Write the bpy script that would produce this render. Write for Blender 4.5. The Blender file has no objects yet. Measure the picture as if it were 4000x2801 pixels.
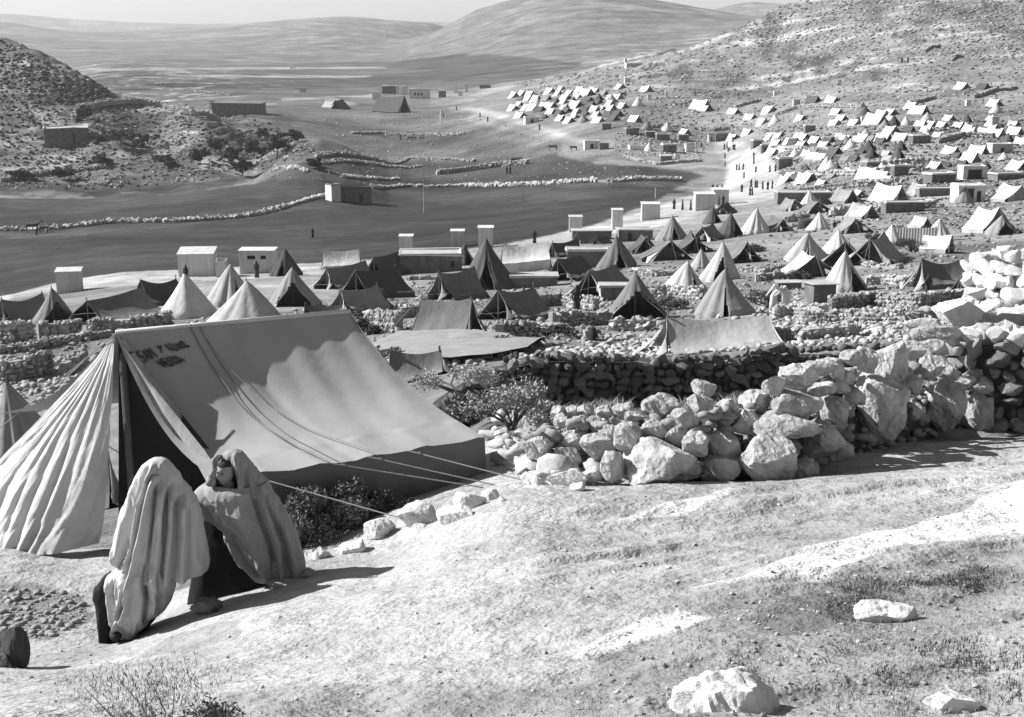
import bpy, math, random
import numpy as np
from mathutils import Vector, Matrix
random.seed(7)
RNG = np.random.RandomState(11)
C = bpy.context.scene.collection
SC = bpy.context.scene

# ------------------------------------------------------------------ camera
F = 5210.0                      # focal length in photograph pixels (4000 x 2801)
PITCH = math.radians(13.5)
CP, SP = math.cos(PITCH), math.sin(PITCH)
cam_d = bpy.data.cameras.new('camera')
cam_d.sensor_width = 36.0
cam_d.lens = F / 4000 * 36.0
cam_d.clip_start = 0.1
cam_d.clip_end = 20000
cam = bpy.data.objects.new('camera', cam_d)
cam.rotation_euler = (math.radians(90) - PITCH, 0, 0)
C.objects.link(cam)
SC.camera = cam

# ------------------------------------------------------------------ light
SUN_EL = math.radians(35)
SUN_H = Vector((-0.975, 0.22))           # horizontal direction towards the sun
SUN_H.normalize()
SUN_V = Vector((SUN_H.x * math.cos(SUN_EL), SUN_H.y * math.cos(SUN_EL), math.sin(SUN_EL)))
sd = bpy.data.lights.new('sun', 'SUN')
sd.energy = 5.0
sd.angle = math.radians(0.5)
sun = bpy.data.objects.new('sun', sd)
sun.rotation_euler = SUN_V.to_track_quat('Z', 'Y').to_euler()
C.objects.link(sun)
W = bpy.data.worlds.new('World')
SC.world = W
W.use_nodes = True
nt = W.node_tree
nt.nodes.clear()
wo = nt.nodes.new('ShaderNodeOutputWorld')
bg = nt.nodes.new('ShaderNodeBackground')
sky = nt.nodes.new('ShaderNodeTexSky')
sky.sky_type = 'NISHITA'
sky.sun_disc = False
sky.sun_elevation = SUN_EL
sky.sun_rotation = math.atan2(SUN_H.x, SUN_H.y)
sky.dust_density = 1.0
sky.altitude = 600
bw = nt.nodes.new('ShaderNodeRGBToBW')   # black-and-white film
nt.links.new(sky.outputs[0], bw.inputs[0])
nt.links.new(bw.outputs[0], bg.inputs[0])
bg.inputs[1].default_value = 0.060
nt.links.new(bg.outputs[0], wo.inputs[0])
SC.view_settings.view_transform = 'Standard'
SC.view_settings.look = 'None'
SC.view_settings.exposure = 0.90
SC.view_settings.gamma = 1.0
SC.view_settings.use_curve_mapping = False
SC.cycles.use_denoising = True
SC.cycles.max_bounces = 6
SC.cycles.diffuse_bounces = 3
SC.cycles.volume_bounces = 1

# ------------------------------------------------------------------ helpers: picture <-> place
def s_of(py):
    return np.tan(np.arctan((1400.5 - np.asarray(py, float)) / F) - PITCH)
def a_of(px, s):
    return (np.asarray(px, float) - 2000) / F * (CP - s * SP)
def py_of(s):
    v = (SP + s * CP) / (CP - s * SP)
    return 1400.5 - F * v
def px_of(a, s):
    return 2000 + F * a / (CP - s * SP)
def P(px, py, y):
    """point on the view line of a photograph pixel at distance y"""
    s = float(s_of(py)); a = float(a_of(px, s))
    return Vector((a * y, y, s * y))

# ------------------------------------------------------------------ noise
def _hash(ix, iy, seed):
    h = (ix.astype(np.int64) * 374761393 + iy.astype(np.int64) * 668265263 + seed * 144665) & 0x7fffffff
    h = ((h ^ (h >> 13)) * 1274126177) & 0x7fffffff
    h = (h ^ (h >> 16)) & 0xffff
    return h / 65535.0
def vnoise(x, y, seed=0):
    ix = np.floor(x); iy = np.floor(y)
    fx = x - ix; fy = y - iy
    fx = fx * fx * (3 - 2 * fx); fy = fy * fy * (3 - 2 * fy)
    a = _hash(ix, iy, seed); b = _hash(ix + 1, iy, seed)
    c = _hash(ix, iy + 1, seed); d = _hash(ix + 1, iy + 1, seed)
    return (a * (1 - fx) + b * fx) * (1 - fy) + (c * (1 - fx) + d * fx) * fy
def fbm(x, y, oct=4, seed=0, gain=.5):
    x = np.asarray(x, float); y = np.asarray(y, float)
    t = 0; amp = 1; tot = 0
    for k in range(oct):
        t = t + amp * (vnoise(x, y, seed + k * 17) - .5); tot += amp
        amp *= gain; x = x * 2.03 + 11.3; y = y * 2.03 + 5.1
    return t / tot * 2          # about -1 .. 1

# ------------------------------------------------------------------ terrain control points (px, y, py) or (px, y, None, z)
CPTS = [
 # just under and beside the camera
 (-2500,2,None,-1.9),(0,2,None,-1.9),(2000,2,None,-1.8),(4000,2,None,-1.6),(6500,2,None,-1.4),
 # col far left
 (-1500,6,None,-3.2),(-1500,11,None,-5.4),(-1500,16,None,-7.0),(-1500,30,None,-11),(-1500,70,None,-18),(-1500,130,None,-27),(-1500,220,None,-38),
 (-1500,320,None,-38),(-1500,420,None,-15),(-1500,560,None,25),(-1500,900,None,30),(-1500,2000,None,20),(-1500,5000,None,120),
 # col 0
 (0,5.6,2801),(0,7.2,2700),(0,9.0,2606),(0,9.8,2600),(0,11.2,2500),(0,12.6,2330),(0,14.5,2140),
 (0,17,None,-6.9),(0,25,None,-9.4),(0,40,None,-12.7),(0,55,1370),(0,73,1255),(0,100,None,-19.6),(0,122,1195),(0,135,1165),
 (200,352,750),(330,360,742),(330,395,650),(330,430,545),(330,470,420),(600,360,738),(600,400,640),(600,440,545),(600,480,450),(600,525,388),(600,580,None,-32),(150,480,330),(150,530,200),(0,172,1090),(0,220,980),(0,290,860),(0,352,750),(0,385,650),(0,430,500),(0,490,300),(0,548,135),(0,600,None,-8),(0,750,None,-25),
 (0,1200,None,-38),(0,2000,None,-10),(0,3500,80),(0,5000,None,30),
 # col 500
 (450,5.8,2801),(450,7.4,2690),(450,9.2,2575),(450,10.2,2545),(450,11.3,2480),(450,12.8,2310),(450,14.7,2135),
 (500,17,None,-6.9),(500,25,None,-9.2),(500,40,None,-12.0),(500,60,1330),(500,80,1215),(500,105,None,-20.0),(500,128,1120),(500,145,1065),
 (500,180,1010),(500,225,935),(500,300,830),(500,355,745),(500,395,640),(500,440,520),(500,500,400),(500,600,None,-33),
 (330,505,290),(330,560,None,-22),(330,430,470),(200,520,222),(200,580,None,-16),
 (500,900,330),(500,1300,235),(500,1800,200),(500,2500,160),(500,3600,124),(500,5000,None,-5),
 (300,3600,130),(730,3600,108),(830,3500,115),
 # col 850 left hill toe
 (850,385,660),(850,420,560),(850,470,470),(850,520,None,-33),(700,470,430),(1100,400,570),(1280,400,540),(1200,360,620),(900,350,720),
 # col 1000
 (1000,6,2801),(1000,7.3,2650),(1000,9.2,2430),(1000,10.4,2360),(1000,11.4,2290),(1000,13,2150),(1050,14.5,None,-5.55),
 (1000,18,None,-7.2),(1000,28,None,-9.6),(1000,45,None,-11.9),(1000,62,1262),(1000,83,1190),(1000,110,1110),(1000,142,1070),(1000,160,1040),
 (1000,225,935),(1000,300,810),(1000,380,690),(1000,450,None,-37),(1000,560,440),(1000,750,370),(1000,1100,290),(1000,1600,230),(1000,2300,150),(1000,3200,85),(1000,5000,None,0),
 (1350,3200,57),(1560,3000,82),(1650,2900,86),(1350,2300,125),
 # col 1500
 (1500,6,2801),(1500,7.5,2560),(1500,9.2,2340),(1500,10.6,2270),(1500,12,2150),(1500,13,2030),(1550,15,None,-5.2),(1500,17.5,None,-6.1),
 (1500,28,None,-8.2),(1500,38,1420),(1500,50,1310),(1500,66,1240),(1500,90,1165),(1500,125,1080),(1500,150,1025),(1500,185,970),
 (1500,240,880),(1500,330,780),(1500,450,640),(1500,560,500),(1500,720,395),(1500,950,340),(1500,1400,255),(1500,1900,200),(1600,2000,170),
 # hill 2 (centre far)
 (1800,1700,160),(1800,1400,230),(1850,2050,45),(2000,2100,3),(2250,2100,-50),(2540,2100,0),(2700,2050,22),(2790,2000,40),(2250,1400,150),(2600,1400,150),(2500,1000,230),
 (2000,2700,None,-10),(2500,2700,None,-10),(1700,2600,None,-20),(3000,2700,None,-10),(2250,5000,None,0),(3000,5000,None,0),(2930,4000,2),(3060,4000,12),(2800,4000,30),(3200,4000,30),(4000,4000,None,60),
 # col 2000
 (2000,5.6,2801),(2000,7.3,2500),(2000,9.2,2250),(2000,11,2060),(2000,12.6,1930),(2000,14.5,1830),(2000,17,1690),(2000,20,1590),(2000,23,None,-6.6),
 (2000,28,1500),(2000,36,1400),(2000,45,1310),(2000,60,1255),(2000,80,1190),(2000,110,1095),(2000,140,1005),(2000,165,935),(2000,195,895),
 (2000,250,840),(2000,330,720),(2000,410,610),(2000,470,500),(2000,560,420),(2000,700,375),(2000,850,330),(2000,1150,250),
 # col 2500
 (2500,4.8,2801),(2500,6.8,2500),(2500,8.3,2300),(2500,10.3,2100),(2500,13,1900),(2500,15,1790),(2500,18.5,1660),(2500,21.5,1590),(2500,24,None,-6.9),(2500,30,1470),
 (2500,38,1400),(2500,50,1300),(2500,65,1240),(2500,90,1125),(2500,120,1010),(2500,160,930),(2500,205,845),(2500,260,770),(2500,330,690),(2500,350,640),(2500,330,None,-28),
 (2450,370,600),(2450,400,520),(2450,440,440),(2450,520,350),(2450,650,270),(2550,800,200),(2450,950,240),
 (2750,215,790),(2750,340,650),(2850,340,660),(2850,380,590),(2850,290,745),
 # col 3000
 (3000,4.8,2801),(3000,6.8,2400),(3000,9,2150),(3000,11.5,1980),(3000,14.2,1830),(3000,16,1740),(3000,19,1620),(3000,22,1545),(3000,25,None,-6.9),(3000,31,1420),
 (3000,40,1340),(3000,55,1250),(3000,75,1150),(3000,100,1040),(3000,140,920),(3000,190,820),(3000,240,750),(3000,290,660),(3000,330,580),(3000,380,500),(3000,440,420),(3000,520,320),(3000,600,210),(3000,680,100),(3060,740,15),(2900,690,100),(2750,720,170),(3000,850,None,-10),
 # col 3500
 (3500,4.6,2801),(3500,6.5,2450),(3500,8.6,2150),(3500,11.5,1930),(3500,14.8,1790),(3500,17.5,1690),(3500,21,1570),(3500,24,1500),(3500,32,1390),
 (3500,42,1300),(3500,55,1220),(3500,72,1130),(3500,95,1030),(3500,125,930),(3500,160,840),(3500,200,740),(3500,230,660),(3500,270,570),(3500,320,470),(3500,380,370),(3500,460,250),(3500,550,120),(3500,650,5),(3500,800,-150),(3500,1200,None,30),
 # col 4000
 (4000,4.4,2801),(4000,6,2450),(4000,8,2200),(4000,11,1950),(4000,14.5,1780),(4000,18,1690),(4000,22,1560),(4000,30,1400),
 (4000,42,1280),(4000,58,1190),(4000,78,1090),(4000,105,980),(4000,140,860),(4000,175,770),(4000,208,690),(4000,250,600),(4000,300,480),(4000,360,360),(4000,450,200),(4000,580,0),(4000,800,-200),(4000,1300,None,60),
 (5500,6,None,-2.2),(5500,14,None,-3.6),(5500,30,None,-6.5),(5500,70,None,-12),(5500,150,None,-14),(5500,300,None,0),(5500,600,None,50),(5500,1500,None,100),(5500,5000,None,100),
]
def _norm(pts):
    A = []
    for c in pts:
        px, y, py = c[0], c[1], c[2]
        s = float(s_of(py)) if py is not None else c[3] / y
        A.append((float(a_of(px, s)), math.log(y), s))
    return np.array(A)
KP = _norm(CPTS)
KA, KC = 5.0, 0.05
def _phi(A, Bp):
    d2 = (KA * (A[:, None, 0] - Bp[None, :, 0])) ** 2 + (1.6 * (A[:, None, 1] - Bp[None, :, 1])) ** 2
    return np.sqrt(d2 + KC ** 2)
_n = len(KP)
_M = np.zeros((_n + 3, _n + 3))
_M[:_n, :_n] = _phi(KP, KP) - 0.004 * np.eye(_n)
_M[:_n, _n] = 1; _M[:_n, _n + 1] = KP[:, 0]; _M[:_n, _n + 2] = KP[:, 1]
_M[_n:, :_n] = _M[:_n, _n:].T
_w = np.linalg.solve(_M, np.concatenate([KP[:, 2], [0, 0, 0]]))
def S_rbf(a, ly):
    Q = np.stack([a.ravel(), ly.ravel()], 1)
    out = np.empty(len(Q))
    for i in range(0, len(Q), 20000):
        q = Q[i:i + 20000]
        out[i:i + 20000] = _phi(q, KP) @ _w[:_n] + _w[_n] + q[:, 0] * _w[_n + 1] + q[:, 1] * _w[_n + 2]
    return out.reshape(a.shape)
# grid
GA = np.concatenate([np.linspace(-1.25, -.47, 36, endpoint=False), np.linspace(-.47, .47, 560), np.linspace(.47, 1.25, 37)[1:]])
GL = np.concatenate([np.linspace(math.log(1.4), math.log(4), 40, endpoint=False), np.linspace(math.log(4), math.log(24), 480, endpoint=False), np.linspace(math.log(24), math.log(900), 580, endpoint=False), np.linspace(math.log(900), math.log(3900), 300, endpoint=False), np.linspace(math.log(3900), math.log(6500), 16)])
ca = np.linspace(-1.25, 1.25, 150); cl = np.linspace(GL[0], GL[-1], 420)
CS = S_rbf(*np.meshgrid(ca, cl, indexing='ij'))
def bilin(T, xs, ys, x, y):
    fx = np.clip(np.interp(x, xs, np.arange(len(xs))), 0, len(xs) - 1.0001); fy = np.clip(np.interp(y, ys, np.arange(len(ys))), 0, len(ys) - 1.0001)
    i = fx.astype(int); j = fy.astype(int); u = fx - i; v = fy - j
    return (T[i, j] * (1 - u) + T[i + 1, j] * u) * (1 - v) + (T[i, j + 1] * (1 - u) + T[i + 1, j + 1] * u) * v
AA, LL = np.meshgrid(GA, GL, indexing='ij')
YY = np.exp(LL)
XX = AA * YY
SS = bilin(CS, ca, cl, AA, LL)
ZZ = SS * YY
PX = px_of(AA, SS); PY = py_of(SS)
# ---- relief
def sstep(e0, e1, x):
    t = np.clip((x - e0) / (e1 - e0), 0, 1); return t * t * (3 - 2 * t)
near = 1 - sstep(14, 40, YY)
mid = sstep(14, 40, YY) * (1 - sstep(100, 200, YY))
ZZ = ZZ + near * (0.05 * fbm(XX * .7 + .35 * YY, YY * 1.2, 4, 3) + 0.010 * fbm(XX * 4 , YY * 4, 3, 9))
# rock ledges running across the near slope (strike rises to the right)
strike = (XX * -.32 + YY)
led = fbm(XX * .35, strike * 2.6, 3, 21)
ZZ = ZZ + near * 0.035 * np.clip(led * 4, -1, 1) * sstep(-1.5, 1.5, XX)
ZZ = ZZ + mid * (0.25 * fbm(XX * .12, YY * .2, 4, 5))
farw = sstep(250, 420, YY) * (1 - sstep(900, 1600, YY))
hillR = sstep(-.02, .1, AA) * farw * sstep(-.065, -.02, SS)
hillL = (1 - sstep(-.26, -.12, AA)) * farw * (YY > 340)
hz = ZZ * .55 + 2.2 * fbm(XX * .012, YY * .012, 3, 31)
saw = (hz - np.floor(hz))
terr = np.where(saw < .75, saw / .75, (1 - saw) / .25) - .5
ZZ = ZZ + (hillR * .9 + hillL * .9) * terr * (0.6 + .8 * vnoise(XX * .03, YY * .03, 8))
ZZ = ZZ + (hillR + hillL) * 0.8 * fbm(XX * .05, YY * .05, 4, 12)
vf = sstep(1100, 2000, YY)
ZZ = ZZ + vf * 7 * fbm(XX * .004, YY * .004, 4, 14) * sstep(-.01, .02, SS)
ST = ZZ / YY
def H(x, y):
    y = np.asarray(y, float); x = np.asarray(x, float)
    return bilin(ST, GA, GL, x / y, np.log(y)) * y
def Hf(x, y):
    return float(H(np.array([x]), np.array([y]))[0])
def G(px, py, ymin=12.0):
    """ground point seen at photograph pixel (px, py), looking past anything nearer than ymin"""
    s = float(s_of(py)); a = float(a_of(px, s))
    col = bilin(ST, GA, GL, np.full(len(GL), a), GL)
    idx = np.where((col >= s) & (GL > math.log(ymin)))[0]
    if len(idx) == 0:
        k = int(np.argmax(np.where(GL > math.log(ymin), col, -9)))
        y = math.exp(GL[k])
    else:
        k = idx[0]
        l0, l1, c0, c1 = GL[k - 1], GL[k], col[k - 1], col[k]
        t = (s - c0) / (c1 - c0) if c1 > c0 and c0 < s else 1.0
        y = math.exp(l0 + (l1 - l0) * t)
    return Vector((a * y, y, Hf(a * y, y)))

# ------------------------------------------------------------------ object helpers
def props(o, label=None, cat=None, group=None, kind=None):
    if label: o['label'] = label
    if cat: o['category'] = cat
    if group: o['group'] = group
    if kind: o['kind'] = kind
    return o
def mesh(name, V, Fc, m=None, smooth=False):
    me = bpy.data.meshes.new(name)
    V = np.asarray(V, dtype=np.float32)
    me.from_pydata(V.tolist() if len(V) < 200000 else [tuple(v) for v in V], [], [tuple(f) for f in Fc])
    if m: me.materials.append(m)
    if smooth: me.shade_smooth()
    return me
def fast_mesh(name, V, Q, m=None, smooth=False):
    """V (n,3), Q (k,3|4) arrays"""
    me = bpy.data.meshes.new(name)
    V = np.ascontiguousarray(V, dtype=np.float32); Q = np.ascontiguousarray(Q, dtype=np.int32)
    k = Q.shape[1]
    me.vertices.add(len(V)); me.vertices.foreach_set('co', V.ravel())
    me.loops.add(Q.size); me.loops.foreach_set('vertex_index', Q.ravel())
    me.polygons.add(len(Q)); me.polygons.foreach_set('loop_start', np.arange(0, Q.size, k, dtype=np.int32))
    me.polygons.foreach_set('loop_total', np.full(len(Q), k, dtype=np.int32))
    me.update(calc_edges=True); me.validate()
    if m: me.materials.append(m)
    if smooth: me.shade_smooth()
    return me
def add(name, me, parent=None, loc=(0, 0, 0), rot=(0, 0, 0), scale=(1, 1, 1)):
    o = bpy.data.objects.new(name, me)
    o.location = loc; o.rotation_euler = rot; o.scale = scale
    if parent: o.parent = parent
    C.objects.link(o)
    return o
def empty(name, loc, rz=0, label=None, cat=None, group=None):
    o = bpy.data.objects.new(name, None)
    o.location = loc; o.rotation_euler = (0, 0, rz); o.empty_display_size = .2
    C.objects.link(o)
    return props(o, label, cat, group)
class MB:
    def __init__(s): s.V = []; s.F = []
    def add(s, V, Fc):
        n = len(s.V); s.V += [tuple(v) for v in V]; s.F += [tuple(i + n for i in f) for f in Fc]
    def box(s, x0, x1, y0, y1, z0, z1, taper=0):
        t = taper
        s.add([(x0,y0,z0),(x1,y0,z0),(x1,y1,z0),(x0,y1,z0),(x0+t,y0+t,z1),(x1-t,y0+t,z1),(x1-t,y1-t,z1),(x0+t,y1-t,z1)],
              [(0,3,2,1),(4,5,6,7),(0,1,5,4),(1,2,6,5),(2,3,7,6),(3,0,4,7)])
    def tube(s, a, b, r0, r1=None, n=6):
        a = Vector(a); b = Vector(b); r1 = r0 if r1 is None else r1
        d = (b - a).normalized(); u = d.orthogonal().normalized(); w = d.cross(u)
        V = []
        for c, r in ((a, r0), (b, r1)):
            for k in range(n):
                t = 2 * math.pi * k / n; V.append(c + (u * math.cos(t) + w * math.sin(t)) * r)
        s.add(V, [(k, (k + 1) % n, n + (k + 1) % n, n + k) for k in range(n)] + [tuple(range(n))[::-1], tuple(range(n, 2 * n))])
    def grid(s, pts, nu, nv, closed=False):
        n = len(s.V); s.V += [tuple(p) for p in pts]
        for i in range(nu - (0 if closed else 1)):
            for j in range(nv - 1):
                a = i * nv + j; b = ((i + 1) % nu) * nv + j
                s.F.append((n + a, n + b, n + b + 1, n + a + 1))
    def obj(s, name, m, parent=None, smooth=False, **k):
        return add(name, mesh(name, s.V, s.F, m, smooth), parent, **k)

# ------------------------------------------------------------------ materials (all neutral: black-and-white film)
def mat(name, alb, rough=.9, var=.25, scale=8., bump=.3, bscale=40., streak=None, detail=6, attr=None, dist=.01, lo=None, spec=.15, transl=0, rand=0):
    m = bpy.data.materials.new(name); m.use_nodes = True
    n = m.node_tree.nodes; l = m.node_tree.links
    b = n['Principled BSDF']
    b.inputs['Roughness'].default_value = rough
    b.inputs['Specular IOR Level'].default_value = spec
    tc = n.new('ShaderNodeTexCoord')
    mp = n.new('ShaderNodeMapping')
    l.new(tc.outputs['Object'], mp.inputs[0])
    if streak: mp.inputs['Scale'].default_value = streak
    no = n.new('ShaderNodeTexNoise'); no.inputs['Scale'].default_value = scale; no.inputs['Detail'].default_value = detail
    no.inputs['Roughness'].default_value = .6
    l.new(mp.outputs[0], no.inputs['Vector'])
    mr = n.new('ShaderNodeMapRange'); mr.inputs[1].default_value = .25; mr.inputs[2].default_value = .75
    mr.inputs[3].default_value = alb * (1 - var) if lo is None else lo; mr.inputs[4].default_value = min(.92, alb * (1 + var))
    l.new(no.outputs[0], mr.inputs[0])
    out = mr.outputs[0]
    if rand:
        oi = n.new('ShaderNodeObjectInfo'); r2 = n.new('ShaderNodeMapRange')
        r2.inputs[3].default_value = 1 - rand; r2.inputs[4].default_value = 1 + rand
        l.new(oi.outputs['Random'], r2.inputs[0])
        mu = n.new('ShaderNodeMath'); mu.operation = 'MULTIPLY'; l.new(out, mu.inputs[0]); l.new(r2.outputs[0], mu.inputs[1]); out = mu.outputs[0]
    l.new(out, b.inputs['Base Color'])
    n2 = n.new('ShaderNodeTexNoise'); n2.inputs['Scale'].default_value = bscale; n2.inputs['Detail'].default_value = 8
    l.new(mp.outputs[0], n2.inputs['Vector'])
    bp = n.new('ShaderNodeBump'); bp.inputs['Strength'].default_value = bump; bp.inputs['Distance'].default_value = dist
    l.new(n2.outputs[0], bp.inputs['Height']); l.new(bp.outputs[0], b.inputs['Normal'])
    if transl:
        tr = n.new('ShaderNodeBsdfTranslucent'); mx = n.new('ShaderNodeMixShader'); mx.inputs[0].default_value = transl
        l.new(out, tr.inputs[0]); l.new(b.outputs[0], mx.inputs[1]); l.new(tr.outputs[0], mx.inputs[2])
        l.new(mx.outputs[0], n['Material Output'].inputs[0])
    return m
# ------------------------------------------------------------------ ground colours (what the ground itself is made of)
def pip(poly, x, y):
    ins = np.zeros(x.shape, bool)
    n = len(poly)
    for i in range(n):
        x0, y0 = poly[i]; x1, y1 = poly[(i + 1) % n]
        c = ((y0 > y) != (y1 > y)) & (x < (x1 - x0) * (y - y0) / ((y1 - y0) or 1e-9) + x0)
        ins ^= c
    return ins
wx = PX + (60 * fbm(XX * 3 / np.maximum(YY, 1) * 10, LL * 14, 4, 41)); wy = PY + 14 * fbm(AA * 40, LL * 30, 4, 43)
alb = np.full(AA.shape, .24)
vis = np.ones(AA.shape, bool)
def zone(poly, val, y0=0, y1=1e9, soft=0):
    global alb
    m = pip(poly, wx if soft else PX + (wx - PX) * .15, wy if soft else PY + (wy - PY) * .25) & (YY > y0) & (YY < y1)
    alb = np.where(m, val, alb)
# far hills
alb = np.where((YY > 470) & (AA < .02), .15, alb)
alb = np.where(YY > 900, .155, alb)
alb = np.where((YY > 2400), .165, alb)
# right hillside: pale limestone over earth
rh = (AA > -.06) & (YY > 330) & (YY < 1100)
alb = np.where(rh, .205, alb)
alb = np.where((AA > .0) & (YY > 190) & (YY <= 330), .21, alb)
# valley
zone([(-900,1240),(0,1165),(280,1095),(700,1058),(1100,1035),(1500,1012),(1900,965),(2100,930),(2250,898),(2400,850),(2560,790),(2640,735),(2700,690),(2500,655),(2300,640),(2170,600),(1900,590),(1500,560),(1250,600),(1100,640),(600,700),(300,735),(-900,760)], .040, 100, 480)
zone([(-900,960),(0,930),(500,905),(1000,850),(1400,800),(1400,790),(1000,800),(600,870),(0,880),(-900,900)], .060, 100, 480, 1)
zone([(0,740),(500,720),(1000,700),(1300,715),(1250,760),(700,800),(0,850),(-900,870),(-900,740)], .058, 100, 480, 1)
zone([(1100,700),(1500,712),(2100,735),(2680,722),(2720,690),(2560,655),(2320,645),(2160,600),(1900,600),(1400,585),(1100,640)], .062, 100, 520, 1)
zone([(1500,745),(1900,735),(2650,742),(2700,735),(2600,765),(2100,790),(1860,810),(1600,775)], .062, 100, 520, 1)
zone([(1050,560),(1500,600),(1900,590),(2200,600),(2200,560),(1800,470),(1750,420),(1300,400),(1000,440),(950,500)], .12, 300, 900)
zone([(1150,600),(1500,620),(2000,640),(2150,600),(1700,560),(1150,545)], .11, 300, 900, 1)
zone([(1300,480),(1650,520),(1800,530),(2080,580),(1900,600),(1500,545),(1250,500)], .08, 300, 900, 1)
zone([(1150,430),(1500,420),(1800,440),(1850,480),(1500,470),(1200,460)], .14, 300, 900, 1)
# far valley fields
zone([(560,430),(1050,400),(1300,405),(1250,445),(1000,450),(950,500),(800,450)], .13, 480, 1200)
zone([(200,300),(500,270),(900,255),(1500,240),(2100,235),(2330,255),(2250,290),(2000,320),(1800,350),(1500,375),(1050,400),(900,430),(600,420),(420,350)], .11, 700, 2600)
zone([(420,330),(900,300),(1400,300),(2000,262),(2200,270),(2100,300),(1600,330),(1100,345),(800,350)], .075, 700, 2600, 1)
zone([(1650,225),(1900,210),(2150,235),(2330,262),(2100,290),(1700,280),(1500,262)], .08, 700, 2600, 1)
zone([(350,268),(900,262),(1500,262),(1500,268),(900,272),(350,276)], .30, 700, 2600)
zone([(650,290),(1000,294),(1450,296),(1450,302),(900,304),(650,297)], .30, 700, 2600)
zone([(250,240),(1000,225),(1300,215),(1300,232),(900,245),(300,258)], .14, 900, 3000, 1)
# left hill
lh = pip([(-900,-200),(0,100),(330,290),(700,400),(1000,470),(1300,540),(1150,640),(900,700),(400,745),(-900,800)], PX, PY) & (YY > 330) & (YY < 620)
alb = np.where(lh, .13, alb)
zone([(-900,640),(0,640),(250,600),(300,660),(150,700),(-900,740)], .24, 330, 620, 1)
zone([(700,600),(900,500),(1150,560),(1280,560),(1150,660),(900,690),(600,700)], .09, 330, 620, 1)
# camp strip and roads
zone([(-900,1330),(0,1225),(60,1150),(300,1140),(500,1112),(760,1098),(1000,1085),(1250,1075),(1560,1060),(1900,1010),(2150,985),(2300,930),(2600,880),(2780,820),(2960,790),(3060,770),(3040,650),(2985,600),(2930,560),(2820,545),(2780,560),(2800,600),(2850,660),(2830,720),(2740,750),(2640,780),(2500,830),(2300,885),(2100,928),(1900,962),(1500,1008),(1000,1040),(500,1062),(280,1092),(0,1160),(-900,1240)], .36, 90, 520)
zone([(1800,425),(1840,415),(1990,448),(2200,520),(2300,548),(2300,562),(2190,540),(1980,470)], .34, 200, 800)
zone([(1330,375),(1480,368),(1480,385),(1290,378),(1400,408),(1360,412),(1260,385),(1100,395),(1100,385)], .30, 400, 1100)
zone([(1760,400),(1900,350),(2000,330),(2040,335),(1900,370),(1840,400)], .30, 400, 1100)
# paler bare earth among the camp
zone([(2300,620),(2600,560),(2800,560),(2820,640),(2700,655),(2500,640)], .26, 200, 600, 1)
zone([(2700,440),(3000,470),(2900,500),(2600,520),(2500,500)], .27, 200, 800, 1)
zone([(3500,560),(4600,520),(4600,600),(3600,640)], .26, 150, 500, 1)
# scrub and rubble between the tents
zone([(-900,1500),(-900,1330),(0,1260),(500,1235),(1000,1250),(1500,1120),(2000,1130),(2600,1020),(3100,1020),(3700,960),(4600,900),(4600,1300),(3600,1240),(3100,1330),(2500,1370),(2050,1420),(1400,1500),(300,1500)], .20, 18, 130, 1)
zone([(2900,1120),(3300,1050),(3800,1100),(3800,1250),(3000,1330)], .22, 18, 130, 1)
zone([(1700,1640),(2050,1560),(2600,1560),(3100,1560),(3100,1640),(2700,1680),(2200,1720),(1900,1780)], .16, 13, 26, 1)
# foreground
fg = YY < 17
path_u = fbm(XX * .5, strike * 1.2, 4, 51)
alb = np.where(fg, .425 + .05 * path_u, alb)
zone([(-300,2300),(100,2280),(330,2330),(360,2410),(280,2460),(200,2500),(0,2480),(-300,2560)], .25, 7, 17, 1)
zone([(1700,1900),(1200,2130),(900,2250),(700,2300),(700,2150),(1100,1990),(1700,1780)], .20, 9, 17, 1)
zone([(700,2480),(950,2420),(900,2500),(700,2560),(520,2570)], .30, 7, 11, 1)
# grassy stony ground bottom right
zone([(2330,2560),(2600,2420),(2950,2300),(3300,2230),(3600,2170),(4000,2130),(4800,2050),(4800,3200),(1900,3200),(2200,2700)], .33, 0, 14, 1)
zone([(2950,2420),(3100,2300),(3300,2250),(3600,2260),(3500,2330),(3350,2400),(3100,2460)], .22, 0, 14, 1)
zone([(3550,2300),(3800,2220),(3980,2240),(3800,2300)], .23, 0, 14, 1)
zone([(800,2740),(1300,2680),(2300,2650),(2500,2801),(2300,3000),(700,3000)], .33, 0, 14, 1)
# bare white rock slabs
zone([(2700,2290),(2900,2250),(3090,2180),(3230,2120),(3380,2075),(3560,2050),(3760,1990),(4000,1900),(4700,1760),(4700,1990),(4000,2090),(3700,2120),(3450,2170),(3250,2240),(3050,2262),(2850,2300)], .78, 0, 15)
zone([(2235,2560),(2330,2500),(2500,2430),(2650,2385),(2800,2395),(2700,2440),(2480,2500),(2350,2545)], .74, 0, 14)
zone([(2400,2020),(2650,1965),(2850,1920),(2880,1930),(2750,1985),(2500,2035)], .66, 0, 15)
zone([(2050,1890),(2280,1840),(2330,1880),(2150,1915)], .6, 0, 15)
# soften the edges a little
for _ in range(2):
    alb[1:-1, 1:-1] = (alb[1:-1, 1:-1] * 2 + alb[:-2, 1:-1] + alb[2:, 1:-1] + alb[1:-1, :-2] + alb[1:-1, 2:]) / 6
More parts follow.
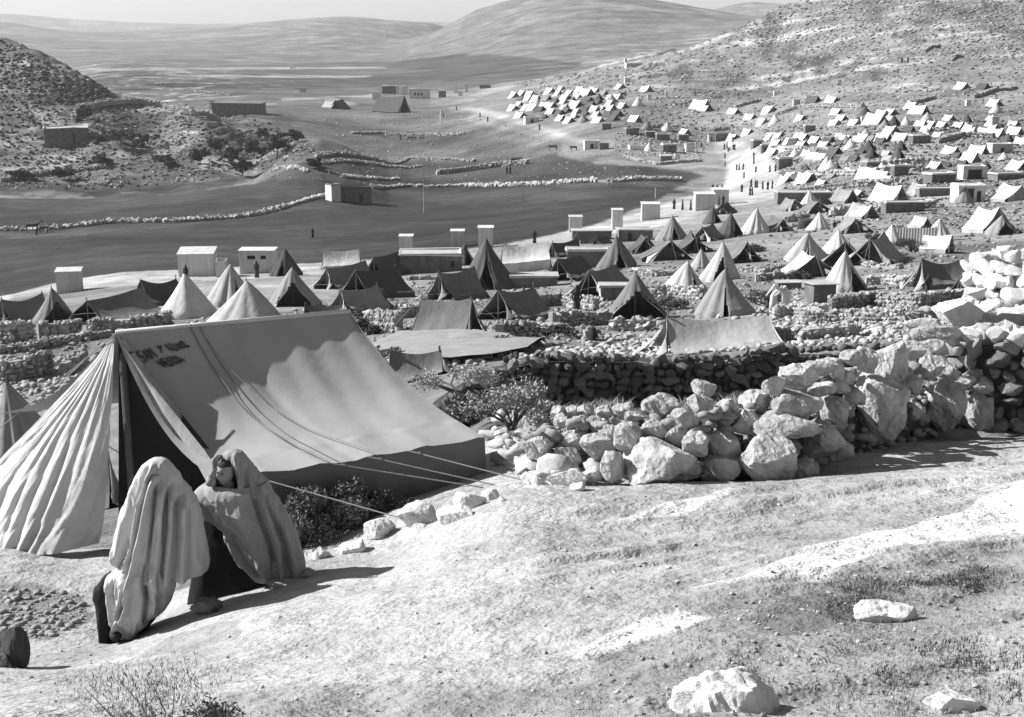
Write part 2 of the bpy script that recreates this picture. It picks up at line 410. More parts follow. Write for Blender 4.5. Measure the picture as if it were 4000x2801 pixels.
# mottling: stones showing through, each area at its own scale
m_far = fbm(XX * .02, YY * .02 , 5, 61); m_mid = fbm(XX * .25, YY * .3, 5, 62); m_nr = fbm(XX * 2.2, YY * 2.2, 4, 63)
wn = 1 - sstep(20, 60, YY); wf = sstep(150, 500, YY)
alb *= 1 + .22 * (wn * m_nr * .5 + (1 - wn) * (1 - wf) * m_mid * 1.6 + wf * m_far)
rockR = .7 * sstep(.05, .35, fbm(XX * .035, YY * .05 + ZZ * .25, 5, 71, .6)) * hillR
alb = alb * (1 - rockR) + .50 * rockR
dk = sstep(.1, .4, fbm(XX * .06, YY * .05 - ZZ * .3, 5, 77, .65)) * hillR
alb *= 1 - .55 * dk
rockL = sstep(.12, .4, fbm(XX * .06, YY * .08, 5, 73, .65)) * hillL
alb = alb * (1 - rockL) + .36 * rockL
dl = sstep(.0, .3, fbm(XX * .03, YY * .05 - ZZ * .2, 5, 79, .6)) * hillL
alb *= 1 - .6 * dl
rf = sstep(.0, .5, fbm(XX * .012, YY * .012 + ZZ * .02, 6, 75, .65)) * vf * (alb > .15)
alb = alb * (1 + .55 * rf)
# earth clods / dark scrub dots on hills
fur = np.sin((YY * .9 + XX * .35 + 3 * fbm(XX * .01, YY * .01, 2, 88)) * 1.1) * sstep(170, 230, YY) * (1 - sstep(420, 480, YY)) * (alb < .13)
alb = alb * (1 + .10 * fur * (.5 + vnoise(XX * .02, YY * .02, 89)))
alb = alb * (1 + .25 * fbm(XX * .015, YY * .03, 4, 90) * (alb < .13) * (YY > 100))
alb = np.clip(alb, .025, .85)

slab = sstep(.5, .66, alb) * (YY < 16)
ZZ = ZZ + slab * (.010 + .012 * fbm(XX * 3, YY * 5, 4, 95)); ST = ZZ / YY
V = np.stack([XX, YY, ZZ], -1).reshape(-1, 3)
nA, nL = AA.shape
ii = np.arange((nA - 1) * (nL - 1)); ci = ii // (nL - 1); cj = ii % (nL - 1)
b0 = ci * nL + cj
Q = np.stack([b0, b0 + nL, b0 + nL + 1, b0 + 1], 1)
gm = bpy.data.materials.new('earth_and_rock'); gm.use_nodes = True
n = gm.node_tree.nodes; l = gm.node_tree.links
b = n['Principled BSDF']; b.inputs['Roughness'].default_value = .95; b.inputs['Specular IOR Level'].default_value = .1
at = n.new('ShaderNodeAttribute'); at.attribute_name = 'earth'
tc = n.new('ShaderNodeTexCoord')
def nz(scale, det, lo, hi, a=.3, c=.7, sc=None, kind='noise'):
    t = n.new('ShaderNodeTexNoise'); t.inputs['Scale'].default_value = scale; t.inputs['Detail'].default_value = det; t.inputs['Roughness'].default_value = .65
    if sc:
        mp = n.new('ShaderNodeMapping'); mp.inputs['Scale'].default_value = sc; mp.inputs['Rotation'].default_value = (0, 0, .3); l.new(tc.outputs['Object'], mp.inputs[0]); l.new(mp.outputs[0], t.inputs['Vector'])
    else: l.new(tc.outputs['Object'], t.inputs['Vector'])
    r = n.new('ShaderNodeMapRange'); r.inputs[1].default_value = a; r.inputs[2].default_value = c; r.inputs[3].default_value = lo; r.inputs[4].default_value = hi
    l.new(t.outputs[0], r.inputs[0]); return t, r.outputs[0]
def mul(x, y_):
    m_ = n.new('ShaderNodeMath'); m_.operation = 'MULTIPLY'; l.new(x, m_.inputs[0]); l.new(y_, m_.inputs[1]); return m_.outputs[0]
t1, r1 = nz(9.0, 8, .84, 1.12)
t2, r2 = nz(.9, 8, .80, 1.2)
t3, r3 = nz(.20, 8, .78, 1.22)
t4, r4 = nz(60.0, 4, .86, 1.12)
# stretched horizontal layering of the limestone, visible on steep and far slopes
t5, r5 = nz(.11, 7, .80, 1.2, sc=(.35, .35, 1.1))
t6, r6 = nz(.035, 9, .62, 1.38, .33, .67)
# pebble specks
vo = n.new('ShaderNodeTexVoronoi'); vo.inputs['Scale'].default_value = 11
l.new(tc.outputs['Object'], vo.inputs['Vector'])
sp = n.new('ShaderNodeMapRange'); sp.inputs[1].default_value = .08; sp.inputs[2].default_value = .16; sp.inputs[3].default_value = .62; sp.inputs[4].default_value = 1.0
l.new(vo.outputs['Distance'], sp.inputs[0])
col = mul(at.outputs['Fac'], mul(mul(r1, r2), mul(r3, r4)))
col = mul(mul(col, r6), mul(r5, sp.outputs[0]))
mn = n.new('ShaderNodeMath'); mn.operation = 'MINIMUM'; mn.inputs[1].default_value = .85; l.new(col, mn.inputs[0])
l.new(mn.outputs[0], b.inputs['Base Color'])
def bump(h, strength, dist, prev=None):
    bp = n.new('ShaderNodeBump'); bp.inputs['Strength'].default_value = strength; bp.inputs['Distance'].default_value = dist
    l.new(h, bp.inputs['Height'])
    if prev: l.new(prev, bp.inputs['Normal'])
    return bp.outputs[0]
nb = bump(t3.outputs[0], .6, 1.2)
nb = bump(t2.outputs[0], .55, .16, nb)
nb = bump(t1.outputs[0], .45, .04, nb)
nb = bump(t4.outputs[0], .25, .006, nb)
l.new(nb, b.inputs['Normal'])
gme = fast_mesh('ground', V, Q, gm, True)
atr = gme.attributes.new('earth', 'FLOAT', 'POINT'); atr.data.foreach_set('value', alb.reshape(-1).astype(np.float32))
go = add('ground', gme); props(go, 'stony ground of the slope, valley and hills', None, None, 'structure')
# ------------------------------------------------------------------ materials of things
M = {}
M['lime'] = mat('limestone', .42, var=.30, scale=3.0, bump=.7, bscale=9, dist=.04, rand=.16)
M['lime_big'] = mat('weathered_limestone', .37, var=.5, scale=5.0, bump=.9, bscale=14, dist=.05, rand=.12)
M['lime_old'] = mat('lichened_limestone', .30, var=.35, scale=4.0, bump=.7, bscale=9, dist=.04, rand=.28)
M['lime_dark'] = mat('shade_darkened_limestone', .19, var=.5, scale=4.0, bump=.8, bscale=9, dist=.04, rand=.45)  # darkened stone, the shade on the walls put into its colour
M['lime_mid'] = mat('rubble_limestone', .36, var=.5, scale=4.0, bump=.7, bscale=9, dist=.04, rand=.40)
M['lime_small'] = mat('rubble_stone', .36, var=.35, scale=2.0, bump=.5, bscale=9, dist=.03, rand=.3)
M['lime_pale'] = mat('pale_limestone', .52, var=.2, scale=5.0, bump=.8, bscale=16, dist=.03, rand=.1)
M['dark_rock'] = mat('dark_basalt', .055, var=.3, scale=4.0, bump=.5, bscale=9, dist=.03)
TENT = {}
for nm, al in (('white', .52), ('pale', .40), ('grey', .23), ('mid', .15), ('dark', .085), ('black', .05)):
    TENT[nm] = mat('canvas_' + nm, al, var=.24, scale=1.3, bump=.7, bscale=2.6, dist=.07, detail=7, rand=.16, streak=(1, 1, .4))
M['wood'] = mat('weathered_wood', .16, var=.3, scale=6, bump=.3, bscale=30, streak=(6, 6, 1))
M['rope'] = mat('hemp_rope', .26, var=.2, scale=30, bump=.2)
M['plaster'] = mat('whitewashed_plaster', .58, var=.24, scale=1.2, bump=.4, bscale=5, dist=.03, rand=.08)
M['mud'] = mat('mud_plaster', .15, var=.4, scale=1.5, bump=.5, bscale=5, dist=.05, rand=.12)
M['mudpale'] = mat('dried_mud_roof', .40, var=.18, scale=1.3, bump=.5, bscale=5, dist=.04)
M['planks'] = mat('whitewashed_boards', .50, var=.14, scale=3, bump=.3, bscale=20, streak=(5, 5, .4), rand=.08)
M['shade'] = mat('shade_and_tank_dark', .06, var=.3, scale=5)  # stands for shade inside openings; also the tank's own dark colour
M['robe_d'] = mat('dark_wool_robe', .045, var=.3, scale=8, rand=.3)
M['robe_l'] = mat('pale_cotton_robe', .55, var=.15, scale=8, rand=.15)
M['skin'] = mat('tanned_skin', .20, var=.08, scale=20, bump=.1, rough=.6)
M['hair'] = mat('dark_hair', .03, var=.2, scale=30)
M['hide'] = mat('brown_hide', .07, var=.3, scale=6)
M['leaf'] = mat('dry_leaves', .13, var=.5, scale=12, bump=0)
M['leafd'] = mat('dark_leaves', .07, var=.5, scale=8, bump=0)
M['leafp'] = mat('pale_dry_grass', .34, var=.4, scale=12, bump=0)
M['stem'] = mat('woody_stems', .10, var=.3, scale=12)

# ------------------------------------------------------------------ stones
import bmesh
def rock_verts(sub, seed, sx=1, sy=1, sz=1, cuts=7, rough=.10, cutlo=.55, boxy=0):
    r = np.random.RandomState(seed)
    bm = bmesh.new(); bmesh.ops.create_icosphere(bm, subdivisions=sub, radius=1)
    Vv = np.array([v.co[:] for v in bm.verts]); Ff = np.array([[v.index for v in f.verts] for f in bm.faces]); bm.free()
    if boxy:                                    # roughly squared block
        nn_ = (np.abs(Vv) ** boxy).sum(1) ** (1 / boxy); Vv = Vv / nn_[:, None]; Vv = Vv @ np.array(Matrix.Rotation(r.uniform(-.25, .25), 3, 'Y'))
    for k in range(cuts):                       # planar facets
        d = r.normal(size=3); d /= np.linalg.norm(d); c = r.uniform(cutlo, .9)
        t = Vv @ d; ov = np.maximum(t - c, 0)
        Vv = Vv - np.outer(ov * .93, d)
    if rough:
        s1, s2 = r.randint(1, 999), r.randint(1, 999)
        nrm = Vv / np.linalg.norm(Vv, axis=1)[:, None]
        k = fbm(Vv[:, 0] * 1.7 + Vv[:, 2] * 1.1 + 9, Vv[:, 1] * 1.7 - Vv[:, 2] * .9 + 9, 4, s1)
        k2 = fbm(Vv[:, 0] * 6 + Vv[:, 2] * 3, Vv[:, 1] * 6 - Vv[:, 2] * 4 + 30, 3, s2)
        Vv = Vv + nrm * (rough * (k + .35 * k2))[:, None]
    Vv = Vv * np.array([sx, sy, sz])
    return Vv, Ff
ROCKV = [rock_verts(3 if k % 2 else 2, 100 + k, 1, RNG.uniform(.7, .95), RNG.uniform(.6, .85), cuts=11, rough=.16, cutlo=.42, boxy=(2.6, 3.6, 5)[k % 3]) for k in range(16)]
ROCKM = {}
def rockmesh(k, mk):
    key = (k, mk)
    if key not in ROCKM:
        ROCKM[key] = fast_mesh('stone', ROCKV[k][0], ROCKV[k][1], M[mk], False)
        ROCKM[key].shade_smooth()
        ROCKM[key].set_sharp_from_angle(angle=math.radians(32))
    return ROCKM[key]
LOWV = [rock_verts(1, 300 + k, 1, RNG.uniform(.7, .95), RNG.uniform(.55, .85), rough=.15) for k in range(12)]
def scatter_mesh(name, pts, sizes, m, lib=None, flat=.8, smooth=False, sink=.25):
    """one mesh holding many small stones"""
    lib = lib or LOWV
    Vs, Fs, n0 = [], [], 0
    which = RNG.randint(0, len(lib), len(pts)); ang = RNG.uniform(0, 6.28, len(pts))
    tilt = RNG.normal(0, .35, (len(pts), 2))
    for k in range(len(lib)):
        idx = np.where(which == k)[0]
        if not len(idx): continue
        v, f = lib[k]
        sz = sizes[idx]
        sc = np.stack([sz * RNG.uniform(.8, 1.3, len(idx)), sz * RNG.uniform(.8, 1.2, len(idx)), sz * flat * RNG.uniform(.7, 1.2, len(idx))], 1)
        vv = v[None] * sc[:, None, :]
        t0 = tilt[idx, 0][:, None]
        y = vv[..., 1] * np.cos(t0) - vv[..., 2] * np.sin(t0); z = vv[..., 1] * np.sin(t0) + vv[..., 2] * np.cos(t0)
        ca_, sa_ = np.cos(ang[idx])[:, None], np.sin(ang[idx])[:, None]
        X = vv[..., 0] * ca_ - y * sa_; Y = vv[..., 0] * sa_ + y * ca_
        out = np.stack([X, Y, z + sz[:, None] * flat * (1 - 2 * sink) * .5], -1) + pts[idx][:, None, :]
        Vs.append(out.reshape(-1, 3))
        Fs.append((f[None] + (n0 + np.arange(len(idx)) * len(v))[:, None, None]).reshape(-1, 3)); n0 += len(idx) * len(v)
    return fast_mesh(name, np.concatenate(Vs), np.concatenate(Fs), m, smooth)

def path_pts(pix, ymin=12.0, ylist=None):
    if ylist: return [P(a[0], a[1], y) for a, y in zip(pix, ylist)]
    return [G(a[0], a[1], ymin) for a in pix]
def resample(pts, step):
    out = []
    for a, b in zip(pts[:-1], pts[1:]):
        L = (b - a).length; n = max(1, int(L / step))
        for k in range(n): out.append(a.lerp(b, k / n))
    out.append(pts[-1]); return out
def stone_wall(name, pts, h, sz, mk, label, cat='stone wall', group=None, limit=300, core='lime_old', thick=None, ragged=.3, face=-1, flat=.72, lib=None, top_mk=None):
    """dry stone wall of individual stones along ground points; h may be a list"""
    hs = h if isinstance(h, (list, tuple)) else [h] * len(pts)
    o = empty(name, pts[0], 0, label, cat, group)
    seg = []; tot = 0
    for a, b in zip(pts[:-1], pts[1:]): seg.append(tot); tot += (b.xy - a.xy).length
    seg.append(tot)
    thick = thick or sz * 2.0
    def at(u):
        x = np.interp(u, seg, [p.x for p in pts]); y = np.interp(u, seg, [p.y for p in pts]); hh = np.interp(u, seg, hs)
        d = u + .05; x2 = np.interp(min(d, tot), seg, [p.x for p in pts]); y2 = np.interp(min(d, tot), seg, [p.y for p in pts])
        x1 = np.interp(max(u - .05, 0), seg, [p.x for p in pts]); y1 = np.interp(max(u - .05, 0), seg, [p.y for p in pts])
        t = Vector((x2 - x1, y2 - y1)); t = t.normalized() if t.length > 0 else Vector((1, 0))
        return x, y, hh, t
    # solid core added inside to block light between the stones
    mb = MB(); nu = max(2, int(tot / (sz * 1.5)))
    P0 = []
    for k in range(nu + 1):
        x, y, hh, t = at(tot * k / nu); nn = Vector((-t.y, t.x)); w = thick * .5 - sz * .45; z = Hf(x, y)
        hh = max(.05, hh - sz * .5)
        for q, zz in ((-1, -.3), (-1, hh), (1, hh), (1, -.3)):
            P0.append((x + nn.x * w * q - o.location.x, y + nn.y * w * q - o.location.y, z + zz - o.location.z))
    mb.grid(P0, nu + 1, 4); mb.F += [(0, 1, 2, 3), tuple(range(nu * 4, nu * 4 + 4))[::-1]]
    co = mb.obj('blocking_core', M[core], o); co['kind'] = 'stuff'
    items = []; seedv = RNG.uniform(0, 50)
    rows = max(1, int(round(max(hs) / (sz * flat))))
    rh = max(hs) / rows
    for r in range(rows):
        u = RNG.uniform(0, sz * .6)
        while u < tot:
            s = sz * RNG.choice([.5, .7, .9, 1.1, 1.45])
            x, y, hh, t = at(u + s * .5)
            zc = (r + .5) * rh
            if zc < hh * (.75 + .25 * (1 + float(fbm(u * .9 / sz * .3, zc + seedv, 2, 3)))) + RNG.uniform(-ragged, ragged) * rh * 2.4:
                sides = (-1, 1) if r < rows - 1 else (-1, 0, 1)
                for q in sides:
                    if q == 1 and r < rows - 2: continue      # buried back face of lower courses is not seen
                    nn = Vector((-t.y, t.x)) * face * -1
                    off = thick * .5 - sz * .35 + RNG.uniform(-.12, .12) * sz
                    px_, py_ = x + nn.x * off * q, y + nn.y * off * q
                    items.append((px_, py_, Hf(px_, py_) + zc + RNG.uniform(-.12, .12) * rh, s * .60, rh * RNG.uniform(.55, .85), math.atan2(t.y, t.x), r == rows - 1 or zc + rh > hh))
            u += s * .95
    items.sort(key=lambda i: i[1])      # nearest first
    ol = o.location
    for it in items[:limit]:
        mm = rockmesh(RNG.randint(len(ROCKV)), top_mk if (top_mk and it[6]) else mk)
        v = it[3]
        add('stone', mm, o, (it[0] - ol.x, it[1] - ol.y, it[2] - ol.z), (RNG.normal(0, .30), RNG.normal(0, .32), it[5] + RNG.normal(0, .5) + (math.pi if RNG.rand() > .5 else 0)),
            (v, v * RNG.uniform(.8, 1.2), it[4] * RNG.uniform(.95, 1.35)))
    rest = items[limit:]
    if rest:
        pp = np.array([[i[0] - ol.x, i[1] - ol.y, i[2] - ol.z] for i in rest]); ss = np.array([i[3] for i in rest])
        x = add('rubble', scatter_mesh('rubble', pp, ss, M[mk], sink=.5), o); x['kind'] = 'stuff'
    return o

# ------------------------------------------------------------------ tents
TOPS = {52:1236, 11:1158,12:1130,13:1150,14:1092,15:1075,16:1035,17:1105,18:975,19:1050,20:977,21:1035,22:995,23:1052,24:1125,25:1190,26:955,27:940,28:1055,29:1168,30:1128,31:950,32:940,33:1005,34:908,35:925,36:925,37:845,38:920,39:940,40:915,41:880,42:810,43:795,44:815,45:835,46:935,47:950,48:1025,49:975,50:1070,51:1055,53:1048,54:910,55:990,56:985,57:948,58:900,59:920,60:880,61:855,62:918,63:845,64:808,65:845,66:848,67:830,68:795,69:848,70:775,71:745,72:783,73:765,74:735,75:740,76:718,77:715,78:725,79:718,80:1012,81:1062}
def ridge_tent(px, py, L, Wd, h, head, tone, label, open_end=0, he=.35, sag=.25, group=None, guys=True, ymin=14, end_out=(.3, .3), end_tone=None, flapw=.45, seed=0, loc=None, simple=False, opening=.75, cat='ridge tent'):
    """ridge along local x; end 0 at -x, end 1 at +x. open_end: 0/1/None"""
    r = np.random.RandomState(seed or RNG.randint(1e6))
    g = loc or G(px, py, ymin)
    if seed in TOPS and not simple:
        k = (float(s_of(TOPS[seed])) - float(s_of(py))) * g.y * 1.03 / h; k = min(1.6, max(.6, k)); h *= k; L *= k; Wd *= k; he *= k
    o = empty('ridge_tent', g, math.radians(head), label, cat, group)
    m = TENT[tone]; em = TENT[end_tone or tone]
    # local ground height under the four corners
    rot = Matrix.Rotation(math.radians(head), 2)
    def gz(x, y):
        v = rot @ Vector((x, y)); return Hf(g.x + v.x, g.y + v.y) - g.z
    nu, nv = (5, 4) if simple else (15, 9)
    ph = r.uniform(0, 6.28, 6); tl = r.normal(0, .05) * h; asy = {-1: 1 + r.normal(0, .09), 1: 1 + r.normal(0, .09)}; dro = r.uniform(.06, .20)
    def surf(u, t, sgn):
        x = -L / 2 + L * u
        y = sgn * Wd / 2 * t * asy[sgn]
        ze = he + gz(x, y) * .8
        z = h + (ze - h) * (t ** .88) - sag * math.sin(math.pi * t) ** 1.2 * .55
        z -= dro * h * math.sin(math.pi * u) * (1 - t); z += 2 * tl * (u - .5) * (1 - t)      # ridge sag
        z += 0 if simple else .022 * math.sin(u * 9 + ph[1] + 2.2 * t) * math.sin(math.pi * t) + .02 * math.sin(u * 23 + ph[2]) * t
        y *= 1 + .05 * math.sin(u * math.pi * 2 + ph[3])
        x += .12 * (t) * (1 if u > .5 else -1) * abs(u - .5) * 2 * math.sin(ph[4])
        return (x, y, z)
    mb = MB()
    for sgn in (-1, 1):
        mb.grid([surf(i / (nu - 1), j / (nv - 1), sgn) for i in range(nu) for j in range(nv)], nu, nv)
    mb.obj('roof', m, o, True)
    if he > .1:
        for sgn in (-1, 1):
            pts = []; mw = MB()
            for i in range(nu):
                x, y, z = surf(i / (nu - 1), 1, sgn); pts += [(x, y * .985, z - .01), (x, y * .95, gz(x, y) - .1)]
            mw.grid(pts, nu, 2); mw.obj('side_wall', m, o)
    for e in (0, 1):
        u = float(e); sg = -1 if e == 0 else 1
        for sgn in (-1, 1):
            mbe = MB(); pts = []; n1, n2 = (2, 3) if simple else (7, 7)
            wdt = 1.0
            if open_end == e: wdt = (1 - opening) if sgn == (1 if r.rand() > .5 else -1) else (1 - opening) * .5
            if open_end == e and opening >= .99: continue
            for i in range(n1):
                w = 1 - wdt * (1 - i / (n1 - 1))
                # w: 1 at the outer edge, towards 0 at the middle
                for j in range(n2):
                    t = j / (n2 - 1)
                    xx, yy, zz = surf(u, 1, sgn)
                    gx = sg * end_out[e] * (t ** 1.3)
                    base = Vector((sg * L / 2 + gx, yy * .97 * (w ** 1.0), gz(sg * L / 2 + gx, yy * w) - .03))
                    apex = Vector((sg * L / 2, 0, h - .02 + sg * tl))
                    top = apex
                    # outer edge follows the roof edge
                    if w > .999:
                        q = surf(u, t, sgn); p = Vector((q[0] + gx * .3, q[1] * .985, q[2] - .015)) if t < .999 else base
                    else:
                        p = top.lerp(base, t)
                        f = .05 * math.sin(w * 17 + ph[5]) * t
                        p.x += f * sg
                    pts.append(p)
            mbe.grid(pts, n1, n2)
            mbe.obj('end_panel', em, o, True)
    if not simple:
        mp = MB()
        for e in (-1, 1): mp.tube((e * (L / 2 - .05), 0, gz(e * L / 2, 0) - .1), (e * (L / 2 - .05), 0, h + .12), .035, .03, 6)
        for e in (0, 1):
            mq = MB(); s_ = -1 if e == 0 else 1
            mq.tube((s_ * (L / 2 - .05), 0, gz(s_ * L / 2, 0) - .1), (s_ * (L / 2 - .05), 0, h + .10), .035, .03, 6)
            mq.obj('pole', M['wood'], o)
        if guys:
            for (x0, y0, z0, x1, y1) in ((-L/2, 0, h, -L/2 - 1.6, 0), (L/2, 0, h, L/2 + 1.6, 0), (-L/2, -Wd/2, he, -L/2 - .5, -Wd/2 - .9), (L/2, -Wd/2, he, L/2 + .5, -Wd/2 - .9)):
                mg = MB(); mg.tube((x0, y0, z0 + gz(x0, y0) * .5), (x1, y1, gz(x1, y1)), .012, .012, 4); mg.obj('guy_rope', M['rope'], o)
    return o

def bell_tent(px, py, R, h, tone, label, door=-90, open_=.0, group=None, ymin=14, seed=0, loc=None, simple=False, lean=(0, 0), sq=1.0, folds=None, wall=.25, cat='bell tent', head=0, flap_tone=None):
    """cone tent; door angle (degrees in world), open_ = opening half angle in degrees"""
    r = np.random.RandomState(seed or RNG.randint(1e6))
    g = loc or G(px, py, ymin)
    if seed in TOPS and not simple:
        k = (float(s_of(TOPS[seed])) - float(s_of(py))) * g.y * 1.03 / h; k = min(1.6, max(.6, k)); h *= k; R *= k; wall *= k
    o = empty('bell_tent', g, math.radians(head), label, cat, group)
    nt_ = 18 if simple else 64; nh = 4 if simple else 10
    k1 = folds or r.randint(9, 14); ph = r.uniform(0, 6.28, 5)
    if lean == (0, 0): lean = (r.normal(0, .07) * R, r.normal(0, .07) * R)
    dang = math.radians(door - head); oa = math.radians(open_)
    mb = MB(); mb2 = MB(); idx = {}
    tt = [0] + [((j + 1) / nh) for j in range(nh)]
    rings = []
    for j in range(nh + 1):
        t = j / nh
        ring = []
        for i in range(nt_):
            th = 2 * math.pi * i / nt_
            rr = R * (t ** (1.05 + .18 * math.sin(th + ph[3]))) * .98 + .05
            amp = (.0 if simple else .05) * math.sin(math.pi * min(1, t * .8)) + .02 * t
            fold = (1 - abs(math.sin(th * k1 / 2 + ph[0]))) ** 1.5
            rr *= 1 - amp * 1.6 * fold * (1 + .5 * math.sin(th * 3 + ph[1])) + (.04 * math.sin(th * 2 + ph[2]))
            z = h - (h - wall) * t
            x = math.cos(th) * rr + lean[0] * (1 - t); y = math.sin(th) * rr * sq + lean[1] * (1 - t)
            if j == nh:
                z = wall + (Hf(g.x + x, g.y + y) - g.z) * .9
            else:
                z += (Hf(g.x + x, g.y + y) - g.z) * t * .9
            ring.append((x, y, z))
        rings.append(ring)
    if wall > .02:
        rings.append([(p[0] * 1.0, p[1] * 1.0, (Hf(g.x + p[0], g.y + p[1]) - g.z) - .08) for p in rings[-1]])
    Vv = [p for ring in rings for p in ring]; Ff = []
    for j in range(len(rings) - 1):
        t = (j + .5) / nh
        for i in range(nt_):
            th = 2 * math.pi * (i + .5) / nt_
            d = abs((th - dang + math.pi) % (2 * math.pi) - math.pi)
            if oa > 0 and t > .42 and d < oa * min(1, (t - .30) / .55): continue
            Ff.append((j * nt_ + i, j * nt_ + (i + 1) % nt_, (j + 1) * nt_ + (i + 1) % nt_, (j + 1) * nt_ + i))
    add('canvas', mesh('canvas', Vv, Ff, TENT[tone], True), o)
    if not simple:
        mp = MB(); mp.tube((lean[0], lean[1], -.1), (lean[0], lean[1], h + .14), .04, .03, 6); mp.obj('pole', M['wood'], o)
        if oa > 0:      # door flap thrown back beside the opening
            for sgn in (-1, 1):
                mf = MB(); pts = []
                for i in range(4):
                    for j in range(6):
                        t = j / 5; tq = .42 + .58 * t
                        th = dang + sgn * (oa * min(1, (tq - .30) / .55) + i * .05 * (.3 + t))
                        rr = R * (tq ** 1.12) * (1.01 + .045 * math.sin(i * 1.6))
                        pts.append((math.cos(th) * rr + lean[0] * (1 - tq), math.sin(th) * rr * sq + lean[1] * (1 - tq), h - (h - wall) * tq + .01))
                mf.grid(pts, 4, 6); mf.obj('door_flap', TENT[flap_tone or tone], o, True)
        for a in range(4):
            th = math.radians(45 + 90 * a + r.uniform(-20, 20)); mg = MB()
            x1, y1 = math.cos(th) * (R + 1.1), math.sin(th) * (R + 1.1)
            mg.tube((math.cos(th) * R * .97, math.sin(th) * R * .97, wall + .05), (x1, y1, Hf(g.x + x1, g.y + y1) - g.z), .012, .012, 4)
            mg.obj('guy_rope', M['rope'], o)
    return o

# ------------------------------------------------------------------ houses
def jit(mb, amp):
    amp = min(amp, .5); sd = RNG.randint(1000); out = []
    for (x, y, z) in mb.V:
        r_ = random.Random(hash((round(x, 2), round(y, 2), round(z, 2), sd)))
        out.append((x + r_.uniform(-amp, amp) * .6, y + r_.uniform(-amp, amp) * .3, z + r_.uniform(-amp, amp)))
    mb.V = out
def house(px, py, w, d, h, head, label, wallm='mud', roofm='mudpale', doors=(), windows=(), parapet=.18, cat='house', name='flat_roofed_house', group=None, ymin=14, loc=None, chimney=None, sidem=None, slab=.12, pix=False):
    """front wall along local x, facing local -y; doors (x0, x1, z1); windows (x0, x1, z0, z1)"""
    g = loc or G(px, py, ymin)
    if pix: k = g.y / F * 1.02; w *= k; h *= k; d = max(d * k, w * .35); doors = tuple(tuple(a * k for a in q) for q in doors); windows = tuple(tuple(a * k for a in q) for q in windows); h *= .93
    o = empty(name, g, math.radians(head), label, cat, group)
    t = min(.3, w * .12); zb = -max(1.0, h * .3)
    xs = sorted(set([-w / 2, w / 2] + [a for q in doors for a in q[:2]] + [a for q in windows for a in q[:2]]))
    zs = sorted(set([zb, 0, h] + [q[2] for q in doors] + [a for q in windows for a in q[2:4]]))
    mb = MB()
    for x0, x1 in zip(xs[:-1], xs[1:]):
        for z0, z1 in zip(zs[:-1], zs[1:]):
            xc, zc = (x0 + x1) / 2, (z0 + z1) / 2
            hole = any(q[0] < xc < q[1] and 0 < zc < q[2] for q in doors) or any(q[0] < xc < q[1] and q[2] < zc < q[3] for q in windows)
            if not hole: mb.box(x0, x1, -d / 2, -d / 2 + t, z0, z1)
    mb.box(-w / 2, -w / 2 + t, -d / 2 + t, d / 2, zb, h); mb.box(w / 2 - t, w / 2, -d / 2 + t, d / 2, zb, h); mb.box(-w / 2 + t, w / 2 - t, d / 2 - t, d / 2, zb, h)
    jit(mb, .025 * min(w, 2 * h)); mb.obj('wall', M[wallm], o)
    mr = MB(); mr.box(-w / 2 - .12, w / 2 + .12, -d / 2 - .12, d / 2 + .12, h, h + slab)
    if parapet:
        for (x0, x1, y0, y1) in ((-w/2, w/2, -d/2, -d/2 + .25), (-w/2, w/2, d/2 - .25, d/2), (-w/2, -w/2 + .25, -d/2 + .25, d/2 - .25), (w/2 - .25, w/2, -d/2 + .25, d/2 - .25)):
            mr.box(x0, x1, y0, y1, h + slab, h + slab + parapet)
    jit(mr, .03 * min(w, 2 * h)); mr.obj('roof', M[roofm], o)
    for q in doors:
        m2 = MB(); m2.box(q[0], q[1], -d / 2 + t * .55, -d / 2 + t * .8, 0, q[2]); m2.obj('door', M['shade'], o)  # dark panel standing for the shade inside the doorway
    for q in windows:
        m2 = MB(); m2.box(q[0], q[1], -d / 2 + t * .6, -d / 2 + t * .8, q[2], q[3]); m2.obj('window', M['shade'], o)  # dark panel standing for the shade behind the window
    if chimney:
        m2 = MB()
        for (x, y, s_, hh) in chimney: m2.box(x - s_ / 2, x + s_ / 2, y - s_ / 2, y + s_ / 2, h + slab, h + hh)
        m2.obj('chimney', M['plaster'], o)
    return o

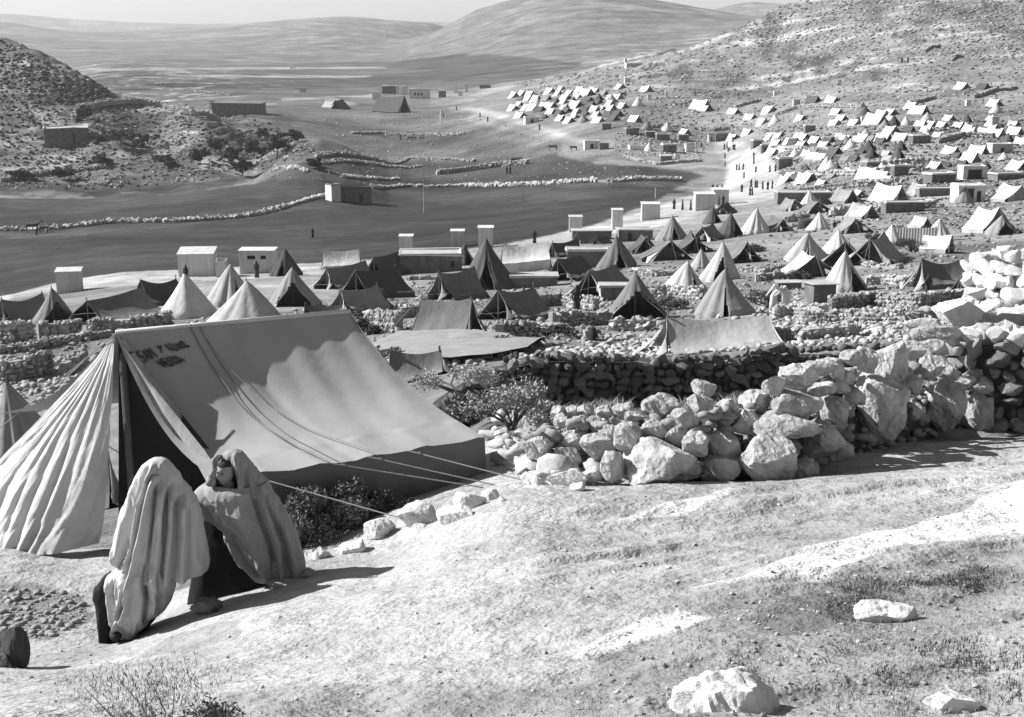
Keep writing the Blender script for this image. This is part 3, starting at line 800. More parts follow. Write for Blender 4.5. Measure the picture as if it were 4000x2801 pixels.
# ------------------------------------------------------------------ figures seen from afar
def loft(rings, n=12):
    """rings: (cx, cy, z, rx, ry)"""
    V, Ff = [], []
    for (cx, cy, z, rx, ry) in rings:
        for k in range(n):
            a = 2 * math.pi * k / n; V.append((cx + math.cos(a) * rx, cy + math.sin(a) * ry, z))
    m_ = len(rings)
    for j in range(m_ - 1):
        for k in range(n): Ff.append((j * n + k, j * n + (k + 1) % n, (j + 1) * n + (k + 1) % n, (j + 1) * n + k))
    Ff.append(tuple(range(n))[::-1]); Ff.append(tuple((m_ - 1) * n + k for k in range(n)))
    return V, Ff
def far_person(px, py, label, tone='d', h=1.68, group=None, ymin=60, head=0, kind='robe', bend=0, loc=None):
    g = loc or G(px, py, ymin)
    o = empty('person', g, math.radians(head), label, 'person', group)
    k = h / 1.7; b = bend
    R = [(0, 0, .0, .24, .20), (0, 0, .45, .21, .17), (0, 0, .85, .19, .14), (b * .1, 0, 1.05, .17, .12), (b * .3, 0, 1.30 - abs(b) * .1, .21, .12), (b * .38, 0, 1.42 - abs(b) * .15, .16, .10),
         (b * .42, 0, 1.47 - abs(b) * .17, .065, .065), (b * .45, 0, 1.53 - abs(b) * .2, .085, .10), (b * .48, 0, 1.62 - abs(b) * .23, .09, .11), (b * .5, 0, 1.70 - abs(b) * .26, .05, .06)]
    V, Ff = loft([(a * k, y * k, z * k, rx * k, ry * k) for a, y, z, rx, ry in R], 10)
    add('body', mesh('body', V, Ff, M['robe_' + tone], True), o)
    for s_ in (-1, 1):
        mb = MB(); sx = s_ * .22 * k
        mb.tube((b * .33 * k + sx * .85, 0, 1.33 * k), (b * .45 * k + sx * 1.15, -.05, 1.03 * k), .055, .045, 6); mb.tube((b * .45 * k + sx * 1.15, -.05, 1.03 * k), (b * .6 * k + sx * .95, -.14, .80 * k), .045, .035, 6)
        mb.obj('sleeve', M['robe_' + tone], o)
    return o
def animal(px, py, label, tone='hide', L=1.5, h=1.3, head=0, ymin=60, cat='donkey', group=None, grazing=True, name=None):
    g = G(px, py, ymin); o = empty(name or cat.replace(' ', '_'), g, math.radians(head), label, cat, group)
    m = M[tone]; V, Ff = [], []
    rings = []
    for i, (x, rz, ry, zc) in enumerate([(-.5, .08, .06, .80), (-.46, .20, .15, .80), (-.3, .24, .17, .78), (0, .22, .18, .75), (.25, .23, .17, .77), (.42, .20, .13, .83), (.52, .13, .09, .92)]):
        rings.append([(x * L, math.cos(a) * ry * L * .8, (zc + math.sin(a) * rz * .8) * h) for a in [2 * math.pi * k / 10 for k in range(10)]])
    hz = .35 if grazing else 1.2
    for (x, zc, r_) in ([(.62, .80, .09), (.74, .55, .07), (.78, .42, .08), (.86, .28, .05)] if grazing else [(.58, 1.02, .10), (.64, 1.16, .08), (.72, 1.16, .09), (.88, 1.02, .05)]):
        rings.append([(x * L, math.cos(a) * r_ * L * .7, (zc + math.sin(a) * r_) * h) for a in [2 * math.pi * k / 10 for k in range(10)]])
    mb = MB()
    for r_ in rings: mb.V += r_
    for j in range(len(rings) - 1):
        for k in range(10): mb.F.append((j * 10 + k, j * 10 + (k + 1) % 10, (j + 1) * 10 + (k + 1) % 10, (j + 1) * 10 + k))
    mb.F.append(tuple(range(10))[::-1]); mb.F.append(tuple(len(mb.V) - 10 + k for k in range(10)))
    for sx, kx in ((-.40, -.05), (.36, .02)):
        for sy in (-.1, .1):
            mb.tube((sx * L, sy * L, .72 * h), ((sx + kx) * L, sy * L, .38 * h), .075 * L, .04 * L, 6); mb.tube(((sx + kx) * L, sy * L, .38 * h), (sx * L, sy * L, 0), .04 * L, .03 * L, 6)
    mb.tube((-.5 * L, 0, .85 * h), (-.58 * L, 0, .45 * h), .03, .02, 5)
    mb.obj('body', m, o, True)
    return o

# ------------------------------------------------------------------ plants
def shrub(g, w, h, nleaf, leaf, m, label, cat='shrub', name='shrub', group=None, stems=8, clumps=9, seed=0, d=None, blade=False):
    r = np.random.RandomState(seed or RNG.randint(1e6))
    o = empty(name, g, 0, label, cat, group); d = d or w
    cl = np.stack([r.normal(0, .23, clumps) * w, r.normal(0, .23, clumps) * d, r.uniform(.25, .85, clumps) * h], 1)
    cl[:, 2] *= 1 - .5 * np.minimum(1, np.hypot(cl[:, 0] / w, cl[:, 1] / d) * 1.6)
    rad = r.uniform(.14, .26, clumps) * w
    k = r.randint(0, clumps, nleaf)
    v = r.normal(size=(nleaf, 3)); v /= np.linalg.norm(v, axis=1)[:, None]; v *= (r.rand(nleaf, 1) ** .45)
    c = cl[k] + v * rad[k][:, None] * np.array([1, d / w, min(1.3, h / w * 1.3)])
    c[:, 2] = np.maximum(c[:, 2], .01)
    u = r.normal(size=(nleaf, 3)); u /= np.linalg.norm(u, axis=1)[:, None]
    if blade: u[:, 2] = abs(u[:, 2]) + 1.2; u /= np.linalg.norm(u, axis=1)[:, None]
    q = np.cross(u, r.normal(size=(nleaf, 3))); q /= np.linalg.norm(q, axis=1)[:, None] + 1e-9
    ls = leaf * r.uniform(.6, 1.5, (nleaf, 1))
    a = c - u * ls; b2 = c + q * ls * (.12 if blade else .42); cc = c + u * ls; dd = c - q * ls * (.12 if blade else .42)
    V = np.stack([a, b2, cc, dd], 1).reshape(-1, 3); Q = np.arange(nleaf * 4).reshape(-1, 4)
    f = add('foliage', fast_mesh('foliage', V, Q, m), o)
    mb = MB()
    for i in range(min(stems, clumps)):
        p1 = Vector(cl[i]); p0 = Vector((r.normal(0, .05) * w, r.normal(0, .05) * d, -.05)); mid_ = p0.lerp(p1, .5) + Vector((r.normal(0, .05) * w, 0, .03 * h))
        q_ = .22 if blade else 1
        mb.tube(p0, mid_, (.018 * w + .004) * q_, (.012 * w + .003) * q_, 5); mb.tube(mid_, p1, (.012 * w + .003) * q_, (.004 * w + .002) * q_, 5)
    mb.obj('stem', M['stem'], o)
    return o
# ================================================================== THE LARGE TENT IN FRONT
def hero_tent():
    RZ = -3.22
    y1 = RZ / float(s_of(1303)); y2 = RZ / float(s_of(1220))
    A = P(452, 1303, y1); B = P(1368, 1220, y2)
    EZ1 = -4.40; EZ2 = -4.34
    A2 = P(838, 1880, EZ1 / float(s_of(1880))); B2 = P(1893, 1712, EZ2 / float(s_of(1712)))
    base = P(415, 2132, 14.5)
    o = empty('large_ridge_tent', (A.x, A.y, base.z), 0, 'largest tent, grey canvas ridge tent with stencilled lettering, in front at left', 'ridge tent')
    O = o.location
    cv = mat('hero_canvas', .34, var=.13, scale=1.1, bump=.35, bscale=5.0, dist=.02, detail=9, streak=(1, 1, 1))
    cw = mat('hero_canvas_lit', .43, var=.2, scale=1.5, bump=.8, bscale=6.0, dist=.03, detail=9)  # paler copy of the canvas for the sunlit parts
    cd = mat('hero_canvas_shaded', .17, var=.15, scale=1.2, bump=.3, bscale=3.0, dist=.03)  # darker copy of the canvas for the parts in shade
    # right-hand roof slope. u along the ridge, t down the slope
    nu, nt2 = 80, 56
    bnd = [0, .22, .30, .58, .62, .80, 1.0]
    def roof(u, t):
        top = A.lerp(B, u); bot = A2.lerp(B2, u)
        # scalloped eave between the rope points
        sc = abs(math.sin(math.pi * (u * 5.0 + .15)))
        bot = bot + Vector((0, 0, -.01 + .03 * (1 - sc))) if t > .8 else bot
        p = top.lerp(bot, t)
        sag = .42 + .06 * math.sin(u * 5)
        p.z -= sag * math.sin(math.pi * t ** .85) * .72 * (1 - .25 * u)
        # extra belly: steep just below the ridge on the left, shelf lower down
        w = math.exp(-((u - .22) / .22) ** 2)
        p.z -= .05 * w * math.sin(math.pi * min(1, t * 1.2)); p.z += .006 * float(fbm(u * 7 + 3, t * 3 + u * 4, 3, 5)) * min(1, t * 5) + .012 * float(fbm(u * 18 - t * 6, t * 2, 2, 6)) * t
        # long soft folds radiating down from the ridge
        p.z += .018 * math.sin(u * 21 + 2.5 * t) * t * (1 - t) * 4 * .6 + .010 * math.sin(u * 47 + 5 * t) * (1 - t)
        e = math.exp(-((u - .47 - .03 * t) / .02) ** 2)
        p.z -= .022 * e * (1 - .3 * t)
        return p
    pts = [roof(i / (nu - 1), j / (nt2 - 1)) - O for i in range(nu) for j in range(nt2)]
    mb = MB(); mb.grid(pts, nu, nt2); mb.obj('roof_slope', cv, o, True)
    # far roof slope, going down and away from the ridge
    nrm = Vector((B - A)); nrm.z = 0; nrm.normalize(); away = Vector((-nrm.y, nrm.x, 0))
    A3 = A + away * 1.75 - nrm * .05; B3 = B + away * 1.75 + nrm * .1; A3.z = -4.55; B3.z = -4.55
    A3.x -= 1.2; A3.y -= .2
    pts = []
    for i in range(24):
        u = i / 23
        for j in range(12):
            t = j / 11; p = A.lerp(B, u).lerp(A3.lerp(B3, u), t); p.z -= .22 * math.sin(math.pi * t); pts.append(p - O)
    mb = MB(); mb.grid(pts, 24, 12); mb.obj('roof_slope', cw, o, True)
    # taped seam down the middle of the slope and along the ridge
    mb = MB()
    mb.tube(A - O + Vector((0, 0, .015)), B - O + Vector((0, 0, .015)), .026, .026, 8)
    mb.obj('ridge_seam', TENT['white'], o, True)
    for us in (.30, .34):
        mb = MB(); prev = None
        for j in range(40):
            p = roof(us + .10 * j / 39 , j / 39) - O + Vector((0, -.004, .012))
            if prev is not None: mb.tube(prev, p, .004, .004, 5)
            prev = p
        mb.obj('seam', TENT['mid'], o)
    # side wall under the eave, its shade put into darker canvas
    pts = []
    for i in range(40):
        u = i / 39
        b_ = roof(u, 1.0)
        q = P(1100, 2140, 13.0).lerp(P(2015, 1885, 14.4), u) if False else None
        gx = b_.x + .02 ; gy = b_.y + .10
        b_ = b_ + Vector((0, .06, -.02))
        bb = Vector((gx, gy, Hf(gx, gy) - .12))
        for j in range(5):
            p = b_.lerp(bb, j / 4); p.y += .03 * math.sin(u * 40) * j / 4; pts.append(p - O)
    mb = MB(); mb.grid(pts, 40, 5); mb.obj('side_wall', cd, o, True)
    # far gable end closing the tent at the right
    pts = []
    for i in range(8):
        for j in range(8):
            lo = B2.lerp(B3, i / 7); lo.z = Hf(lo.x, lo.y) - .1
            pts.append(B.lerp(lo, j / 7) - O + nrm * (-.03))
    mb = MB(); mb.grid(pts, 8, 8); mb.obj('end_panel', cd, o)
    # front flap, its sunlight put into paler canvas, with folds fanning out from the top of the pole
    A0 = P(440, 1312, y1 - .05)
    left_edge = [(440, 1312, y1), (380, 1395, 14.65), (250, 1535, 14.9), (120, 1670, 15.2), (30, 1760, 15.4), (-60, 1860, 15.5), (-120, 2000, 15.6), (-150, 2108, 15.6)]
    right_edge = [(446, 1312, y1 - .02), (441, 1420, 14.35), (436, 1560, 14.3), (430, 1700, 14.3), (420, 1850, 14.3), (405, 2000, 14.35), (398, 2060, 14.4), (385, 2122, 14.45)]
    Le = [P(*q) for q in left_edge]; Re = [P(*q) for q in right_edge]
    nf, nh2 = 120, 60
    folds = [(.12, .02, .4), (.30, .035, .9), (.42, .03, 1), (.50, .045, 1.2), (.60, .035, 1.2), (.70, .05, 1), (.80, .06, .6)]
    pts = []
    for i in range(nf):
        w = i / (nf - 1)
        for j in range(nh2):
            t = j / (nh2 - 1)
            f = t * 7; k = min(6, int(f)); q = f - k
            pl = Le[k].lerp(Le[k + 1], q); pr = Re[k].lerp(Re[k + 1], q)
            p = pl.lerp(pr, w)
            span = t
            # lower hem comes forward in the middle, billowing
            p += Vector((-.15, -.50, 0)) * math.sin(math.pi * w ** 1.5) * t * (.6 + .4 * t)
            dz = 0
            for (c, wd, am) in folds:
                cc = c + .05 * math.sin(t * 3 + c * 9)
                dz += am * math.exp(-((w - cc) / (wd * .75)) ** 2)
            amp = .075 * (t ** .8) * (1 if t < .8 else 1.1)
            p += Vector((.25, .97, 0)) * amp * dz
            p += Vector((.25, .97, 0)) * .085 * float(fbm(w * 9 + 2.5 * t, t * 1.6 + 3, 5, 12, .6)) * (.2 + t)
            p += Vector((.1, 1, 0)) * .06 * max(0, t - .75) * 4 * math.sin(w * 34 + 1) * (1 - w) 
            pts.append(p - O)
    mb = MB(); mb.grid(pts, nf, nh2); mb.obj('front_flap', cw, o, True)
    # inner canvas strip at the right of the doorway
    s1 = [(478, 1345, 14.35), (560, 1480, 14.1), (640, 1620, 13.9), (740, 1760, 13.6), (800, 1870, 13.4), (850, 1960, 13.2)]
    s2 = [(480, 1345, 14.35), (575, 1480, 14.1), (680, 1610, 13.85), (800, 1760, 13.5), (860, 1850, 13.3), (900, 1960, 13.1)]
    pts = []
    for k in range(6):
        for q in (0, .5, 1): pts.append(P(*s1[k]).lerp(P(*s2[k]), q) - O + Vector((0, -.03 if q == .5 else 0, 0)))
    mb = MB(); mb.grid(pts, 6, 3); mb.obj('door_flap', TENT['grey'], o, True)
    # black sheet standing for interior shade, between strip and roof edge
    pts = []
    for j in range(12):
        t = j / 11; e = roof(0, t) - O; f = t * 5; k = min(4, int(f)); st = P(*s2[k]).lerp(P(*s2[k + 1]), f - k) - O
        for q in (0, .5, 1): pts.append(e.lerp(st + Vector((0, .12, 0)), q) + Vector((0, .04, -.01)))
    mb = MB(); mb.grid(pts, 12, 3); mb.obj('interior_shade', TENT['black'], o, True)
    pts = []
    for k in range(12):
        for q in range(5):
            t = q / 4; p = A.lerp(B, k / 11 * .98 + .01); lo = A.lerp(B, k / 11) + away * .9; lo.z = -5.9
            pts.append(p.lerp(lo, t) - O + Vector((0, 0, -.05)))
    mb = MB(); mb.grid(pts, 12, 5); mb.obj('interior_shade_back', TENT['black'], o, True)  # second black sheet standing for the dark inside of the tent
    for (x_, y_) in ((A.x + .02, A.y + .12), (B.x - .1, B.y + .05)):
        mb = MB(); mb.tube((x_ - O.x, y_ - O.y, Hf(x_, y_) - O.z - .2), (x_ - O.x, y_ - O.y, RZ + .03 - O.z), .045, .04, 8); mb.obj('tent_pole', M['wood'], o)
    # guy ropes from the eave to the stones along the path
    for (u, tx, ty) in ((.12, 1640, 2045), (.40, 1890, 1905), (.545, 1935, 1895), (.70, 2045, 1876)):
        a_ = roof(u, 1.0) - O
        end = G(tx, ty, 9) - O
        mb = MB(); mb.tube(a_, end, .007, .007, 5); mb.obj('guy_rope', M['rope'], o)
        mb = MB(); mb.tube(a_.lerp(end, .08), a_.lerp(end, .11), .02, .02, 6); mb.obj('rope_slide', M['wood'], o)
    # ropes to the left of the doorway
    for (p0, p1) in ((P(440, 1315, 14.5), P(-60, 1720, 16.5)), (P(345, 1395, 14.9), P(230, 1500, 16))):
        mb = MB(); mb.tube(p0 - O, p1 - O, .007, .007, 5); mb.obj('guy_rope', M['rope'], o)
    for us in (.33, .30):       # long ropes running over the slope
        mb = MB(); prev = None
        for j in range(26):
            p = roof(us + (.24 if us == .33 else .10) * j / 25, j / 25) - O + Vector((0, -.01, .035))
            if prev is not None: mb.tube(prev, p, .0045, .0045, 4)
            prev = p
        mb.obj('guy_rope', M['rope'], o)
    # worn stencilled lettering, too faded to read
    ink = mat('black_stencil_ink', .09, var=.8, scale=14, bump=0)
    glyph = {'S': [(0,0,1,0),(0,0,0,.5),(0,.5,1,.5),(1,.5,1,1),(0,1,1,1)], 'A': [(0,1,.5,0),(.5,0,1,1),(.2,.6,.8,.6)], 'N': [(0,0,0,1),(0,0,1,1),(1,0,1,1)], 'Y': [(0,0,.5,.5),(1,0,.5,.5),(.5,.5,.5,1)],
             'R': [(0,0,0,1),(0,0,1,0),(1,0,1,.5),(0,.5,1,.5),(.4,.5,1,1)], 'E': [(0,0,0,1),(0,0,1,0),(0,.5,.8,.5),(0,1,1,1)], 'H': [(0,0,0,1),(1,0,1,1),(0,.5,1,.5)], 'M': [(0,0,0,1),(0,0,.5,.6),(.5,.6,1,0),(1,0,1,1)], 'K': [(0,0,0,1),(1,0,0,.5),(0,.5,1,1)], 'Z': [(0,0,1,0),(1,0,0,1),(0,1,1,1)], '7': [(0,0,1,0),(1,0,.4,1)]}
    # word corners in photograph pixels -> solve (u, t) on the roof
    def uv_of(px, py):
        best = None
        for iu in range(0, 60):
            for it in range(0, 60):
                u, t = iu / 100, it / 100
                p = roof(u, t); s = p.z / p.y; qx = float(px_of(p.x / p.y, s)); qy = float(py_of(s))
                dd = (qx - px) ** 2 + (qy - py) ** 2
                if best is None or dd < best[0]: best = (dd, u, t)
        return best[1], best[2]
    words = [('SAN', [(532, 1375), (588, 1362), (618, 1400), (560, 1412)]), ('Y', [(612, 1358), (630, 1354), (646, 1378), (626, 1384)]), ('KEMAZ', [(640, 1348), (712, 1334), (742, 1358), (668, 1370)]), ('HENNA', [(612, 1412), (690, 1388), (728, 1412), (650, 1440)])]
    for wd, cs in words:
        U = [uv_of(*c) for c in cs]
        n_ = len(wd)
        for k, ch in enumerate(wd):
            mb = MB()
            for (x0, y0, x1, y1_) in glyph[ch]:
                def at(x, y):
                    xx = (k + .12 + .70 * x) / n_
                    u = (U[0][0] * (1 - xx) + U[1][0] * xx) * (1 - y) + (U[3][0] * (1 - xx) + U[2][0] * xx) * y
                    t = (U[0][1] * (1 - xx) + U[1][1] * xx) * (1 - y) + (U[3][1] * (1 - xx) + U[2][1] * xx) * y
                    return u, t
                (u0, t0), (u1, t1_) = at(x0, y0), at(x1, y1_)
                du, dt = (t1_ - t0) * .55, -(u1 - u0) * 1.2
                L_ = math.hypot(u1 - u0, t1_ - t0) or 1; wdt = .0036
                du, dt = -(t1_ - t0) / L_ * wdt, (u1 - u0) / L_ * wdt * 1.4
                vs = []
                for (uu, tt_) in ((u0 + du, t0 + dt), (u1 + du, t1_ + dt), (u1 - du, t1_ - dt), (u0 - du, t0 - dt)):
                    p = roof(max(0, uu), max(0, tt_)); vs.append(p - O + Vector((.0, -.010, .012)))
                mb.add(vs, [(0, 1, 2, 3)])
            mb.obj('stencilled_letter', ink, o)
    return o
hero_tent()
# ================================================================== THE TWO SEATED WOMEN
def sculpt(parent, name, m, outline, y0, ratio=.8, lines=(), nu=220, nv=190, smooth=.0, origin=None, wr=.018, seed=1, yshift=None, cap=True, top_open=False, ysk=0, sector=None):
    """cloth body built as stacked rings; outline (py, left px, right px); lines = folds ((px,py)..., amplitude m, width px)"""
    r = np.random.RandomState(seed)
    py_ = np.array([q[0] for q in outline], float); L = np.array([q[1] for q in outline], float); R = np.array([q[2] for q in outline], float)
    pp = np.linspace(py_[0], py_[-1], nv)
    # smooth outlines
    l = np.interp(pp, py_, L); rr = np.interp(pp, py_, R)
    k = max(3, int(nv * .03)) | 1; ker = np.hanning(k + 2)[1:-1]; ker /= ker.sum()
    l2 = np.convolve(np.pad(l, k // 2, 'edge'), ker, 'valid'); r2 = np.convolve(np.pad(rr, k // 2, 'edge'), ker, 'valid')
    l2[0], r2[0] = l[0], rr[0]
    th = np.linspace(0, 2 * np.pi, nu, endpoint=False)
    s = s_of(pp); ppm = F / y0 / 1.03
    V = np.zeros((nv, nu, 3))
    for j in range(nv):
        cx = (l2[j] + r2[j]) / 2; hw = (r2[j] - l2[j]) / 2
        rat = ratio(pp[j]) if callable(ratio) else ratio
        ca_, sa_ = np.cos(th), np.sin(th)
        pxv = cx + hw * ca_
        yv = y0 + (hw / ppm) * rat * sa_ + (yshift(pp[j]) if yshift else 0) + ysk * (pxv - cx) / ppm
        disp = np.zeros(nu)
        for ln in lines:
            lp, amp, wd = ln[0], ln[1], ln[2]
            ys = [q[1] for q in lp]
            if pp[j] < ys[0] - 25 or pp[j] > ys[-1] + 25: continue
            fade = min(1, (pp[j] - ys[0] + 25) / 40, (ys[-1] + 25 - pp[j]) / 40)
            x0 = np.interp(pp[j], ys, [q[0] for q in lp])
            disp += 1.35 * amp * fade * np.exp(-((pxv - x0) / wd) ** 2)
        back = np.clip(sa_, 0, 1)
        disp = disp * (1 - sstep(-.15, .3, sa_))
        # folds on the far side too
        kk = 2.6 * fbm(pxv * .02 + seed, np.full(nu, pp[j] * .0045), 3, seed + 9)
        disp += min(1, j / (nv * .18)) * (.020 * (1 - np.abs(np.sin((pxv - cx) / 15.0 + kk))) ** 2 - .006) * (1 if name == 'shawl' else .4)
        disp += back * .015 * np.sin(th * 17 + pp[j] * .01)
        disp += wr * fbm(pxv * .035 + 5 + 2 * back, np.full(nu, pp[j] * .010) + sa_ * .5, 4, seed + 3)
        sv = s[j]
        x = a_of(pxv, sv) * y0
        nx, ny = ca_, sa_
        V[j, :, 0] = x + nx * disp * .6; V[j, :, 1] = yv + ny * disp; V[j, :, 2] = sv * y0
    P_ = V.reshape(-1, 3); O = np.array(origin)
    Q = []
    for j in range(nv - 1):
        for i in range(nu):
            if sector and not sector(th[i], pp[j]): continue
            Q.append((j * nu + i, (j + 1) * nu + i, (j + 1) * nu + (i + 1) % nu, j * nu + (i + 1) % nu))
    Vl = (P_ - O).tolist(); Fl = list(Q)
    if cap: Fl.append(tuple(range(nu)))
    me = mesh(name, Vl, Fl, m, True)
    return add(name, me, parent)

cloth1 = mat('white_cotton_shawl', .44, var=.16, scale=3.5, bump=.8, bscale=13, dist=.013, streak=(1.6, 1.6, .5))
cloth2 = mat('grey_wool_shawl', .26, var=.18, scale=3.5, bump=.8, bscale=13, dist=.013, streak=(1.6, 1.6, .5))
blackc = mat('black_dress_cloth', .018, var=.3, scale=5, bump=.3, bscale=20, dist=.01)

Y1 = 10.9
o1 = P(560, 2500, Y1)
w1 = empty('person', o1, 0, 'woman seen from behind, wholly wrapped in a long white shawl, sitting before the large tent', 'person')
up = [(1789, 606, 630), (1793, 590, 645), (1800, 575, 656), (1818, 554, 672), (1852, 539, 699), (1881, 526, 710), (1922, 505, 748), (1954, 489, 772), (2012, 469, 786), (2061, 457, 798), (2109, 445, 806), (2143, 447, 811), (2177, 462, 816), (2200, 474, 820), (2225, 480, 815), (2240, 490, 770), (2255, 500, 700)]
fold1 = [([(606, 1815), (588, 1880), (574, 1960), (562, 2060), (540, 2150), (515, 2240)], .075, 9), ([(586, 1830), (572, 1900), (555, 1990), (545, 2080), (520, 2160)], -.06, 10),
         ([(628, 1850), (622, 1950), (612, 2060), (590, 2150), (560, 2240)], -.045, 14), ([(640, 1880), (646, 1980), (640, 2120), (634, 2240)], .05, 12), ([(668, 1900), (674, 2000), (668, 2120), (660, 2240)], -.07, 8),
         ([(686, 1900), (694, 2000), (690, 2120), (680, 2240)], .065, 9), ([(712, 1930), (716, 2050), (714, 2150), (706, 2240)], -.055, 8), ([(730, 1940), (738, 2060), (740, 2180), (735, 2240)], .05, 9),
         ([(755, 1960), (762, 2080), (764, 2220)], -.04, 7), ([(512, 1990), (500, 2080), (492, 2160)], .05, 14), ([(525, 2070), (512, 2140), (500, 2200)], -.05, 9), ([(478, 2100), (482, 2150), (488, 2190)], .05, 8), ([(545, 1850), (530, 1920), (520, 1980)], .03, 12)]
sculpt(w1, 'shawl', cloth1, up, Y1, .85, fold1, origin=o1, seed=4)
low = [(1840, 590, 640), (1900, 572, 668), (1980, 560, 682), (2060, 545, 690), (2140, 520, 694), (2185, 488, 696), (2205, 460, 698), (2216, 447, 698), (2235, 432, 694), (2284, 423, 690), (2342, 423, 672), (2386, 426, 645), (2415, 430, 600), (2444, 434, 575), (2466, 442, 550), (2486, 452, 530)]
fold2 = [([(615, 1850), (605, 1950), (590, 2060), (560, 2180), (530, 2300)], .06, 9), ([(600, 1860), (582, 1980), (565, 2080), (535, 2200)], -.06, 8), ([(650, 1880), (655, 2000), (648, 2150), (640, 2260)], .05, 10), ([(632, 1880), (632, 2000), (618, 2150), (600, 2300)], -.06, 8), ([(672, 1960), (678, 2080), (672, 2200)], -.05, 7), ([(470, 2230), (455, 2300), (470, 2380), (490, 2440)], -.05, 8), ([(520, 2240), (505, 2300), (480, 2380), (465, 2450)], .05, 9), ([(560, 2200), (540, 2280), (515, 2360), (492, 2400)], .07, 9), ([(540, 2220), (522, 2290), (500, 2350)], -.05, 8), ([(610, 2160), (602, 2260), (595, 2340), (585, 2410)], -.09, 9),
         ([(632, 2160), (628, 2260), (618, 2360)], .06, 10), ([(655, 2180), (652, 2280), (640, 2350)], -.04, 8), ([(440, 2250), (437, 2330), (445, 2420)], .03, 8)]
sculpt(w1, 'shawl', cloth1, low, Y1 - .02, lambda q: float(np.interp(q, [1840, 2000, 2200, 2300], [1.5, 1.25, 1.0, .85])), fold2, origin=o1, seed=5, yshift=lambda q: float(np.interp(q, [1840, 1960, 2100, 2210, 2300], [-.05, -.13, -.17, -.13, 0])))
leg = [(2238, 425, 470), (2250, 405, 470), (2264, 396, 465), (2298, 369, 460), (2332, 365, 455), (2366, 373, 452), (2415, 377, 448), (2463, 381, 440), (2509, 385, 432), (2530, 386, 430)]
sculpt(w1, 'dress', blackc, leg, Y1 + .05, .9, (), origin=o1, seed=6, nu=48, nv=60, wr=.02)
mb = MB(); V_, F_ = loft([(0, 0, -.16, .02, .02), (0, 0, -.13, .045, .05), (0, 0, -.05, .055, .06), (0, 0, .03, .05, .045), (0, 0, .10, .035, .035)], 10); mb.add(V_, F_)
f = mb.obj('shoe', M['hair'], w1, True, loc=P(452, 2482, Y1 - .12) - o1, rot=(1.4, 0, .3))
# body beneath, closing the figure at the bottom
sculpt(w1, 'dress', blackc, [(1860, 560, 680), (1960, 510, 740), (2150, 500, 720), (2300, 450, 660), (2400, 430, 620), (2450, 425, 580), (2520, 420, 560)], Y1 + .16, .75, (), origin=o1, seed=8, nu=40, nv=40)

Y2 = 11.35
o2 = P(960, 2320, Y2)
w2 = empty('person', o2, 0, 'woman in grey shawl and black dress, face to the left and one hand raised', 'person')
# head
def head_at(parent, org, px, py, y, look, k=1.0, m=M['skin']):
    """head with face; look = direction angle (world degrees) of the face"""
    c = P(px, py, y); nu_, nv_ = 40, 36; V_ = []
    for j in range(nv_):
        ph = math.pi * j / (nv_ - 1)
        for i in range(nu_):
            th = 2 * math.pi * i / nu_ - math.pi
            x, yy, z = math.sin(ph) * math.cos(th), math.sin(ph) * math.sin(th), math.cos(ph)
            rx, ry, rz = .095, .075, .118
            X, Y_, Z = x * rx, yy * ry, z * rz
            if x > 0:
                g = lambda cy, cz, sy, sz: math.exp(-((Y_ - cy) / sy) ** 2 - ((Z - cz) / sz) ** 2)
                d = .026 * g(0, -.022, .012, .020) + .014 * g(0, 0, .008, .028)
                d += -.013 * (g(-.030, .012, .015, .012) + g(.030, .012, .015, .012)) + .007 * (g(-.03, .034, .02, .008) + g(.03, .034, .02, .008))
                d += .008 * g(0, -.058, .022, .007) - .007 * g(0, -.066, .020, .003) + .008 * g(0, -.074, .018, .007) + .012 * g(0, -.100, .02, .014) + .004 * (g(-.045, -.03, .02, .02) + g(.045, -.03, .02, .02))
                X += d
            Y_ *= 1 - .25 * max(0, -z) ** 1.5
            V_.append((X * k, Y_ * k, Z * k))
    mb = MB(); mb.grid([V_[j * nu_ + i] for i in range(nu_) for j in range(nv_)], nu_, nv_, closed=True)
    h_ = mb.obj('face', m, parent, True, loc=c - org, rot=(0, 0, math.radians(look)))
    sc_ = MB(); n1 = len(V_); keep = lambda v: v[0] < .012 * k or v[2] > .058 * k
    sc_.V = [(v[0] * 1.10 - .004, v[1] * 1.12, v[2] * 1.07 + .004) for v in V_]
    for j in range(nv_ - 1):
        for i in range(nu_):
            q_ = (j * nu_ + i, (j + 1) * nu_ + i, (j + 1) * nu_ + (i + 1) % nu_, j * nu_ + (i + 1) % nu_)
            if all(keep(V_[a]) for a in q_): sc_.F.append(q_)
    sc_.obj('headscarf', M['robe_d'], h_, True)
    nk = MB(); nk.tube((-.01, 0, -.08 * k), (-.02, 0, -.24 * k), .052, .07, 12); nk.obj('neck', m, h_, True)
    for s_ in (-1, 1):
        e = MB(); V2, F2 = loft([(0, 0, -.008, .003, .003), (0, 0, -.004, .010, .006), (0, 0, 0, .012, .007), (0, 0, .004, .010, .006), (0, 0, .008, .003, .003)], 10); e.add(V2, F2)
        e.obj('eye', M['hair'], h_, True, loc=(.080 * k, s_ * .030 * k, .012 * k), rot=(0, 0, math.radians(90)))
        b_ = MB(); b_.tube((.086 * k, s_ * .016 * k, .030 * k), (.078 * k, s_ * .048 * k, .034 * k), .0035, .002, 5); b_.obj('eyebrow', M['hair'], h_)
    return h_
head_at(w2, o2, 884, 1846, Y2 - .07, 236, .96, mat('woman_skin', .27, var=.06, scale=20, bump=.1, rough=.6))
hood = [(1758, 902, 926), (1764, 884, 944), (1770, 874, 952), (1783, 866, 962), (1800, 864, 974), (1825, 868, 992), (1850, 866, 1015), (1875, 868, 1040), (1900, 860, 1056), (1920, 850, 1066)]
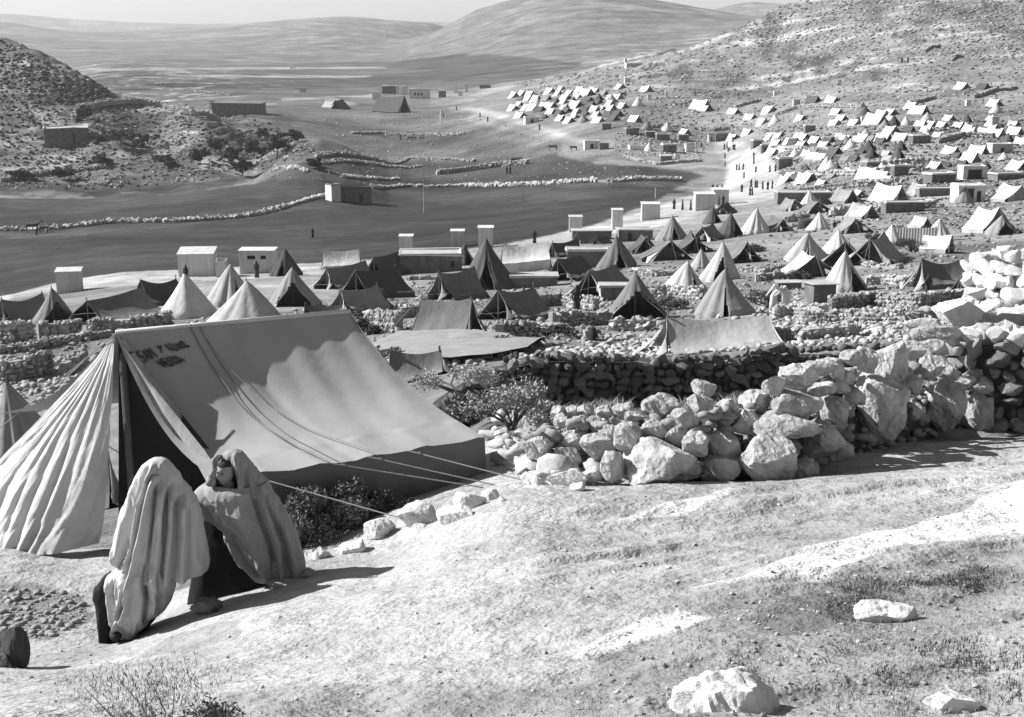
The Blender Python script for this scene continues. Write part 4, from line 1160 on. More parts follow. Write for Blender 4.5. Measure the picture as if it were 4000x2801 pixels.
hf = [([(880, 1790), (915, 1830), (918, 1900)], .035, 7), ([(925, 1780), (945, 1830), (955, 1890)], .03, 7), ([(905, 1800), (930, 1850), (935, 1900)], -.03, 7), ([(968, 1820), (985, 1900)], -.03, 9), ([(960, 1860), (966, 1880)], .03, 8)]
sculpt(w2, 'hood', cloth2, hood, Y2 + .02, lambda q: .95, hf, origin=o2, seed=14, sector=lambda t, q: not (q > 1792 and (abs((t - math.pi * 1.20 + math.pi) % (2 * math.pi) - math.pi) < (.78 if q > 1805 else .5))))
body2 = [(1880, 822, 1040), (1890, 800, 1048), (1899, 780, 1053), (1920, 757, 1064), (1950, 766, 1084), (1990, 775, 1112), (2010, 800, 1126), (2030, 832, 1136), (2065, 868, 1150), (2104, 900, 1165), (2150, 925, 1178), (2200, 955, 1196), (2245, 1000, 1198), (2275, 1050, 1180), (2292, 1080, 1150), (2300, 1100, 1130)]
bf = [([(840, 1905), (900, 1908), (960, 1895)], .02, 30), ([(1000, 1880), (1040, 1990), (1075, 2100), (1090, 2200), (1100, 2270)], -.06, 9), ([(1020, 1890), (1062, 1990), (1098, 2100), (1112, 2200), (1118, 2280)], .06, 9), ([(1046, 1930), (1090, 2010), (1122, 2100), (1138, 2200), (1142, 2270)], -.05, 8),
      ([(1060, 1950), (1105, 2020), (1140, 2110), (1158, 2200), (1160, 2260)], .05, 8), ([(950, 1950), (985, 2040), (1020, 2140), (1060, 2250)], .03, 22), ([(800, 1905), (830, 1925), (860, 1940)], -.05, 12), ([(790, 1930), (800, 1975), (810, 2000)], .07, 20), ([(850, 1925), (900, 1960), (950, 1975)], .03, 20),
      ([(900, 2080), (935, 2130), (985, 2200), (1040, 2260)], .06, 12), ([(925, 2080), (965, 2150), (1010, 2210), (1060, 2260)], -.05, 10)]
sculpt(w2, 'shawl', cloth2, body2, Y2, .80, bf, origin=o2, seed=15, cap=False)
under = [(2060, 868, 940), (2100, 880, 1000), (2150, 898, 1060), (2200, 935, 1120), (2240, 985, 1160), (2275, 1050, 1160), (2300, 1100, 1140)]
sculpt(w2, 'shawl', cloth2, under, Y2 - .10, .55, [([(900, 2110), (950, 2190), (1040, 2270)], .04, 10), ([(915, 2110), (970, 2190), (1060, 2270)], -.04, 8)], origin=o2, seed=16, cap=False, nu=90, nv=70)
dress2 = [(1900, 830, 1030), (1960, 800, 1060), (2000, 785, 1080), (2065, 775, 1100), (2137, 765, 1125), (2209, 755, 1140), (2270, 746, 1140), (2330, 738, 1130), (2390, 732, 1130)]
sculpt(w2, 'dress', blackc, dress2, Y2 + .10, .38, (), origin=o2, seed=17, nu=60, nv=60, wr=.03)
# raised forearm and hand holding the edge of the shawl
mb = MB()
pa = [P(822, 1892, Y2 - .14), P(829, 1862, Y2 - .15), P(836, 1836, Y2 - .16)]
for a_, b_, r0, r1 in ((pa[0], pa[1], .048, .036), (pa[1], pa[2], .036, .026)): mb.tube(a_ - o2, b_ - o2, r0, r1, 10)
mb.obj('sleeve', cloth2, w2, True)
hm = bpy.data.meshes.new('hand'); hb = bmesh.new(); lay = hb.verts.layers.skin.verify()
def chain(pts, start=None):
    prev = start
    for (q, r_) in pts:
        v = hb.verts.new(q); v[lay].radius = (r_, r_ * .75)
        if prev: hb.edges.new((prev, v))
        prev = v
    return prev
wrist = P(836, 1838, Y2 - .16) - o2; up_ = Vector((.012, .0, .075))
v0 = hb.verts.new(wrist); v0[lay].radius = (.024, .018); v0[lay].use_root = True
v1 = hb.verts.new(wrist + up_ * .8); v1[lay].radius = (.034, .016); hb.edges.new((v0, v1))
for k, (ln_, sp) in enumerate(((.062, -.026), (.072, -.009), (.068, .008), (.052, .024))):
    b0_ = wrist + up_ * 1.15 + Vector((sp * .5, sp, 0))
    chain([(b0_, .0095), (b0_ + Vector((.012, sp * .1, ln_ * .5)), .009), (b0_ + Vector((.032, sp * .1, ln_ * .78)), .0078), (b0_ + Vector((.046, sp * .1, ln_ * .70)), .0065)], v1)
chain([(wrist + Vector((.028, -.018, .045)), .011), (wrist + Vector((.042, -.022, .075)), .009), (wrist + Vector((.050, -.020, .098)), .0075)], v0)
hb.to_mesh(hm); hb.free(); hm.materials.append(M['skin'])
ho = add('hand', hm, w2)
mo = ho.modifiers.new('skin', 'SKIN'); mo.use_smooth_shade = True
mo = ho.modifiers.new('sub', 'SUBSURF'); mo.levels = 2; mo.render_levels = 2
# shawl edge pulled forward by the hand
pts = []
for i in range(14):
    t = i / 13
    a_ = P(852 + 22 * math.sin(t * 1.5), 1782 + 4 * t, Y2 - .10).lerp(P(815, 1890, Y2 - .10), t)
    for q in range(6):
        b_ = P(872, 1776, Y2).lerp(P(800, 1905, Y2 + .05), t); pts.append(a_.lerp(b_, q / 5) + Vector((0, .02 * math.sin(q * 2.2 + t * 3), 0)) - o2)
mb = MB(); mb.grid(pts, 14, 6); mb.obj('shawl', cloth2, w2, True)
# crumpled cloth on the ground between and behind the women
def bundle(px, py, y, w, h, d, m, label, seed, dark=False, cat='cloth bundle', name='cloth_bundle'):
    v, f_ = rock_verts(4, seed, 1, 1, 1, cuts=4, rough=.22, cutlo=.7)
    nr = v / np.linalg.norm(v, axis=1)[:, None]
    v = v + nr * (.10 * np.sin(fbm(nr[:, 0] * 2 + 7, nr[:, 1] * 2 + nr[:, 2] + 7, 3, seed) * 16))[:, None]
    v *= np.array([w / 2, d / 2, h / 2])
    c = P(px, py, y); v = v + np.array([0, 0, h * .42])
    return props(add(name, fast_mesh(name, v, f_, m, True), None, c), label, cat)
bundle(805, 2392, 10.6, .26, .14, .2, TENT['mid'], 'low dark heap of cloth in the women\'s shadow', 33)
bundle(1120, 2296, 11.1, .34, .09, .2, cloth2, 'trailing folds of grey shawl lying at the right woman\'s feet', 34)
bundle(1190, 2262, 11.3, .20, .10, .2, cloth2, 'crumpled end of grey shawl on the ground by the bush', 35)

# ================================================================== NEAR BOULDERS
def boulder(parent, x0, y0_, x1, y1_, y, seed, mk='lime_big', dr=.85, name='boulder', sub=5, label=None, cat=None, group=None, cuts=9, rough=.14, tilt=0, cutlo=.56, boxy=2.5):
    w = (x1 - x0) / F * y * 1.02; h = (y1_ - y0_) / F * y * 1.02
    v, f_ = rock_verts(sub, seed, 1, 1, 1, cuts=cuts + 2, rough=rough * 1.25, cutlo=cutlo, boxy=boxy)
    mn, mx = v.min(0), v.max(0); v = (v - (mn + mx) / 2) / ((mx - mn) / 2)
    # fine pitting
    nr = v / np.linalg.norm(v, axis=1)[:, None]
    v = v + nr * (.045 * fbm(v[:, 0] * 5 + v[:, 2] * 3 + 40, v[:, 1] * 5 - v[:, 2] * 4 + 40, 4, seed, .7))[:, None]
    v *= np.array([w / 2, min(w, h * 1.6) / 2 * dr, h / 2])
    if tilt:
        t = math.radians(tilt); c_, s_ = math.cos(t), math.sin(t)
        v = np.stack([v[:, 0] * c_ - v[:, 2] * s_, v[:, 1], v[:, 0] * s_ + v[:, 2] * c_], 1)
    c = P((x0 + x1) / 2, (y0_ + y1_) / 2, y)
    me = fast_mesh(name, v, f_, M[mk]); me.shade_smooth(); me.set_sharp_from_angle(angle=math.radians(24))
    ob = add(name, me, parent, c - (parent.location if parent else Vector((0, 0, 0))))
    if label: props(ob, label, cat or 'boulder', group)
    return ob
wl = [(1900, 1905), (2300, 1885), (2500, 1895), (2700, 1900), (2900, 1885), (3110, 1872), (3540, 1752), (3760, 1700), (3880, 1705), (4100, 1690)]
WP = [G(a, b, 9) for a, b in wl]
def wy_at(px): return float(np.interp(px, [a for a, b in wl], [p.y for p in WP]))
bw_ = empty('boulder_wall', P(2900, 1890, wy_at(2900)), 0, 'rough wall of huge pale boulders and smaller stones along the path', 'stone wall')
BL = [(2504,1540,2650,1642,.9,101),(2396,1648,2511,1765,.35,102),(2431,1704,2738,1892,.30,103),(2267,1690,2413,1800,.35,104),(2344,1750,2441,1882,.1,105),(2275,1826,2352,1886,-.05,106),
 (2705,1483,2795,1545,1.3,107),(2685,1540,2785,1612,1.0,108),(2618,1596,2732,1680,.6,109),(2780,1560,2905,1690,.8,110),(2665,1685,2775,1785,.45,111),(2740,1680,2892,1835,.5,112),(2720,1770,2900,1890,.35,113),
 (2152,1588,2202,1622,1.0,114),(2205,1584,2252,1620,1.0,115),(2258,1582,2318,1622,1.05,116),(2163,1618,2218,1668,.85,117),(2218,1642,2252,1676,.8,118),(2250,1625,2300,1662,.85,119),(2295,1626,2352,1690,.7,120),(2252,1658,2300,1690,.7,121),(2356,1660,2416,1712,.5,122),(2396,1580,2450,1620,1.0,123),(2432,1575,2475,1610,1.05,124),(2440,1610,2512,1650,.8,125),(2330,1590,2392,1630,1.0,126),
 (2879,1690,3114,1890,.18,127),(2922,1612,3215,1720,.45,128),(3008,1525,3216,1625,.6,129),(2978,1462,3066,1540,.75,130),(3040,1418,3200,1515,.8,131),(3190,1402,3302,1492,.9,132),(3120,1408,3268,1470,.95,133),(3150,1486,3262,1550,.6,134),(3090,1640,3300,1800,.40,135),(3207,1542,3322,1700,.35,136),(3298,1508,3384,1590,.40,137),
 (3313,1455,3552,1752,.32,138),(3283,1368,3363,1425,.8,139),(3333,1355,3425,1455,.7,140),(3416,1333,3538,1492,.55,141),(3512,1333,3608,1400,.8,142),(3588,1329,3700,1392,.9,143),(3555,1276,3756,1332,1.4,144),(3586,1390,3700,1478,.65,145),(3681,1420,3748,1483,.6,146),(3603,1481,3766,1690,.30,147),(3764,1528,3878,1708,.25,148),(3725,1468,3818,1522,.45,149),(3790,1473,3878,1535,.40,150),
 (3262,1440,3340,1500,.8,151),(3230,1480,3320,1530,.6,152),(3530,1460,3600,1540,.55,153),(3540,1560,3610,1640,.5,154),(3080,1790,3200,1880,.3,155),(3200,1700,3330,1830,.35,156),(2600,1660,2690,1740,.55,157),(2510,1640,2610,1710,.6,158),(2050,1700,2160,1800,.5,159),(2150,1740,2270,1850,.35,160),(2180,1680,2280,1760,.6,161),(2860,1600,2960,1690,.7,162),(2890,1520,3010,1610,.9,163)]
for q in BL:
    big = (q[2] - q[0]) > 110
    boulder(bw_, q[0] - 4, q[1] - 4, q[2] + 4, q[3] + 6, wy_at((q[0] + q[2]) / 2) + q[4] + (.15 if big else .05), q[5], 'lime_big', dr=.9, name='stone', cuts=10 if big else 7, tilt=RNG.uniform(-10, 18) if q[2] - q[0] < q[3] * .0 + 100 else RNG.uniform(-4, 6))
# rubble packed behind the front boulders
pp, ss = [], []
for k in range(900):
    px = RNG.uniform(2050, 3850); ywl = wy_at(px)
    top = np.interp(px, [2050, 2150, 2500, 2700, 2900, 3100, 3300, 3500, 3850], [1720, 1650, 1640, 1600, 1600, 1500, 1440, 1400, 1480])
    py = RNG.uniform(top, 1860 - .10 * max(0, px - 2900)); yy = ywl + .45 + RNG.uniform(0, .5) + (1850 - py) / 1000
    p = P(px, py, yy)
    if p.z < Hf(p.x, p.y) - .1: continue
    pp.append(p - bw_.location); ss.append(RNG.uniform(.05, .13))
x = add('rubble_fill', scatter_mesh('rubble_fill', np.array(pp), np.array(ss), M['lime_old'], sink=.5), bw_); x['kind'] = 'stuff'
mbc = MB(); pts = []
for k, px in enumerate(np.linspace(2080, 3860, 40)):
    ywl = wy_at(px); top = np.interp(px, [2080, 2300, 2500, 2700, 2900, 3050, 3300, 3500, 3700, 3860], [1740, 1700, 1700, 1660, 1650, 1540, 1480, 1440, 1500, 1560])
    for (yy, kk) in ((ywl + .62, 0), (ywl + .74, .6), (ywl + .95, .9), (ywl + 1.3, .9), (ywl + 1.7, 0)):
        q = P(px, top + 25, yy); g0 = Hf(q.x, q.y); zt = max(g0, P(px, top + 40, ywl + .95).z)
        pts.append(Vector((q.x, q.y, g0 - .15 + (zt - g0) * kk)) - bw_.location)
mbc.grid(pts, 40, 5); x = mbc.obj('earth_core', M['dark_rock'], bw_, True); x['kind'] = 'stuff'

# stones lining the path in front of the large tent
row = [(1415,2018,1548,2115,201,'squarish pale boulder with a shaded side, lower left end of the row by the bush'),(1545,1958,1728,2065,202,'long pale block in the path row, next to the squarish boulder'),(1700,1975,1852,2045,203,'flat oblong stone lying in the path row under the tent ropes'),(1765,1915,1905,1995,204,'rounded white boulder at the foot of the guy ropes'),(1875,1905,1952,1965,205,'small angular stone right of the rounded white boulder'),
       (1318,2103,1432,2170,206,'small pale wedge-shaped stone left of the squarish boulder'),(1213,2130,1302,2192,207,'small pale stone nearest the seated women'),(2030,1845,2130,1900,208,'pale stone at the right end of the row, beyond the ropes'),(2130,1838,2300,1905,209,'low broad slab where the path row meets the boulder wall'),(1600,2040,1670,2075,210,'little stone in front of the path row'),(1940,1940,1985,1965,211,'little white pebble-like stone right of the path row'),(1470,2090,1510,2112,212,'smallest stone in front of the squarish boulder'),(2225,1880,2290,1925,213,'pitted grey stone at the left foot of the boulder wall')]
for (x0, y0_, x1, y1_, sd_, lb) in row:
    g = G((x0 + x1) / 2, y1_ - (y1_ - y0_) * .15, 8)
    boulder(None, x0, y0_, x1, y1_ + 8, g.y + .06, sd_, 'lime_pale', label=lb, name='boulder', cuts=8, group='stones lining the path')
# loose rocks of the right foreground
rocks = [(2555,2585,3060,2920,301,'largest foreground boulder with a shaded right side, cut by the bottom edge','lime_pale',.9),(3325,2352,3610,2452,302,'flat white rock casting a thin shadow, alone on the slope at the right','lime_pale',.8),(3590,2675,3830,2800,303,'jagged white rock with a dark shadow, bottom right corner','lime_pale',.9),(3360,2755,3480,2830,304,'small rounded white stone between the two bottom boulders','lime_pale',1),
         (3450,2330,3500,2355,305,'little stone above the flat white rock','lime_pale',1),(3530,2230,3590,2262,306,'small pale stone among dark tufts on the upper right slope','lime_pale',1),(3080,2645,3150,2680,307,'small pale stone right of the largest boulder','lime_pale',1)]
for (x0, y0_, x1, y1_, sd_, lb, mk, dr) in rocks:
    g = G((x0 + x1) / 2, min(2800, y1_) - 20, 2)
    boulder(None, x0, y0_, x1, y1_, g.y + .06, sd_, mk, dr=dr, label=lb, name='rock', cuts=11, rough=.18, tilt=-6 if sd_ in (301, 302) else 0)
boulder(None, -25, 2428, 122, 2650, 9.25, 321, 'dark_rock', label='dark smooth boulder rising behind the dirt bank at the lower left edge', cuts=7, rough=.16, cutlo=.7, tilt=-14, boxy=2.1)
boulder(None, -120, 2500, 20, 2680, 9.35, 322, 'dark_rock', label='black rounded rock cut by the left edge of the photo', cuts=5, rough=.05, cutlo=.8)
boulder(None, -40, 2548, 32, 2625, 9.1, 323, 'lime_old', label='grey rounded stone in the lower left corner before the black rock', cuts=7, rough=.14, cutlo=.7)

# ================================================================== DRY STONE WALLS BEHIND
dw = [(1640, 1500, 19.5), (1750, 1540, 20.0), (1900, 1590, 20.6), (2150, 1598, 21.0), (2500, 1592, 21.6), (2900, 1550, 22.0), (3300, 1500, 22.6), (3620, 1460, 23.2)]
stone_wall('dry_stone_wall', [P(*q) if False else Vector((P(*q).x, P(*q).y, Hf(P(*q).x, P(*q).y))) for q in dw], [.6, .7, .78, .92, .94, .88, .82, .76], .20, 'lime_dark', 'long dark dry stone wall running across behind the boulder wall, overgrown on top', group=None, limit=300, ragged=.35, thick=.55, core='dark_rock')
tw = [(3560, 19.6), (3700, 18.8), (3850, 18.4), (4100, 18.0), (4350, 17.8)]
tws = []
for px, yy in tw:
    xx = float(a_of(px, -.25)) * yy; tws.append(Vector((xx, yy, Hf(xx, yy))))
stone_wall('tall_stone_wall', tws, [.75, 1.25, 1.38, 1.42, 1.42], .26, 'lime_dark', 'tall wall in deep shade with sunlit capstones, at the right edge behind the boulders', limit=300, thick=.8, core='dark_rock', ragged=.3, top_mk='lime_pale')  # shaded face and sunlit top put into dark and pale stone colours
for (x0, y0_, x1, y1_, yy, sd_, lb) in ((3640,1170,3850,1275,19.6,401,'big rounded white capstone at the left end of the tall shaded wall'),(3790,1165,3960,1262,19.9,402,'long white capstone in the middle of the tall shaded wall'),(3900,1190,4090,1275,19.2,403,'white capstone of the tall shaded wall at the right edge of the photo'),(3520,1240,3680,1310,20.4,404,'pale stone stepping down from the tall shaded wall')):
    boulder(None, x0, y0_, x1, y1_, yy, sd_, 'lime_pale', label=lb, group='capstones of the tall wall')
# pale wall of squared blocks at the right edge, face turned to the sun
bwl = []
for px, yy in ((3800, 28.6), (3850, 27.4), (3990, 25.6), (4200, 24.4)):
    xx = float(a_of(px, -.2)) * yy; bwl.append(Vector((xx, yy, Hf(xx, yy))))
stone_wall('block_wall', bwl, [1.95, 2.3, 2.55, 2.6], .42, 'lime_pale', 'pale wall of squared limestone blocks lit by the sun, at the right edge', limit=300, thick=.7, flat=.62, ragged=.35, core='lime')

# ================================================================== PLANTS NEAR THE CAMERA
def at_ground(px, py, ymin=8): return G(px, py, ymin)
shrub(at_ground(1190, 2115, 10), 1.0, .62, 5200, .022, M['leaf'], 'leafy grey bush beside the seated woman, below the tent wall', stems=9, clumps=13, seed=3)
shrub(at_ground(1330, 2060, 10), 1.0, .55, 5200, .022, M['leaf'], 'leafy bush between the tent wall and the path stones', stems=9, clumps=13, seed=4)
shrub(at_ground(1480, 2000, 10), .6, .30, 1800, .02, M['leafd'], 'low bush under the lowest guy rope', stems=5, clumps=7, seed=5)
shrub(P(2000, 1660, 15.8), 1.0, .62, 4200, .022, M['leafp'], 'feathery dry bush right of the large tent corner', stems=8, clumps=12, seed=6)
shrub(P(2130, 1700, 15.5), .6, .42, 1800, .022, M['leafp'], 'small feathery bush beside the forked stump', stems=6, clumps=7, seed=7)
shrub(P(1780, 1520, 18.6), .9, .5, 2400, .022, M['leafp'], 'dry bush on the broken end of the dark wall', stems=5, clumps=9, seed=8)
shrub(at_ground(600, 2900, 4), 1.0, .36, 2200, .013, M['leaf'], 'sparse dry bush at the bottom edge, left of centre', stems=9, clumps=14, seed=9, blade=True)
shrub(at_ground(760, 2880, 4), .50, .18, 900, .012, M['leaf'], 'low dark tuft right of the sparse bottom bush', stems=5, clumps=7, seed=10)
# forked stump
g = P(2100, 1835, 14.4); o = empty('forked_stump', g, 0, 'bare forked stump standing among stones left of the boulder wall', 'tree stump')
mb = MB(); mb.tube((0, 0, -.1), (.01, 0, .22), .035, .03, 8); mb.tube((.01, 0, .22), (.07, .02, .48), .028, .016, 8); mb.obj('trunk', M['stem'], o, True)
mb = MB(); mb.tube((.0, 0, .22), (-.10, .02, .44), .02, .012, 7); mb.obj('branch', M['stem'], o, True)
# rubble and stones around the stump
def field_of_stones(name, label, polys, count, size, mk, ymin=9, ymax=1e9, lib=None, kind='stuff', lift=0):
    pts, ss = [], []
    for poly, n_ in polys:
        xs = [q[0] for q in poly]; ys = [q[1] for q in poly]; k = 0; tries = 0
        while k < n_ and tries < n_ * 8:
            tries += 1
            x = RNG.uniform(min(xs), max(xs)); y = RNG.uniform(min(ys), max(ys))
            if not pip(poly, np.array([x]), np.array([y]))[0]: continue
            g_ = G(x, y, ymin)
            if g_.y > ymax: continue
            pts.append(g_); ss.append(size * (RNG.rand() ** 4 * 2.6 + .35)); k += 1
    pts = np.array(pts); ss = np.array(ss); o_ = pts[0].copy()
    me = scatter_mesh(name, pts - o_, ss, M[mk], lib=lib)
    return props(add(name, me, None, o_), label, None, None, kind)
ROCKS2 = [(ROCKV[k][0], ROCKV[k][1]) for k in range(8)]
field_of_stones('rubble', 'loose rubble around the forked stump', [([(1900, 1620), (2300, 1600), (2450, 1690), (2320, 1900), (2000, 1860), (1930, 1740)], 420)], 420, .085, 'lime', 11, 19, ROCKS2)
field_of_stones('gravel', 'pebbles and clods strewn over the path', [([(0, 2560), (900, 2380), (1500, 2290), (2400, 1930), (4000, 1760), (4000, 2100), (2800, 2300), (2300, 2560), (1500, 2790), (0, 2790)], 900)], 0, .007, 'lime', 2, 17, ROCKS2)
field_of_stones('gravel', 'stones and clods of the grassy slope at the lower right', [([(2330, 2560), (2900, 2300), (3400, 2220), (4000, 2130), (4000, 2800), (1800, 2800)], 1300)], 0, .007, 'lime_mid', 2, 15, ROCKS2)
field_of_stones('gravel', 'dark clods of the dug earth at the left', [([(0, 2300), (300, 2320), (350, 2400), (250, 2470), (120, 2520), (0, 2480)], 500)], 0, .022, 'lime_old', 8, 16)
def grass(name, label, polys, blade, mk, ymin, h=.05, wd=.0018):
    pts = []
    for poly, n_ in polys:
        xs = [q[0] for q in poly]; ys = [q[1] for q in poly]; k = 0
        while k < n_:
            x = RNG.uniform(min(xs), max(xs)); y = RNG.uniform(min(ys), max(ys))
            if not pip(poly, np.array([x]), np.array([y]))[0]: k += .2; continue
            g_ = G(x, y, ymin); m_ = RNG.randint(5, 16)
            if float(fbm(g_.x * 3.5 * (8 / g_.y), g_.y * 3.5 * (8 / g_.y), 3, 91)) + RNG.normal(0, .15) < .02: k += .5; continue
            for _ in range(m_): pts.append((g_.x + RNG.normal(0, .03), g_.y + RNG.normal(0, .03), 0))
            k += 1
    pts = np.array(pts); pts[:, 2] = H(pts[:, 0], pts[:, 1]); n_ = len(pts); o_ = pts[0].copy()
    hh = h * RNG.uniform(.4, 1.5, n_); d = RNG.normal(0, .5, (n_, 2)) * hh[:, None]
    ang = RNG.uniform(0, 3.14, n_); wv = np.stack([np.cos(ang), np.sin(ang), np.zeros(n_)], 1) * wd * RNG.uniform(.6, 1.6, n_)[:, None]
    b_ = pts - o_; tip = b_ + np.concatenate([d, hh[:, None]], 1); midp = b_ + np.concatenate([d * .3, hh[:, None] * .6], 1)
    V_ = np.stack([b_ - wv, b_ + wv, midp + wv * .7, midp - wv * .7], 1).reshape(-1, 3); V2 = np.stack([midp - wv * .7, midp + wv * .7, tip + wv * .05, tip - wv * .05], 1).reshape(-1, 3)
    V_ = np.concatenate([V_, V2]); Q_ = np.arange(len(V_)).reshape(-1, 4)
    return props(add(name, fast_mesh(name, V_, Q_, M[mk]), None, o_), label, None, None, 'stuff')
grass('grass', 'dry grass stubble on the lower right slope', [([(2330, 2560), (2900, 2300), (3400, 2220), (4000, 2130), (4000, 2800), (1900, 2800)], 1100), ([(900, 2760), (1900, 2680), (2000, 2800), (800, 2800)], 120)], 0, 'leafp', 2, .020, .0012)
grass('grass', 'dark low weeds on the right slope', [([(2950, 2420), (3100, 2300), (3300, 2250), (3600, 2260), (3500, 2330), (3350, 2400), (3100, 2460)], 200), ([(3550, 2290), (3800, 2210), (3980, 2240), (3800, 2300)], 160), ([(3500, 2500), (4000, 2500), (4000, 2780), (3800, 2700)], 120), ([(2700, 2500), (3400, 2500), (3600, 2780), (3100, 2780)], 60)], 0, 'leafd', 2, .022, .002)
grass('grass', 'tall dry weeds between the two stone walls', [([(2000, 1640), (2500, 1590), (3000, 1540), (3000, 1600), (2700, 1640), (2300, 1640), (2000, 1720)], 700), ([(2850, 1500), (3100, 1480), (3000, 1580)], 150)], 0, 'leafp', 15, .16, .005)
grass('grass', 'weeds growing along the top of the dark wall', [([(2050, 1440), (2600, 1375), (3300, 1320), (3300, 1335), (2600, 1400), (2050, 1465)], 500)], 0, 'leaf', 15, .12, .005)
# ================================================================== THE CAMP, NEAR ROWS
GN = 'tents of the near rows'
def T(kind, px, py, *a, **k):
    return (ridge_tent if kind == 'r' else bell_tent)(px, py, *a, group=k.pop('group', GN), **k)
# ridge_tent(px, py, L, W, h, head, tone, label) ; bell_tent(px, py, R, h, tone, label, door, open_)
T('r', 95, 1262, 3.25, 3.12, 2.0, 50, 'mid', 'leftmost tent, grey ridge tent whose canvas runs down to the left edge of the photo', open_end=0, seed=11, end_out=(.9, .3), ymin=55)
T('b', 212, 1268, 1.35, 2.4, 'grey', 'dark pointed tent, black doorway to the right, second tent from the left edge', door=-50, open_=52, seed=12, sq=.9, ymin=55)
T('r', 455, 1250, 4.50, 4.32, 1.75, 55, 'mid', 'wide low ridge tent with a long black opening, behind the left rubble wall', open_end=0, opening=.95, seed=13, end_out=(.5, .4), ymin=55)
T('r', 625, 1190, 3.25, 3.30, 2.0, 50, 'dark', 'dark ridge tent with a black gable, just before the white hut with the bright roof', open_end=0, seed=14, ymin=60)
T('b', 735, 1238, 1.55, 2.4, 'white', 'bright pleated bell tent, between the dark ridge tent and the taller pale tents', door=60, seed=15, ymin=60)
T('b', 908, 1190, 1.6, 2.5, 'pale', 'pale bell tent standing highest behind the bright peaked tent', door=-60, open_=10, seed=16, ymin=65)
T('b', 955, 1262, 2.1, 2.35, 'pale', 'broad pale peaked tent directly above the ridge of the large tent', door=-150, seed=17, ymin=50, sq=.8)
T('b', 1118, 1078, 1.7, 2.9, 'dark', 'dark conical tent beside the white hut with two windows', door=-100, open_=12, seed=18, ymin=100)
T('b', 1155, 1195, 1.65, 2.5, 'grey', 'grey bell tent with a black triangular doorway and one bright left edge', door=-85, open_=42, seed=19, ymin=60, flap_tone='white')
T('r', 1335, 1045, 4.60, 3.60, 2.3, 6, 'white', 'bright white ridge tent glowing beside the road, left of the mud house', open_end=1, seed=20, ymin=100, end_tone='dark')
T('r', 1355, 1128, 4.00, 3.00, 2.0, 45, 'mid', 'grey ridge tent with a striped pale left end, below the bright white ridge tent', seed=21, end_out=(.9, .2), end_tone='pale', ymin=60)
T('r', 1510, 1078, 3.25, 3.40, 2.1, 50, 'dark', 'dark ridge tent with its roof falling towards the mud house', open_end=0, seed=22, ymin=70)
T('r', 1470, 1160, 3.38, 3.84, 1.9, 45, 'dark', 'dark sagging ridge tent patched with shadow, above the dark bushes', open_end=0, opening=.9, seed=23, ymin=55)
T('r', 1405, 1215, 3.25, 2.60, 1.6, 48, 'grey', 'low grey ridge tent with a sunlit right end, just above the big tent\'s far corner', open_end=0, seed=24, end_tone='pale', end_out=(.9, .7), ymin=45)
T('r', 1265, 1262, 2.30, 2.00, 1.2, 8, 'dark', 'dark tent ridge peeping over the right end of the large tent', seed=25, ymin=30, guys=False)
T('b', 1812, 1035, 1.2, 2.2, 'dark', 'small dark cone tent leaning on the right end of the mud house', door=-60, open_=20, seed=26, ymin=80)
T('b', 1912, 1128, 1.75, 3.0, 'dark', 'tallest dark pointed tent with a narrow black slit, in the middle of the photo', door=-95, open_=15, seed=27, ymin=70)
T('r', 1785, 1168, 3.25, 2.60, 2.0, 45, 'mid', 'grey tent with a pleated sunlit gable, in front of the tall dark pointed tent', seed=28, end_out=(1.2, .3), end_tone='pale', ymin=50)
T('r', 1745, 1305, 3.12, 3.20, 2.1, -18, 'mid', 'creased dark grey ridge tent, black opening at its right end, above the pale sheet', open_end=1, opening=.7, seed=29, ymin=35, he=.15)
T('r', 2015, 1245, 3.75, 3.60, 2.1, 50, 'mid', 'grey ridge tent with a bright edge at left, right of the creased dark tent', seed=30, end_out=(1.0, .3), ymin=45)
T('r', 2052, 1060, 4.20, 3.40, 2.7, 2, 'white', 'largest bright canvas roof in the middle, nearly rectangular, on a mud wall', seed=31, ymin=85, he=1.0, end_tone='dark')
T('r', 2205, 1000, 3.50, 2.60, 1.9, 30, 'dark', 'dark ridge tent directly behind the bright rectangular canvas roof', seed=32, ymin=90)
T('r', 2225, 1092, 3.00, 3.20, 1.9, 45, 'dark', 'dark tilted roof with a black underside, right of the bright rectangular canvas roof', open_end=0, opening=.95, seed=33, ymin=70)
T('r', 2285, 950, 3.25, 2.40, 1.7, 40, 'mid', 'small grey ridge tent before the row of mud houses', seed=34, ymin=110)
T('r', 2352, 952, 3.00, 2.20, 1.5, 40, 'dark', 'small dark ridge tent touching the small grey one before the mud houses', seed=35, ymin=110)
T('b', 2408, 1045, 1.75, 2.8, 'mid', 'tall grey bell tent with a black slit door, before the long mud wall', door=-80, open_=14, seed=36, ymin=75, flap_tone='pale')
T('b', 2622, 935, 1.75, 2.6, 'grey', 'grey bell tent with a pale stripe, farther back above the low ridge tents', door=-80, open_=12, seed=37, ymin=100)
T('r', 2515, 985, 2.30, 3.38, 1.8, 100, 'dark', 'little dark ridge tent with a pale left edge, between two bell tents', open_end=0, seed=38, ymin=90, end_out=(.7, .3))
T('r', 2605, 1012, 3.00, 5.60, 1.9, 100, 'mid', 'ridge tent with pale posts showing in its black opening', open_end=0, opening=.8, seed=39, ymin=80, end_out=(1.2, .3), end_tone='white')
T('r', 2705, 985, 2.20, 3.38, 1.9, 95, 'dark', 'dark peaked tent left of the open shelter on posts', open_end=0, opening=.8, seed=40, ymin=90)
T('r', 2762, 940, 3.50, 3.36, 1.9, 60, 'mid', 'grey ridge tent with a bright left flap, above the open shelter', open_end=0, seed=41, ymin=95, end_out=(.9, .3), end_tone='white')
